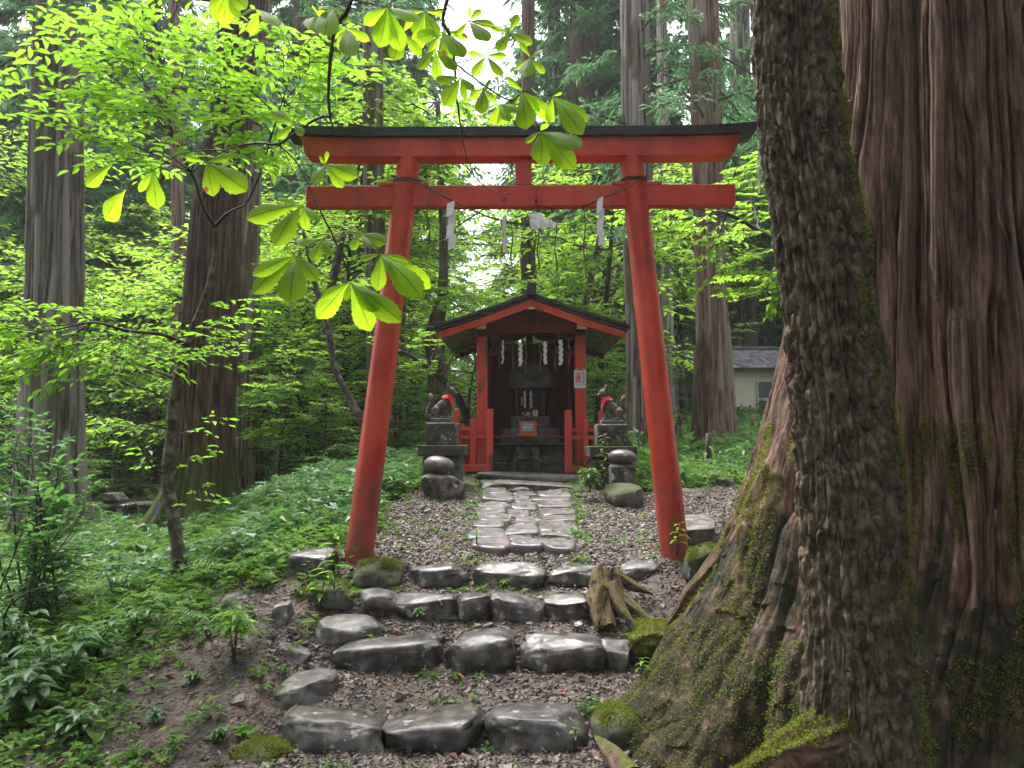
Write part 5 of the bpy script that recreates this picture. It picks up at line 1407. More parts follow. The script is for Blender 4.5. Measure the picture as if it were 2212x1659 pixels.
# chestnut limbs and leaves above the gate
limbs = [([(1668, -620, 2.72), (1300, -720, 2.7), (950, -480, 2.65), (800, -200, 2.62), (759, 0, 2.6), (733, 45, 2.6), (718, 89, 2.6), (709, 185, 2.6), (713, 253, 2.6), (728, 295, 2.6)], [.07, .05, .03, .016, .0085, .008, .0068, .006, .0052, .0015]),
         ([(713, 253, 2.6), (690, 254, 2.6), (640, 285, 2.6), (600, 311, 2.6), (550, 309, 2.58), (490, 324, 2.55), (445, 350, 2.53), (424, 374, 2.52)], [.005, .0046, .0044, .0044, .0038, .003, .0025, .001]),
         ([(600, 311, 2.6), (645, 357, 2.58), (680, 432, 2.56), (720, 511, 2.55), (745, 570, 2.54), (756, 609, 2.54)], [.0038, .0036, .0034, .003, .0022, .0018]),
         ([(1300, -720, 2.7), (1100, -350, 2.85), (966, 0, 2.9), (971, 74, 2.9), (981, 128, 2.9), (984, 190, 2.9), (992, 253, 2.9), (1001, 312, 2.9), (1018, 366, 2.9), (1040, 396, 2.9), (1064, 412, 2.9), (1088, 419, 2.9), (1110, 411, 2.9), (1126, 392, 2.9)], [.045, .02, .0075, .0068, .006, .005, .0045, .003, .0022, .002, .002, .0018, .0016, .0012]),
         ([(996, 272, 2.9), (1006, 288, 2.9), (1022, 293, 2.9), (1048, 280, 2.9)], [.002, .0016, .0014, .001]),
         ([(984, 137, 2.9), (1030, 173, 2.88), (1099, 216, 2.85), (1129, 196, 2.84)], [.0042, .0036, .003, .0015]),
         ([(1099, 216, 2.85), (1140, 240, 2.84), (1167, 283, 2.82)], [.0028, .002, .0014]),
         ([(1129, 196, 2.84), (1194, 208, 2.84)], [.002, .0014]), ([(1129, 196, 2.84), (1146, 125, 2.84)], [.002, .0014]),
         ([(720, 511, 2.55), (680, 522, 2.52), (641, 551, 2.5)], [.002, .0016, .0014]), ([(720, 511, 2.55), (694, 519, 2.6)], [.002, .0014]),
         ([(720, 511, 2.55), (770, 516, 2.52), (823, 548, 2.5)], [.002, .0016, .0014]), ([(720, 511, 2.55), (777, 504, 2.62)], [.002, .0014]),
         ([(680, 432, 2.56), (652, 442, 2.56)], [.002, .0014]), ([(645, 357, 2.58), (703, 354, 2.6)], [.002, .0014]), ([(490, 324, 2.55), (400, 330, 2.5), (330, 368, 2.5)], [.0026, .002, .0014]), ([(330, 368, 2.5), (290, 355, 2.5), (242, 354, 2.5)], [.0014, .0012, .001]), ([(330, 368, 2.5), (295, 385, 2.5), (270, 410, 2.5)], [.0014, .0012, .001]),
         ([(733, 45, 2.6), (748, 60, 2.6)], [.003, .0015]), ([(1012, 45, 2.9), (1100, 70, 2.9)], [.002, .0014]), ([(837, 15, 2.62), (870, 70, 2.7)], [.003, .0014]), ([(984, 137, 2.9), (1050, 120, 2.9)], [.003, .0014]), ([(759, 0, 2.6), (720, 15, 2.6)], [.003, .0014]), ([(600, -200, 2.5), (560, 20, 2.5)], [.005, .0014]), ([(759, 0, 2.6), (837, 15, 2.62)], [.004, .0015]), ([(971, 60, 2.9), (956, 68, 2.9)], [.003, .0015]), ([(966, 20, 2.9), (917, 24, 2.9)], [.003, .0015]),
         ([(966, 10, 2.9), (1012, 45, 2.9)], [.003, .0015]), ([(981, 128, 2.9), (995, 167, 2.86)], [.003, .0014]), ([(1030, 173, 2.88), (1045, 190, 2.86)], [.002, .0014]), ([(640, 285, 2.6), (635, 268, 2.62)], [.002, .0014]),
         ([(718, 89, 2.6), (688, 36, 2.62)], [.002, .0014]), ([(950, -480, 2.65), (600, -200, 2.5), (490, -20, 2.45)], [.02, .006, .0014])]
mb = MB()
for px, rad in limbs:
    c = rope_path(px, max(8, len(px) * 5)); r = np.interp(np.linspace(0, 1, len(c)), np.linspace(0, 1, len(rad)), rad)
    c = c + rng.normal(0, .0012, c.shape)
    mb.tube(c, r * (1 + .15 * rng.normal(0, 1, len(c)).clip(-1, 1)), 8)
mb.build('limbs', M['twig'], chest, smooth_=True)
clusters = [
 (641, 551, 2.50, [(543, 635, .9), (625, 653, 1.1), (686, 607, .8), (545, 595, .5), (600, 575, .5)]),
 (756, 609, 2.54, [(684, 688, 1), (801, 716, 1.1), (867, 696, .6), (694, 645, .6), (815, 672, .8), (745, 650, .5)]),
 (823, 548, 2.50, [(815, 629, .9), (910, 641, 1), (931, 622, .7), (882, 566, .6), (777, 561, .6), (850, 590, .5)]),
 (777, 504, 2.62, [(759, 540, .8), (819, 536, .9), (835, 525, .5), (745, 500, .5)]),
 (694, 519, 2.60, [(642, 526, .8), (674, 563, .9), (716, 553, .8), (722, 530, .5)]),
 (652, 442, 2.56, [(531, 472, .9), (593, 530, 1.05), (662, 498, .8), (690, 480, .5), (600, 430, .5)]),
 (242, 354, 2.50, [(184, 402, 1.3)]), (270, 410, 2.50, [(226, 476, 1.3)]), (330, 368, 2.50, [(339, 452, 1.0), (300, 415, .5)]),
 (445, 350, 2.53, [(461, 424, .9), (533, 412, .9), (500, 338, .5), (400, 340, .5)]),
 (635, 268, 2.62, [(588, 243, .7), (660, 248, .6), (598, 300, .7), (655, 292, .5)]),
 (703, 354, 2.60, [(707, 326, .7), (741, 406, .8), (773, 382, .9), (676, 397, .7), (690, 340, .4)]),
 (837, 15, 2.62, [(819, 102, 1), (867, 111, 1), (786, 52, .9), (905, 45, .8), (850, 70, .6)]),
 (748, 60, 2.60, [(757, 121, .6), (799, 88, .8), (728, 104, .6), (712, 82, .5)]),
 (995, 167, 2.86, [(959, 228, .95), (1024, 196, .8), (941, 175, .8), (1005, 215, .6)]),
 (1045, 190, 2.86, [(1039, 246, .85), (1013, 212, .7), (1071, 222, .8), (1060, 175, .5)]),
 (1129, 196, 2.84, [(1137, 279, 1), (1074, 269, .9), (1199, 262, .9), (1165, 240, .7), (1095, 170, .6)]),
 (1194, 208, 2.84, [(1270, 263, .8), (1240, 250, .7), (1258, 290, .7), (1215, 200, .5), (1185, 265, .7)]),
 (1167, 283, 2.82, [(1135, 309, .6), (1169, 356, 1), (1240, 365, 1), (1255, 317, .9), (1181, 267, .5), (1205, 345, .8)]),
 (1146, 125, 2.84, [(1177, 159, .8), (1122, 90, .8), (1166, 112, .7), (1112, 150, .6), (1135, 165, .6)]),
 (956, 68, 2.90, [(965, 139, 1), (924, 120, .9), (1002, 123, .9), (900, 82, .9), (1012, 80, .8)]),
 (917, 24, 2.90, [(893, 72, .8), (944, 80, .9), (870, 30, .8), (965, 30, .8), (900, 110, .8)]),
 (1012, 45, 2.90, [(1070, 54, .9), (1055, 88, .9), (1016, 14, .7), (985, 80, .7), (1040, 20, .6)]),
 (1080, 225, 2.86, [(1060, 268, .8), (1100, 262, .8), (1118, 240, .6)]),
 (688, 36, 2.62, [(668, 62, .6), (701, 16, .6), (676, 12, .5), (712, 62, .6)]),
 (490, -20, 2.45, [(482, 56, 1.2), (453, 28, .9), (532, 18, 1.0), (515, 40, .5)]),
 (1100, 70, 2.9, [(1150, 95, .8), (1075, 110, .8), (1120, 30, .7), (1060, 60, .6)]),
 (870, 70, 2.7, [(850, 130, .9), (910, 120, .8), (820, 80, .7), (890, 40, .6)]),
 (1050, 120, 2.9, [(1020, 165, .8), (1085, 165, .9), (1095, 120, .7), (1010, 115, .6)]),
 (560, 20, 2.5, [(540, 75, .9), (600, 55, .8), (520, 30, .7)]),
 (720, 15, 2.6, [(700, 75, .8), (760, 50, .7), (690, 20, .6)]),
 (940, 105, 2.88, [(985, 152, .8), (905, 150, .8), (945, 175, .8)])]
mb = MB(); nu, nv = 7, 21
for hu, hv, hd, tips in clusters:
    hub = P(hu, hv, hd)
    for k, (tu, tv, ws) in enumerate(tips):
        dd = hd + rng.normal(0, .05) - .03
        tip = P(tu, tv, dd); ax = tip - hub; L_ = np.linalg.norm(ax); ax = ax / L_
        see = unit(np.array(EYE) - hub) + np.array([0, -.2, .55]) + rng.normal(0, .22, 3)
        sd2 = unit(np.cross(ax, see)); nm = np.cross(sd2, ax)
        wmax = L_ * .43 * (.4 + .6 * ws)
        tt = np.linspace(0, 1, nv)
        prof = np.interp(tt, [0, .08, .3, .55, .72, .86, .95, 1], [.06, .10, .52, .92, 1.0, .72, .30, .0]) * wmax / 2
        ser = 1 + .05 * np.sign(np.sin(tt * 60))
        V = []
        for i, q in enumerate(tt):
            for j in range(nu):
                s_ = (j / (nu - 1) * 2 - 1)
                pleat = .010 * L_ * math.sin(2 * math.pi * (q * 17 - abs(s_) * 5) ) * min(1, abs(s_) * 3) * .35
                arch = .10 * L_ * math.sin(math.pi * q) - .02 * L_
                p = hub + ax * L_ * q + sd2 * s_ * prof[i] * (ser[i] if abs(s_) > .9 else 1) + nm * (arch * .7 + pleat - abs(s_) ** 1.5 * prof[i] * .28) + ax * (.07 * L_ * -abs(s_)) * math.sin(math.pi * q) * -.5
                V.append(p)
        lu = np.repeat(tt, nu); lv = np.tile(np.linspace(-1, 1, nu), nv)
        mb.grid(np.array(V), nu, nv, lu=lu, lv=lv)
mb.build('foliage', M['leaf_chest'], chest, smooth_=True)
# ------------------------------------------------------------------ sapling left of the path
def sapling():
    g = G(396, 1252)
    D0 = g[1]
    t = thing('maple_sapling', 'slender mottled sapling left of the torii with a wide crown of bright green leaves', 'tree', g)
    def Q(u, v, d): return (u, v, d)
    tr = [(398, 1256, D0), (383, 1176, D0), (373, 1105, D0), (361, 1025, D0), (370, 949, D0), (375, 873, D0 - .02), (390, 800, D0 - .05), (407, 739, D0 - .1), (442, 645, D0 - .15), (459, 586, D0 - .2), (466, 526, D0 - .22), (464, 491, D0 - .24)]
    c = rope_path(tr, 90); r = np.interp(np.linspace(0, 1, 90), np.linspace(0, 1, 12), [.060, .050, .046, .043, .042, .040, .036, .030, .021, .018, .016, .015])
    mb = MB(); mb.tube(c, r * (1 + .1 * vn(np.arange(90) * .6, 0, 0, 4)), 16); mb.build('trunk', M['bark_smooth'], t, smooth_=True)
    mbW, mbL = MB(), MB()
    br = [([(464, 491, D0 - .24), (437, 442, D0 - .3), (422, 392, D0 - .35), (412, 372, D0 - .4), (377, 298, D0 - .55), (362, 238, D0 - .65), (342, 149, D0 - .8), (293, 84, D0 - .9)], [.016, .013, .011, .01, .008, .006, .005, .003]),
          ([(464, 491, D0 - .24), (490, 462, D0 - .3), (531, 442, D0 - .45)], [.013, .011, .007]),
          ([(531, 442, D0 - .45), (560, 380, D0 - .6), (600, 250, D0 - .8), (640, 120, D0 - 1.0)], [.007, .006, .004, .002]),
          ([(407, 739, D0 - .1), (397, 742, D0 - .15), (347, 722, D0 - .35), (278, 715, D0 - .7), (198, 697, D0 - 1.0), (99, 715, D0 - 1.2), (10, 705, D0 - 1.4)], [.02, .018, .013, .01, .008, .005, .003]),
          ([(361, 1025, D0), (330, 1010, D0 - .2), (300, 960, D0 - .4)], [.01, .006, .003])]
    for px, rad in br:
        cc = rope_path(px, len(px) * 5); mbW.tube(cc, np.interp(np.linspace(0, 1, len(cc)), np.linspace(0, 1, len(rad)), rad), 7)
    def lb(a, b, tw=.42, per=7, ntw=9, leaf=(.095, .042)):
        leafy_branch(mbL, mbW, P(*a), P(*b), .005, tw, leaf, per, ntw, .10, .12, six=True, flat=.18)
    up = [((412, 372, D0 - .4), [(150, 300, 4.6), (60, 250, 4.4), (200, 200, 4.7), (560, 330, 4.8), (480, 250, 4.6), (300, 330, 5.2)]),
          ((377, 298, D0 - .55), [(40, 130, 4.5), (90, 60, 4.6), (170, 100, 4.9), (470, 150, 5.0), (250, 240, 4.3), (0, 190, 5.0), (330, 210, 4.4)]),
          ((362, 238, D0 - .65), [(200, 30, 4.6), (330, 20, 4.9), (480, 60, 4.8), (560, 130, 5.1), (420, 110, 4.4), (260, 120, 4.5)]),
          ((342, 149, D0 - .8), [(240, -40, 4.6), (400, -30, 4.6), (120, 20, 5.2), (300, 60, 4.2), (430, 30, 5.2)]),
          ((600, 250, D0 - .8), [(670, 175, 5.0), (690, 120, 4.8), (540, 180, 4.7), (560, 225, 5.1), (520, 260, 4.5), (570, 330, 5.0)]),
          ((640, 120, D0 - 1.0), [(690, 60, 4.9), (590, 40, 4.8), (540, 90, 5.0), (730, 150, 5.3)])]
    for a, bs in up:
        for b in bs: lb(a, b)
    lo = [((278, 715, D0 - .7), [(180, 770, 4.9), (100, 760, 4.6), (230, 820, 4.8), (330, 780, 4.8)]), ((198, 697, D0 - 1.0), [(60, 790, 4.5), (-20, 740, 4.6), (120, 830, 4.5), (20, 840, 4.4), (150, 660, 4.8)]),
          ((99, 715, D0 - 1.2), [(-30, 690, 4.4), (-40, 800, 4.3), (40, 660, 4.6), (10, 780, 4.9)]), ((390, 800, D0 - .05), [(480, 700, 5.2), (540, 660, 5.4), (300, 650, 5.2), (460, 760, 5.0), (500, 640, 5.6)])]
    for a, bs in lo:
        for b in bs: lb(a, b, .36, 7, 8, (.075, .034))
    for a, b in (((361, 1025, D0), (470, 960, 5.6)), ((361, 1025, D0), (270, 960, 5.5)), ((373, 1105, D0), (450, 1040, 5.5)), ((370, 949, D0), (480, 900, 5.8))):
        lb(a, b, .22, 4, 5, (.07, .036))
    mbW.build('twigs', M['twig'], t, smooth_=True)
    mbL.build('crown', M['leaf_lit'], t)
sapling()

# ------------------------------------------------------------------ large measured trunks
def big_tree(label, pts, rads, mat, name='cedar_tree', group='tall cedar trunks', seg=150, K=26, amp=.09, flare=.35, flare_h=.35, seed=1, moss_h=.8, needles=None, top=14, nz=130, streaky=None):
    P3 = [P(*q) for q in pts]
    g = P3[0]; zg = Hs(g[0], g[1]) - .15
    P3 = [np.array([g[0], g[1], zg])] + P3 if g[2] > zg + .02 else P3
    rr = ([rads[0]] + list(rads)) if len(P3) > len(pts) else list(rads)
    d = P3[-1] - P3[-2]; last = P3[-1]
    if top > last[2]:
        P3.append(last + d / d[2] * (top - last[2])); rr.append(rr[-1] * .8)
    t = thing(name, label, 'tree', (g[0], g[1], zg), group)
    mb = MB(); trunk(mb, P3, rr, seg, K, amp, seed, nz, flare, flare_h, 5, moss_h); mb.build('trunk', M[mat], t, smooth_=True)
    if needles:
        L_, W_ = MB(), MB()
        for (z0, z1, nb, ln) in needles:
            for k in range(nb):
                z = rng.uniform(z0, z1); a = rng.uniform(0, 6.28)
                i = np.searchsorted([q[2] for q in P3], z) - 1; i = max(0, min(i, len(P3) - 2))
                f = (z - P3[i][2]) / (P3[i + 1][2] - P3[i][2] + 1e-9); p = P3[i] + (P3[i + 1] - P3[i]) * f
                l2 = ln * rng.uniform(.6, 1.2)
                needle_branch(L_, W_, p, p + np.array([math.cos(a) * l2, math.sin(a) * l2, -l2 * rng.uniform(.0, .45)]), .025, 14, (.16, .035), 9)
        W_.build('limbs', M['bark_dark'], t); L_.build('crown', M['needle'], t)
    return t
def w(px, d): return px / 1600 * d / 2
big_tree('huge grey cedar at the far left with a pale bare streak down its bark', [(108, 1190, 9.0), (112, 900, 9.0), (118, 600, 9.0), (122, 300, 9.0), (128, 0, 9.0)], [w(140, 9), w(118, 9), w(108, 9), w(102, 9), w(95, 9)], 'bark_pale', seed=3, flare=.45, needles=[(6.5, 10, 10, 1.6)])
big_tree('leaning brown cedar behind the sapling with moss-covered roots', [(425, 1160, 8.8), (440, 1000, 8.8), (455, 700, 8.8), (470, 450, 8.8), (500, 250, 8.8), (520, 0, 8.8)], [w(136, 9), w(112, 9), w(108, 9), w(100, 9), w(86, 9), w(72, 9)], 'bark_dark', seed=6, flare=.85, flare_h=.4, moss_h=1.9, needles=[(5.2, 9, 14, 1.6)])
big_tree('narrow dark trunk showing just right of the leaning brown cedar', [(495, 1030, 11.5), (515, 800, 11.5), (535, 560, 11.5), (550, 300, 11.5)], [w(60, 11.5), w(46, 11.5), w(42, 11.5), w(38, 11.5)], 'bark_grey', seed=8, flare=.2)
big_tree('thin trunk showing left of the leaning brown cedar', [(392, 900, 14), (388, 600, 14), (384, 400, 14)], [w(34, 14), w(30, 14), w(26, 14)], 'bark_red', seed=9, flare=.2)
big_tree('slim pale brown trunk standing free left of the torii', [(543, 1045, 13), (546, 900, 13), (548, 750, 13), (545, 640, 13), (550, 400, 13)], [w(46, 13), w(40, 13), w(34, 13), w(30, 13), w(26, 13)], 'bark_red', seed=11, flare=.3, seg=36)
big_tree('straight trunk rising behind the left torii pillar', [(822, 960, 12.5), (815, 700, 12.5), (808, 450, 12.5), (806, 200, 12.5), (804, 0, 12.5)], [w(52, 12.5), w(46, 12.5), w(42, 12.5), w(42, 12.5), w(36, 12.5)], 'bark_grey', seed=13, flare=.3, needles=[(5.5, 9, 16, 1.8)])
big_tree('slim dark trunk rising right behind the shrine roof', [(1143, 950, 16), (1141, 600, 16), (1140, 300, 16), (1141, 0, 16)], [w(36, 16), w(32, 16), w(29, 16), w(28, 16)], 'bark_dark', seed=15, flare=.3, seg=30)
big_tree('mossy-footed cedar just left of the right torii pillar', [(1386, 945, 12.5), (1384, 700, 12.5), (1378, 450, 12.5), (1374, 200, 12.5), (1370, 0, 12.5)], [w(64, 12.5), w(60, 12.5), w(64, 12.5), w(62, 12.5), w(58, 12.5)], 'bark_grey', seed=17, flare=.25, moss_h=.9, needles=[(4.6, 9, 26, 1.8)])
big_tree('pale grey slim trunk seen through the gap right of the torii pillar', [(1444, 930, 19), (1440, 700, 19), (1436, 450, 19), (1432, 200, 19)], [w(34, 19), w(28, 19), w(27, 19), w(25, 19)], 'bark_grey', seed=19, flare=.2, seg=30)
big_tree('gnarled reddish cedar with knots and orange moss right of the torii', [(1545, 950, 12.2), (1543, 800, 12.2), (1536, 600, 12.2), (1530, 450, 12.2), (1524, 200, 12.2), (1518, 0, 12.2)], [w(84, 12.2), w(70, 12.2), w(62, 12.2), w(62, 12.2), w(64, 12.2), w(66, 12.2)], 'bark_red', seed=21, flare=.3, flare_h=.5, moss_h=.6, needles=[(5.8, 9, 12, 2.0)])
big_tree('dark side stem fused to the gnarled reddish cedar', [(1512, 950, 12.0), (1510, 850, 12.0), (1512, 760, 12.05), (1518, 690, 12.1)], [w(34, 12), w(28, 12), w(22, 12), w(10, 12)], 'bark_dark', seed=22, flare=.2, seg=24, top=0, K=12)
big_tree('big pale grey cedar standing behind the hut roof', [(1606, 900, 29), (1605, 700, 29), (1603, 460, 29), (1600, 200, 29)], [w(66, 29), w(56, 29), w(50, 29), w(44, 29)], 'bark_grey', seed=23, flare=.2, top=24, needles=[(9, 22, 50, 3.5)])
# knots on the gnarled cedar are part of its outline: small burls
# ------------------------------------------------------------------ thin leaning trunks
def thin_tree(name, label, px, rad, mat='bark_smooth', leaves=(), group=None, leaf=(.09, .04), lm='leaf_maple', tri=True, per=7, ntw=8, tw=.45):
    b = P(*px[0]); g = (b[0], b[1], Hs(b[0], b[1]))
    p0 = P(*px[0])
    t = thing(name, label, 'tree', g, group)
    c = rope_path(px, len(px) * 8)
    if p0[2] > g[2]: c = np.concatenate([[[p0[0], p0[1], g[2] - .1]], c]); 
    r = np.interp(np.linspace(0, 1, len(c)), np.linspace(0, 1, len(rad)), rad)
    mb = MB(); mb.tube(c, r * (1 + .1 * vn(np.arange(len(c)) * .5, 0, 0, 9)), 10); mb.build('trunk', M[mat], t, smooth_=True)
    if leaves:
        L_, W_ = MB(), MB()
        for a, b2 in leaves: leafy_branch(L_, W_, P(*a), P(*b2), .012, tw, leaf, per, ntw, .08, .15, tri=tri, flat=.15)
        W_.build('limbs', M['twig'], t); L_.build('crown', M[lm], t)
    return t
thin_tree('leaning_tree', 'thin mottled trunk curving down behind the left torii pillar', [(848, 1018, 9.5), (838, 985, 9.5), (800, 940, 9.5), (755, 860, 9.5), (722, 790, 9.5), (708, 700, 9.5), (685, 630, 9.5), (655, 500, 9.5)], [.13, .10, .06, .05, .045, .04, .035, .02],
          leaves=[((685, 630, 9.5), (600, 600, 9.0)), ((655, 500, 9.5), (700, 430, 9.2)), ((655, 500, 9.5), (600, 440, 9.8)), ((690, 640, 9.5), (780, 600, 9.8))])
thin_tree('bent_tree', 'black bent branchy tree slanting down behind the left fox', [(1035, 960, 10.2), (1005, 895, 10.2), (985, 850, 10.2), (950, 815, 10.2), (925, 795, 10.2), (880, 765, 10.2), (840, 755, 10.2)], [.07, .06, .045, .04, .04, .03, .02], 'twig',
          leaves=[((950, 815, 10.2), (900, 780, 9.9)), ((880, 765, 10.2), (830, 720, 10.0)), ((925, 795, 10.2), (960, 700, 10.4)), ((950, 815, 10.2), (1000, 740, 10.6)), ((880, 765, 10.2), (930, 720, 10))])
thin_tree('forked_tree', 'greyish forked trunk standing behind the left fox statue', [(950, 920, 13), (945, 800, 13), (938, 720, 13), (955, 640, 13), (958, 520, 13), (952, 380, 13), (945, 220, 13)], [.21, .19, .17, .10, .08, .06, .04], 'bark_grey',
          leaves=[((955, 640, 13), (880, 610, 12.5)), ((955, 640, 13), (1010, 640, 12.2)), ((955, 600, 13), (1060, 690, 12.0)), ((958, 560, 13), (900, 540, 12.7)), ((958, 600, 13), (860, 660, 12.4)), ((955, 640, 13), (1020, 700, 12.0)),
                  ((952, 380, 13), (900, 360, 12.6)), ((952, 380, 13), (1000, 410, 12.6)), ((952, 330, 13), (900, 270, 12.6)), ((945, 220, 13), (880, 190, 12.8)), ((945, 220, 13), (1010, 230, 13.2)), ((945, 220, 13), (760, 230, 13)), ((945, 260, 13), (700, 180, 12.5)), ((945, 220, 13), (820, 150, 12.5)), ((952, 380, 13), (840, 400, 12.4)), ((952, 420, 13), (900, 450, 12.6))], tw=.8, ntw=12, per=9, leaf=(.13, .06))
thin_tree('slender_maple', 'bright green slender maple right behind the shrine', [(1290, 930, 14), (1300, 760, 14), (1310, 640, 14), (1322, 500, 14), (1330, 400, 14)], [.07, .06, .05, .04, .03], 'twig',
          leaves=[((1300, 760, 14), (1200, 740, 13.5)), ((1300, 740, 14), (1370, 720, 13.5)), ((1305, 700, 14), (1190, 680, 13.6)), ((1310, 640, 14), (1210, 600, 13.4)), ((1310, 640, 14), (1380, 620, 14)), ((1312, 600, 14), (1240, 540, 13.6)), ((1322, 500, 14), (1250, 470, 13.6)), ((1322, 500, 14), (1380, 520, 14)),
                  ((1330, 400, 14), (1280, 440, 14)), ((1322, 560, 14), (1200, 640, 13.2)), ((1300, 780, 14), (1270, 800, 13.2)), ((1300, 700, 14), (1260, 660, 13.0))], tw=.85, ntw=12, per=9, leaf=(.14, .065))
thin_tree('overhanging_maple', 'maple behind the rough-barked tree, its lit sprays hanging in front of the reddish cedar', [(1830, 1010, 7.0), (1790, 800, 7.0), (1740, 620, 7.0), (1690, 535, 7.0), (1640, 500, 7.0), (1570, 462, 7.0), (1480, 448, 7.0)], [.07, .06, .05, .03, .022, .016, .006], 'twig',
          leaves=[((1690, 535, 7), (1590, 575, 6.8)), ((1640, 500, 7), (1560, 520, 6.8)), ((1570, 462, 7), (1450, 540, 6.8)), ((1570, 462, 7), (1400, 500, 7)), ((1480, 448, 7), (1340, 470, 7.2)), ((1480, 448, 7), (1380, 430, 7.4)), ((1740, 620, 7), (1560, 590, 6.9)), ((1740, 640, 7), (1600, 620, 6.9)),
                  ((1640, 500, 7), (1620, 430, 7.4)), ((1690, 535, 7), (1650, 400, 7.5)), ((1640, 450, 7.4), (1600, 360, 7.8)), ((1570, 462, 7), (1540, 620, 6.8)), ((1690, 535, 7), (1680, 640, 7)), ((1640, 420, 7.4), (1640, 330, 7.8))], leaf=(.085, .042), tw=.36, ntw=10, per=7)
thin_tree('understory_maple', 'layered understory maple between the leaning brown cedar and the torii', [(668, 1020, 11.5), (660, 930, 11.5), (640, 850, 11.5), (600, 780, 11.5)], [.05, .045, .03, .02], 'twig',
          leaves=[((660, 930, 11.5), (560, 930, 11)), ((660, 930, 11.5), (750, 900, 11.4)), ((640, 850, 11.5), (540, 860, 11)), ((640, 850, 11.5), (720, 830, 11)), ((600, 780, 11.5), (500, 800, 11)), ((600, 780, 11.5), (680, 760, 11)), ((640, 850, 11.5), (600, 830, 10.5)), ((600, 780, 11.5), (620, 720, 11.6)), ((660, 930, 11.5), (640, 900, 10.5)), ((600, 780, 11.5), (740, 700, 11.6))], tw=.7, ntw=12, per=9, leaf=(.10, .05))

# ------------------------------------------------------------------ tree kinds for the woods behind
def copy_tree(root, loc, rz, sc, label, group):
    c = root.copy(); C.objects.link(c); c.location = loc; c.rotation_euler = (0, 0, rz); c.scale = (sc, sc, sc)
    c['label'] = label; c['group'] = group
    for ch in root.children:
        k = ch.copy(); C.objects.link(k); k.parent = c
    return c
def proto_conifer(h, h0, spread, nb, seed, card, per=9, n=14):
    rg = np.random.default_rng(seed)
    t = thing('conifer', 'x', 'tree', (0, 0, 0), 'g')
    mb = MB(); trunk(mb, [(0, 0, -1.0), (0, 0, h * .5), (.1, 0, h)], [.028 * h * .9, .018 * h, .01], 22, 12, .08, seed, 34, .25, .4, 5, .8); mb.build('trunk', M['bark_dark'], t, smooth_=True)
    L_, W_ = MB(), MB()
    for k in range(nb):
        f = (k + rg.random()) / nb; z = h0 + (h - h0) * f; a = rg.uniform(0, 6.28)
        l2 = spread * (1 - f * .85) ** .8 * rg.uniform(.6, 1.15)
        needle_branch(L_, W_, (0, 0, z), (math.cos(a) * l2, math.sin(a) * l2, z - l2 * rg.uniform(.05, .4)), .02, n, card, per, rg)
    W_.build('limbs', M['bark_dark'], t); L_.build('crown', M['needle'], t)
    return t
def proto_maple(h, spread, nb, seed, leaf, lm, tw=.9, ntw=10, per=9, low=.25, name='broadleaf_tree'):
    rg = np.random.default_rng(seed)
    t = thing(name, 'x', 'tree', (0, 0, 0), 'g')
    top = (rg.normal(0, .1 * h), rg.normal(0, .1 * h), h * .92)
    mb = MB(); trunk(mb, [(0, 0, -.3), (rg.normal(0, .04 * h), 0, h * .4), top], [.014 * h + .02, .010 * h + .01, .01], 14, 7, .05, seed, 24, .1, .3, 3, None); mb.build('trunk', M['bark_smooth'], t, smooth_=True)
    L_, W_ = MB(), MB()
    for k in range(nb):
        f = low + (1 - low) * (k + rg.random()) / nb; a = rg.uniform(0, 6.28)
        p = np.array([top[0] * f, top[1] * f, h * .92 * f])
        l2 = spread * (.55 + .5 * math.sin(math.pi * min(1, f))) * rg.uniform(.6, 1.1) * (1.15 - f * .5)
        leafy_branch(L_, W_, p, p + np.array([math.cos(a) * l2, math.sin(a) * l2, l2 * rg.uniform(-.05, .4)]), .012 + .002 * h, tw * (spread / 2), leaf, per, ntw, .12, .2, rg=rg, flat=.15)
    W_.build('limbs', M['twig'], t); L_.build('crown', M[lm], t)
    return t
con = [proto_conifer(16, 2.5, 2.6, 120, 31, (.32, .075)), proto_conifer(20, 5.0, 2.9, 130, 32, (.34, .08)), proto_conifer(9, .8, 2.0, 90, 33, (.24, .055))]
map_ = [proto_maple(5.0, 2.3, 26, 41, (.15, .07), 'leaf_maple'), proto_maple(7.5, 2.8, 34, 42, (.17, .08), 'leaf_maple'), proto_maple(2.6, 1.5, 18, 43, (.11, .05), 'leaf_mid', low=.12), proto_maple(4.0, 2.0, 24, 44, (.13, .06), 'leaf_mid', low=.15)]
used = set()
def place(proto, u, y, sc, label, group, rz=None, x=None):
    if x is None: x = (u - 1125) / 1600 * y
    z = Hs(x, y) - .05
    rz = rng.uniform(0, 6.28) if rz is None else rz
    if proto.name not in used:
        used.add(proto.name)
        proto.location = (x, y, z); proto.rotation_euler = (0, 0, rz); proto.scale = (sc, sc, sc); proto['label'] = label; proto['group'] = group
        return proto
    return copy_tree(proto, (x, y, z), rz, sc, label, group)
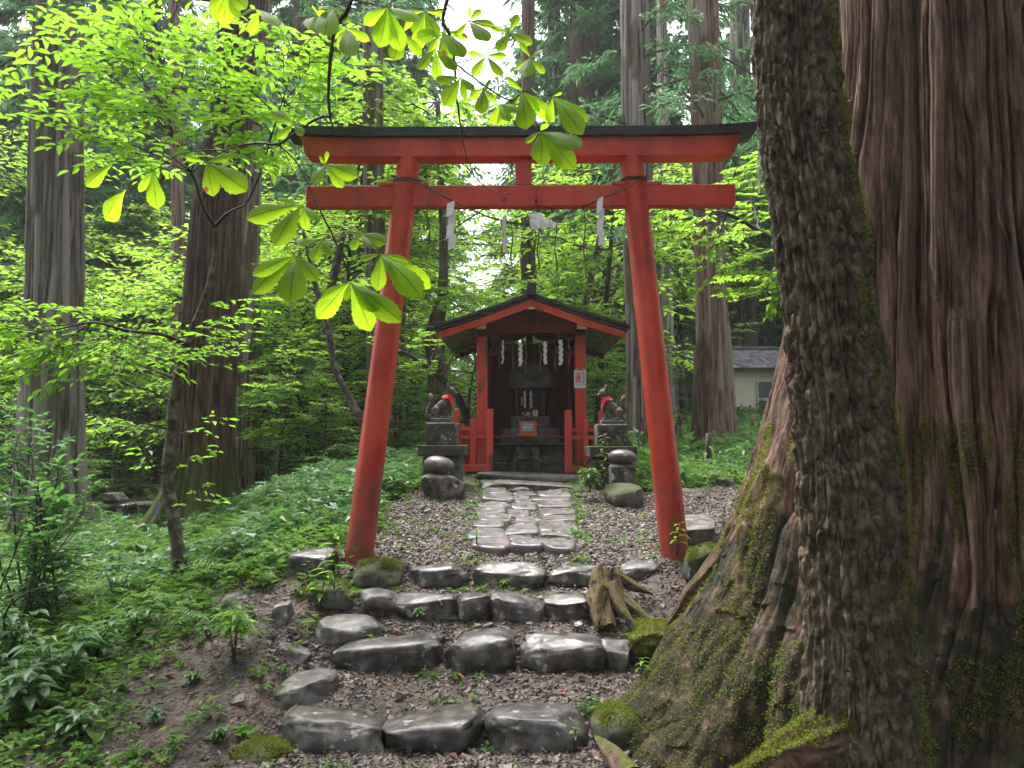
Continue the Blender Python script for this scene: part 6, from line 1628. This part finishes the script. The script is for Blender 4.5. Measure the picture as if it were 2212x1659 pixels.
# far wall of conifers on the hillside (looks alike: one label)
gf, lf = 'conifers in the far woods', 'dark conifer in the hazy woods closing the view behind the shrine'
us = []
for y, step, gap in ((30, 150, (900, 1230)), (42, 110, (930, 1190)), (58, 85, (970, 1150))):
    u = -260 + rng.uniform(0, 40)
    while u < 1900:
        uu = u + rng.uniform(-25, 25)
        if not (gap[0] < uu < gap[1]):
            us.append((uu, y + rng.uniform(-3, 3)))
        u += step
for k, (u, y) in enumerate(us):
    sc = rng.uniform(.8, 1.15)
    place(con[k % 2], u, y, sc, lf, gf)
for u, y, sc in ((960, 60, .5), (1010, 62, .42), (1060, 58, .5), (1110, 60, .45), (1170, 50, .6), (1215, 40, .7), (905, 40, .6)):
    place(con[2], u, y, sc * 1.4, 'small conifer low under the white gap of sky in the woods', 'small conifers under the sky gap')
# tall conifers, then unseen ones added round the viewer to block frontal sky light
for k, (u, y, sc) in enumerate(((1200, 27, 1.3), (1262, 23, 1.15), (1312, 30, 1.4), (1420, 24, 1.2), (850, 34, 1.5), (640, 26, 1.3), (730, 30, 1.4), (60, 22, 1.2), (300, 27, 1.3), (1850, 22, 1.2), (2000, 27, 1.3), (2150, 20, 1.2), (2300, 26, 1.3), (2500, 19, 1.2), (1930, 34, 1.3))):
    place(con[k % 2], u, y, sc, 'tall dark conifer whose drooping boughs fill the top of the picture', 'tall conifers in the woods')
for k, (x, y) in enumerate(((-11, -2), (-8, -7), (-3.5, -9), (1.5, -8), (6, -7), (10, -3), (12, 2), (-14, 4), (8.5, 6.5), (-6.5, -5), (7.5, 1.0), (-9, 1.2))):
    place(con[k % 2], 0, y, 1.0 + .15 * (k % 3), 'unseen conifer of the surrounding wood, added to block light from the front', 'unseen light-blocking conifers around the viewer', x=x)
# mid conifers, young
for k, (u, y, sc) in enumerate(((250, 19, .9), (330, 22, 1.0), (200, 24, 1.1), (620, 19, .8), (700, 22, .9), (760, 18, .6), (1250, 24, .9), (1345, 26, .8), (1470, 32, 1.0), (1500, 34, 1.0), (1655, 34, 1.2), (1690, 30, 1.0), (40, 17, .9), (-40, 21, 1.1), (860, 21, .6), (1080, 30, .5))):
    place(con[2], u, y, sc, 'young conifer with drooping grey-green branches among the broadleaf trees', 'young conifers in the woods')
# mid broadleaf trees
gm = 'broadleaf trees in the woods'
for k, (pi, u, y, sc, lab) in enumerate((
    (0, 250, 16, 1.0, 'pale green layered tree in the wood between the two big left cedars'),
    (0, 330, 17, 1.2, 'layered tree in the wood left of the leaning brown cedar'),
    (0, 20, 13, 1.0, 'layered green tree at the left edge of the photo behind the grey cedar'),
    (1, 230, 20, 1.0, 'tall leafy tree on the slope between the two left cedars'),
    (1, 640, 16, 1.0, 'tall leafy tree behind the slim pale trunk left of the torii'),
    (0, 740, 14, 1.0, 'leafy tree just left of the left torii pillar'),
    (3, 600, 12.5, .9, 'small leafy tree at the foot of the slim pale trunk'),
    (0, 1030, 19, .8, 'low leafy tree behind the left slope of the shrine roof'),
    (0, 1230, 18, 1.1, 'leafy tree behind the right slope of the shrine roof'),
    (1, 1330, 19, 1.1, 'tall bright tree between the shrine and the right torii pillar'),
    (0, 1460, 20, 1.0, 'leafy tree seen right of the right torii pillar'),
    (1, 1650, 31, 1.3, 'leafy tree right of the gnarled cedar above the hut'),
    (1, -120, 16, 1.2, 'tall leafy tree at the far left edge behind the grey cedar'),
    (1, 720, 21, 1.3, 'tallest leafy tree behind the black end of the torii rail'),
    (1, 560, 24, 1.4, 'tall leafy tree on the slope above the slim pale trunk'),
    (1, 60, 25, 1.5, 'tall leafy tree high on the slope behind the grey cedar'),
    (1, 1430, 29, 1.3, 'tall leafy tree far behind the pale slim trunk'),
    (1, 700, 13.2, 1.0, 'bright tall leafy tree standing behind the left end of the torii beams'),
    (1, 850, 16, 1.1, 'tall bright tree whose crown shows above the left half of the black torii rail'),
    (0, 1260, 15.5, 1.3, 'bright leafy tree close behind the right corner of the shrine roof'),
    (1, 1220, 22, 1.3, 'tall leafy tree seen right of the slim dark trunk above the shrine'),
    (0, 420, 12.5, 1.1, 'bright layered tree behind the leaning brown cedar'),
    (1, 1480, 23, 1.2, 'tall leafy tree between the pale slim trunk and the gnarled cedar'))):
    place(map_[pi], u, y, sc, lab, gm)
# shrubs and low undergrowth trees
gl, ll = 'shrubs of the undergrowth', 'knee to shoulder high leafy shrub of the shady undergrowth'
for k, (u, y, sc) in enumerate(((600, 11, .5), (700, 10.5, .45), (650, 13, .7), (760, 12, .6), (720, 15, .8), (560, 15, .8), (860, 12.5, .5), (880, 15, .7), (830, 16, .9), (470, 13, .7), (150, 15, .8), (60, 12, .8), (-20, 11, .7), (1200, 14.5, .6), (1260, 14, .6), (1330, 15, .7), (1400, 16, .6), (1100, 15, .6), (1010, 14, .6), 
                                (640, 17.5, 1.0), (520, 18, 1.1), (420, 17, 1.0), (900, 19, .9), (960, 17, .8), (1420, 24, 1.0), (1370, 21, 1.0), (700, 19, 1.1), (100, 19, 1.2), (290, 21, 1.2), (380, 22, 1.2))):
    place(map_[2 if k % 2 else 3], u, y, sc, ll, gl)

# ------------------------------------------------------------------ ground cover
def rosette_field(n, region, size, lm, name, label, cat, mask, leaves=6, lean=.5, h=.05, width=.45, power=1.0):
    x = rng.uniform(region[0], region[1], n * 3); y = region[2] + (region[3] - region[2]) * rng.random(n * 3) ** power
    k = rng.random(len(x)) < mask(x, y); x, y = x[k][:n], y[k][:n]; n = len(x)
    z = H(x, y) + (1 - smooth(9, 16, y)) * fbm(x * 9, y * 9, 0, 41, 3) * .022
    s_ = size * np.exp(rng.normal(0, .3, n))
    hh = h * rng.uniform(.3, 1.8, n)
    a0 = rng.uniform(0, 6.28, n)
    A = (a0[:, None] + np.arange(leaves)[None] * 2.4 + rng.normal(0, .3, (n, leaves)))
    lv = (np.arange(leaves)[None] + 1) / leaves
    pos = np.stack([np.repeat(x[:, None], leaves, 1) + rng.normal(0, .01, (n, leaves)), np.repeat(y[:, None], leaves, 1) + rng.normal(0, .01, (n, leaves)), z[:, None] + hh[:, None] * lv], -1).reshape(-1, 3)
    up = rng.normal(lean, .25, (n, leaves))
    d = np.stack([np.cos(A), np.sin(A), up], -1).reshape(-1, 3)
    nr = np.stack([rng.normal(0, .3, n * leaves), rng.normal(0, .3, n * leaves), np.ones(n * leaves)], 1)
    L_ = (s_[:, None] * rng.uniform(.6, 1.2, (n, leaves))).ravel()
    mb = MB(); cards(mb, pos, d, nr, L_, L_ * width, fold=.2, droop=.35)
    tag(mb.build(name, M[lm], at=(0, 0, 0)), label, cat, kind='stuff')
rosette_field(26000, (-9, -.9, 3.3, 12), .055, 'weed', 'ground_cover', 'dense low green weeds covering the forest floor left of the path', 'ground cover', lambda x, y: veg_mask(x, y) ** 1.3, 6, .45, .07, .5, 1.1)
rosette_field(9000, (-14, -1.2, 5.5, 16), .11, 'fern', 'tall_weeds', 'taller mixed weeds and ferns on the forest floor at left', 'undergrowth', lambda x, y: veg_mask(x, y) * smooth(.0, .5, vn(x * .7, y * .7, 0, 91) + .25) * (1 - .85 * ((x < -3.6) & (x > -7.2) & (y > 7.2) & (y < 11.2))), 9, .6, .13, .28)
rosette_field(9000, (.6, 9, 5.6, 16), .07, 'weed', 'ground_cover', 'low green weeds on the bank right of the torii', 'ground cover', lambda x, y: veg_mask(x, y) * smooth(7.2, 8.2, y + .15 * np.minimum(x, 4)) + .0, 6, .5, .09, .45)
rosette_field(5000, (1.2, 12, 8.0, 18), .16, 'fern', 'bank_ferns', 'arching bamboo grass and ferns on the bank right of the side path', 'undergrowth', lambda x, y: veg_mask(x, y) * smooth(-.2, .4, vn(x * .8, y * .8, 0, 92)), 9, .8, .2, .2)
rosette_field(16000, (-30, 24, 11, 34), .16, 'weed', 'woodland_floor_cover', 'hazy green plants covering the floor of the woods behind', 'ground cover', lambda x, y: .8 - .72 * smooth(.0, .6, 1 - np.abs((x + 6.5) / 5)) * (y < 24), 6, .6, .22, .45)
rosette_field(700, (-1.3, 1.5, 5.3, 8.8), .03, 'weed', 'tiny_weeds', 'tiny weeds and moss tufts in the gravel and flagstone joints', 'weeds', lambda x, y: .25 + .9 * (np.abs(np.abs(x - .02 - .02 * (y - 5.5)) - (.40 + .02 * (y - 5.5))) < .09), 6, .5, .02, .5)
rosette_field(1500, (-4.5, .8, 3.0, 5.3), .035, 'weed', 'step_weeds', 'small weeds scattered on the bare soil beside the steps', 'weeds', lambda x, y: np.clip(.02 + smooth(.15, .5, vn(x * 2.3, y * 2.3, 0, 95)) * (.9 - .75 * smooth(-1.4, -1.0, x)), 0, 1), 7, .4, .03, .5)

def fern_field(n, region, name, label, mask):
    rg = np.random.default_rng(55); mb = MB(); cnt = 0
    P_, D_, N_, L_ = [], [], [], []
    while cnt < n:
        x, y = rg.uniform(region[0], region[1]), rg.uniform(region[2], region[3])
        if rg.random() > mask(np.array([x]), np.array([y]))[0]: continue
        cnt += 1; z = Hs(x, y); s_ = rg.uniform(.16, .34); a0 = rg.uniform(0, 6.28)
        for k in range(6):
            a = a0 + k * 1.05 + rg.normal(0, .2); d = np.array([math.cos(a), math.sin(a), 0]); sdv = np.array([-d[1], d[0], 0])
            t = np.linspace(.12, 1, 15)
            c = np.array([x, y, z]) + d * (s_ * t)[:, None] + np.array([0, 0, 1.0]) * (s_ * (1.15 * t - .95 * t ** 2))[:, None]
            ll = s_ * .26 * np.sin(np.pi * (.12 + .86 * t)) + .004
            for sg in (-1, 1):
                P_.append(c); D_.append(sdv * sg + d * .35 + rg.normal(0, .06, (15, 3))); N_.append(np.array([0, 0, 1.0]) + rg.normal(0, .12, (15, 3))); L_.append(ll)
    cards(mb, np.concatenate(P_), np.concatenate(D_), np.concatenate(N_), np.concatenate(L_), .012, fold=.1, droop=.2)
    tag(mb.build(name, M['fern_light'], at=(0, 0, 0)), label, 'ferns', kind='stuff')
fern_field(420, (-7, -1.3, 4.6, 11), 'ferns', 'feathery pale green ferns among the weeds left of the torii', lambda x, y: veg_mask(x, y) * smooth(-.3, .3, vn(x * 1.1, y * 1.1, 0, 97)))

# individual plants
def plant(label, g, h, leaf, nl, lm='leaf_lit', stems=1, name='leafy_plant', group=None, spread=.4, whorl=False, width=.34):
    g = np.array(g, float)
    t = thing(name, label, 'plant', g, group)
    W_, L_ = MB(), MB()
    for s_ in range(stems):
        a = rng.uniform(0, 6.28); hh = h * rng.uniform(.75, 1.05) if stems > 1 else h
        tip = g + np.array([math.cos(a) * spread * .35 * h, math.sin(a) * spread * .35 * h, hh])
        c = np.stack([g + (tip - g) * q + np.array([0, 0, .0]) + rng.normal(0, .01 * h, 3) for q in np.linspace(0, 1, 7)])
        c[0] = g - [0, 0, .02]
        W_.tube(c, np.linspace(.005 + h * .004, .0015, 7), 6)
        for k in range(nl):
            q = 1 - .75 * (k / nl) if not whorl else 1 - .25 * (k // 6)
            p = g + (tip - g) * q
            A = k * 2.4 + a + rng.normal(0, .2)
            L1 = leaf * rng.uniform(.75, 1.1) * (.65 + .35 * min(1, 1.6 * (1 - q) + .5))
            # fine curved leaf
            d0 = np.array([math.cos(A), math.sin(A), .35]); tt = np.linspace(0, 1, 8)
            cen = p + d0 * L1 * tt[:, None] + np.array([0, 0, -.55 * L1]) * (tt ** 2)[:, None]
            sdv = np.array([-math.sin(A), math.cos(A), 0]); prof = np.sin(np.pi * np.clip(tt ** .8, 0, 1)) * L1 * width / 2
            V = np.stack([cen + sdv * (prof * e)[:, None] + np.array([0, 0, abs(e) * 1.0]) * (prof * .3)[:, None] for e in (-1, 0, 1)], 1).reshape(-1, 3)
            L_.grid(V, 3, 8)
    W_.build('stem', M['twig'], t, smooth_=True); L_.build('leaves', M[lm], t, smooth_=True)
plant('long-leaved green plant left of the second step', G(505, 1425), .26, .17, 12, stems=3, whorl=True, width=.24)
plant('young sapling with large pointed leaves over the mossy boulder left of the steps', G(690, 1320), .28, .14, 8)
plant('tall seedling standing before the foot of the left torii pillar', P(722, 1300, 5.0), .46, .15, 9)
plant('bright seedling before the base of the right torii pillar', P(1462, 1195, 5.25), .21, .10, 9)
plant('small weed by the cedar roots at the right end of the second step', P(1385, 1460, 3.95), .09, .06, 9)
plant('tiny weed at the foot of the lowest step near its right end', P(1240, 1605, 3.6), .07, .045, 7)
plant('tall thin flowering weed before the mossy right pedestal', P(1305, 1062, 7.3), .56, .09, 22, lm='weed')
plant('bushy green weed at the left foot of the right pedestal', P(1275, 1060, 7.35), .22, .13, 14, lm='weed', stems=5)
plant('leafy weed under the third step stones', P(905, 1332, 4.6), .05, .05, 12, lm='weed', stems=4)
plant('small weed before the middle of the top step', P(1088, 1268, 5.0), .05, .05, 8)
plant('small weed on the gravel by the first flagstones', P(1030, 1170, 5.6), .09, .05, 9)
gp = 'low leafy plants at the lower left'
for k, (u, v, h, lf_, lab) in enumerate(((60, 1560, .30, .16, 'broad-leaved plant at the lowest left edge of the photo'), (120, 1490, .32, .15, 'broad-leaved plant above the lowest left one'), (30, 1440, .34, .15, 'broad-leaved plant at the left edge, third from the bottom'),
        (200, 1430, .26, .12, 'low plant right of the broad-leaved clump at left'), (170, 1600, .16, .10, 'low plant on the soil at the lower left corner'), (300, 1380, .22, .1, 'low plant left of the bare soil patch'), (90, 1350, .36, .14, 'taller leafy plant at the left under the shrub'), (420, 1480, .08, .05, 'small weed clump in the middle of the bare soil'),
        (340, 1560, .07, .05, 'small weed clump low on the bare soil'), (450, 1380, .10, .06, 'small weed clump above the bare soil'), (250, 1300, .25, .10, 'leafy plant among the weeds left of the sapling'), (470, 1600, .06, .045, 'tiny weed clump left of the mossy boulder'))):
    plant(lab, G(u, v), h, lf_, 11, lm='leaf_shrub' if k % 2 else 'fern', stems=5 if h > .15 else 3, group=gp, spread=1.2, width=.4)

# large shrub at left
def shrub():
    g = G(80, 1330)
    t = thing('leafy_shrub', 'arching leafy shrub in front of the huge grey cedar at left', 'shrub', g)
    W_, L_ = MB(), MB()
    D0 = g[1]
    for (u, v, d) in ((60, 900, 5.6), (110, 960, 5.4), (130, 1010, 5.3), (140, 1080, 5.2), (120, 1130, 5.0), (80, 1050, 5.1), (40, 980, 5.5), (10, 920, 5.6), (130, 1200, 5.2), (80, 1190, 5.0), (-20, 1100, 5.2), (60, 1150, 4.9), (100, 1060, 5.6), (30, 870, 5.9)):
        a = g + rng.normal(0, .06, 3) * [1, 1, 0]
        leafy_branch(L_, W_, a, P(u, v, d), .009, .34, (.075, .042), 7, 11, .22, .35, six=True, flat=.35)
    W_.build('stems', M['twig'], t); L_.build('foliage', M['leaf_shrub'], t)
shrub()
def twig_bush():
    g = G(20, 1420)
    t = thing('bare_twigs', 'thin dark branching twigs rising at the left edge of the photo', 'bush', g)
    W_, L_ = MB(), MB()
    for px in ([(20, 1420, 4.4), (60, 1300, 4.35), (72, 1250, 4.3), (140, 1170, 4.3), (190, 1080, 4.4)], [(20, 1420, 4.4), (10, 1330, 4.3), (60, 1280, 4.2), (135, 1262, 4.1), (180, 1240, 4.1)], [(20, 1420, 4.4), (-20, 1340, 4.3), (30, 1200, 4.3), (60, 1120, 4.3)]):
        W_.tube(rope_path(px, 24), np.linspace(.008, .002, 24), 6)
    for a, b in (((140, 1170, 4.3), (190, 1080, 4.4)), ((60, 1280, 4.2), (180, 1240, 4.1)), ((30, 1200, 4.3), (60, 1120, 4.3))):
        leafy_branch(L_, W_, P(*a), P(*b), .002, .12, (.04, .02), 4, 5, .1, .3)
    W_.build('stems', M['twig'], t, smooth_=True); L_.build('leaves', M['leaf_mid'], t)
twig_bush()

# ------------------------------------------------------------------ stone lantern, wall, log at left
def lantern():
    y = 10.6; g = P(230, 1140, y); zg = Hs(g[0], y)
    t = thing('stone_lantern', 'small weathered stone lantern among the weeds left of the leaning cedar', 'lantern', (g[0], y, zg))
    mb = MB(); vbox(mb, 221, 240, 1096, 1150, y, .13, .01, drop=.1); mb.build('post', M['stone_dry'], t)
    mb = MB(); vbox(mb, 190, 272, 1090, 1098, y - .1, .3, .01); mb.build('table', M['carved'], t)
    mb = MB(); vbox(mb, 222, 246, 1078, 1090, y, .12, .008); mb.build('fire_box', M['iron'], t)
    a, b = P(208, 1080, y - .05), P(258, 1066, y - .05)
    mb = MB(); xm = (a[0] + b[0]) / 2; w2 = (b[0] - a[0]) / 2
    mb.prism([(xm - w2, a[2]), (xm + w2, a[2]), (xm + w2 * .5, b[2]), (xm - w2 * .5, b[2])], y - .1, y + .2); mb.build('cap', M['carved'], t)
    t2 = thing('stone_trough', 'low dark stone wall with sloping slab top behind the lantern', 'stone wall', P(290, 1110, 11.0), None)
    mb = MB(); vbox(mb, 255, 330, 1088, 1096, 11.0, .5, .02); mb.build('capping_slab', M['carved'], t2)
    mb = MB(); vbox(mb, 262, 275, 1096, 1135, 11.1, .3, .01, drop=.1); mb.build('support', M['dark_stone'], t2)
    mb = MB(); vbox(mb, 300, 322, 1096, 1135, 11.1, .3, .01, drop=.1); mb.build('support', M['dark_stone'], t2)
    mb = MB(); mb.tube([P(345, 1085, 8.1), P(342, 1098, 8.1), P(338, 1112, 8.1)], .008, 6)
    tag(mb.build('blue_ribbon', surf_mat('blue_tape', [(.05, .16, .6), (.06, .2, .65)], rough=.5, bump=0)), 'short blue ribbon hanging by the mossy root of the leaning cedar', 'ribbon')
lantern()
mb = MB(); root_tube(mb, [(500, 1112, 11.2), (545, 1092, 11.6), (610, 1062, 12.2)], [.09, .10, .09], 5, 20, 30, .08)
tag(mb.build('fallen_log', M['log'], smooth_=True), 'grey fallen log lying in the weeds left of the torii', 'log')

# ------------------------------------------------------------------ hut and barrier at right
def hut():
    y = 24.0
    g = P(1600, 892, y); zg = g[2]
    t = thing('plaster_hut', 'cream plastered hut with grey shingle roof behind the trees at right', 'hut', (g[0], y, zg))
    a, b = P(1505, 778, y), P(1900, 892, y)
    x0, x1, z1, z0 = a[0], b[0], P(1600, 790, y)[2], P(1600, 890, y)[2]
    mb = MB(); mb.box(((x0 + x1) / 2, y + 1.7, (z0 + z1) / 2), (x1 - x0, 3.4, z1 - z0 + .1), bev=.02); mb.build('wall', M['wall'], t)
    # roof: ridge runs along x
    ze = P(1600, 795, y - .5)[2]; zr = P(1600, 756, y + 1.7)[2]; ye, yr = y - .5, y + 1.7
    rx0, rx1 = P(1478, 790, y)[0] + .12, x1
    mb = MB(); n, m = 9, 60
    for sgn in (-1, 1):
        for i in range(n):
            f0, f1 = i / n, (i + 1) / n + .03
            for j in range(m):
                xa = rx0 + (rx1 - rx0) * (j + (.5 if i % 2 else 0) - .5) / m; xb = xa + (rx1 - rx0) / m * .97
                xa = max(xa, rx0); xb = min(xb, rx1)
                if xb - xa < .01: continue
                ya, yb2 = yr + sgn * (yr - ye) * (1 - f0) , yr + sgn * (yr - ye) * (1 - f1)
                if sgn < 0: ya, yb2 = ye + (yr - ye) * f0, ye + (yr - ye) * f1
                za, zb = ze + (zr - ze) * f0 + .03, ze + (zr - ze) * f1 + .015
                q = [(xa, ya, za), (xb, ya, za), (xb, yb2, zb), (xa, yb2, zb)]
                lo = [(p[0], p[1], p[2] - .02) for p in q]
                F = [[0, 1, 2, 3], [7, 6, 5, 4], [0, 4, 5, 1], [1, 5, 6, 2], [2, 6, 7, 3], [3, 7, 4, 0]]
                mb.add(q + lo, F if sgn < 0 else [w_[::-1] for w_ in F])
    mb.build('roof', M['hut_roof'], t)
    mb = MB(); mb.box(((rx0 + rx1) / 2, yr, zr + .06), (rx1 - rx0, .2, .09), bev=.02); mb.build('ridge_cap', M['hut_roof'], t)
    for sgn in (-1, 1):
        mb = MB(); mb.beam((rx0 + .02, yr, zr - .03), (rx0 + .02, yr + sgn * (yr - ye), ze - .03), .05, .12, up=(1, 0, 0)); mb.build('gable_board', M['alu'], t)
    mb = MB(); mb.add([(rx0 + .06, ye, ze - .03), (rx0 + .06, yr, zr - .03), (rx0 + .06, 2 * yr - ye, ze - .03), (x0, ye, ze - .03), (x0, yr, zr - .03), (x0, 2 * yr - ye, ze - .03)], [[0, 1, 4, 3], [1, 2, 5, 4]]); mb.build('soffit', M['hut_wood'], t)
    a, b = P(1633, 822, y), P(1672, 896, y)
    mb = MB(); cxm = (a[0] + b[0]) / 2; wd = b[0] - a[0]
    mb.box((a[0] + .03, y - .03, (a[2] + b[2]) / 2), (.06, .06, a[2] - b[2]), bev=.01); mb.box((b[0] - .03, y - .03, (a[2] + b[2]) / 2), (.06, .06, a[2] - b[2]), bev=.01)
    mb.box((cxm, y - .03, a[2] - .03), (wd - .12, .06, .06), bev=.01); zc = P(1650, 863, y)[2]; mb.box((cxm, y - .03, zc), (wd - .12, .06, .09), bev=.01)
    d = mb.build('door', M['alu'], t)
    mb = MB(); mb.box((cxm, y - .012, (a[2] - .06 + zc + .04) / 2), (wd - .12, .02, a[2] - zc - .1), bev=.002); mb.build('pane', M['glass'], d)
    mb = MB(); mb.box((cxm, y - .012, (zc - .04 + b[2]) / 2), (wd - .12, .02, zc - b[2] - .05), bev=.002); mb.build('lower_panel', M['stone_dry'], d)
    t = thing('log_barrier', 'low barrier of stacked dark logs before the hut', 'barrier', P(1620, 905, 21.5))
    for k in range(3):
        mb = MB(); v = 893 + k * 6
        p0, p1 = P(1570, v, 21.5), P(1700, v, 21.5); mb.tube([p0, (p0 + p1) / 2, p1], .042 * 1.0, 10); mb.build('log', M['log'], t, smooth_=True)
hut()
def posts():
    g = 'wooden posts along the bank'
    for u, v0, v1, y, wpx, lab in ((1531, 936, 990, 9.6, 13, 'dark wooden post on the bank right of the side path'), (1458, 918, 942, 13.5, 10, 'short brown post at the right edge of the torii pillar'), (1588, 898, 925, 15, 10, 'brown post before the stacked log barrier'), (1628, 895, 925, 15.5, 12, 'stumpy brown post at the right before the hut')):
        p0, p1 = P(u, v1, y), P(u, v0, y); zz = Hs(p0[0], y)
        mb = MB(); mb.tube([(p0[0], y, min(zz, p0[2]) - .1), (p0[0], y, (p0[2] + p1[2]) / 2), (p1[0], y, p1[2] - .01), (p1[0], y, p1[2])], [wpx / 1600 * y / 2] * 3 + [wpx / 1600 * y / 2 * .8], 14)
        tag(mb.build('wooden_post', M['log'], smooth_=True), lab, 'post', g)
    # thin stick leaning across the bank
    mb = MB(); mb.tube(rope_path([(1470, 903, 12), (1510, 915, 12), (1560, 925, 12), (1610, 900, 12)], 20), .012, 7)
    tag(mb.build('fallen_branch', M['root']), 'thin mossy branch lying across the bank before the gnarled cedar', 'branch')
    p = P(1471, 903, 13.4)
    t = thing('red_marker', 'small red-brown marker tube on the bank beside the torii pillar', 'marker', p)
    mb = MB(); mb.tube([P(1469, 918, 13.4), P(1469, 900, 13.4), P(1469, 893, 13.4)], [.045, .045, .03], 10); mb.build('tube', M['path_red'], t, smooth_=True)
    zz = Hs(P(1469, 918, 13.4)[0], 13.4)
    mb = MB(); q = P(1469, 916, 13.4); mb.tube([(q[0], 13.4, zz - .1), q], .018, 6); mb.build('stake', M['log'], t)
    mb = MB(); mb.tube([P(1472, 903, 13.35), P(1481, 902, 13.35)], [.02, .028], 8); mb.build('black_bracket', M['iron'], t)
posts()
# ------------------------------------------------------------------ the damp air of the wood
HAZE_D = 0.0012
mb = MB(); mb.box((0, 75, 24), (420, 260, 64), bev=.01)
hm, hnt = new_mat('damp_air')
ho = N(hnt, 'ShaderNodeOutputMaterial'); hv = N(hnt, 'ShaderNodeVolumePrincipled')
hv.inputs['Color'].default_value = (.88, .95, .90, 1); hv.inputs['Density'].default_value = HAZE_D; hv.inputs['Anisotropy'].default_value = .2
hnt.links.new(hv.outputs[0], ho.inputs['Volume'])
tag(mb.build('haze', hm, at=(0, 75, 24)), 'thin damp haze hanging in the forest air', 'haze', kind='stuff')
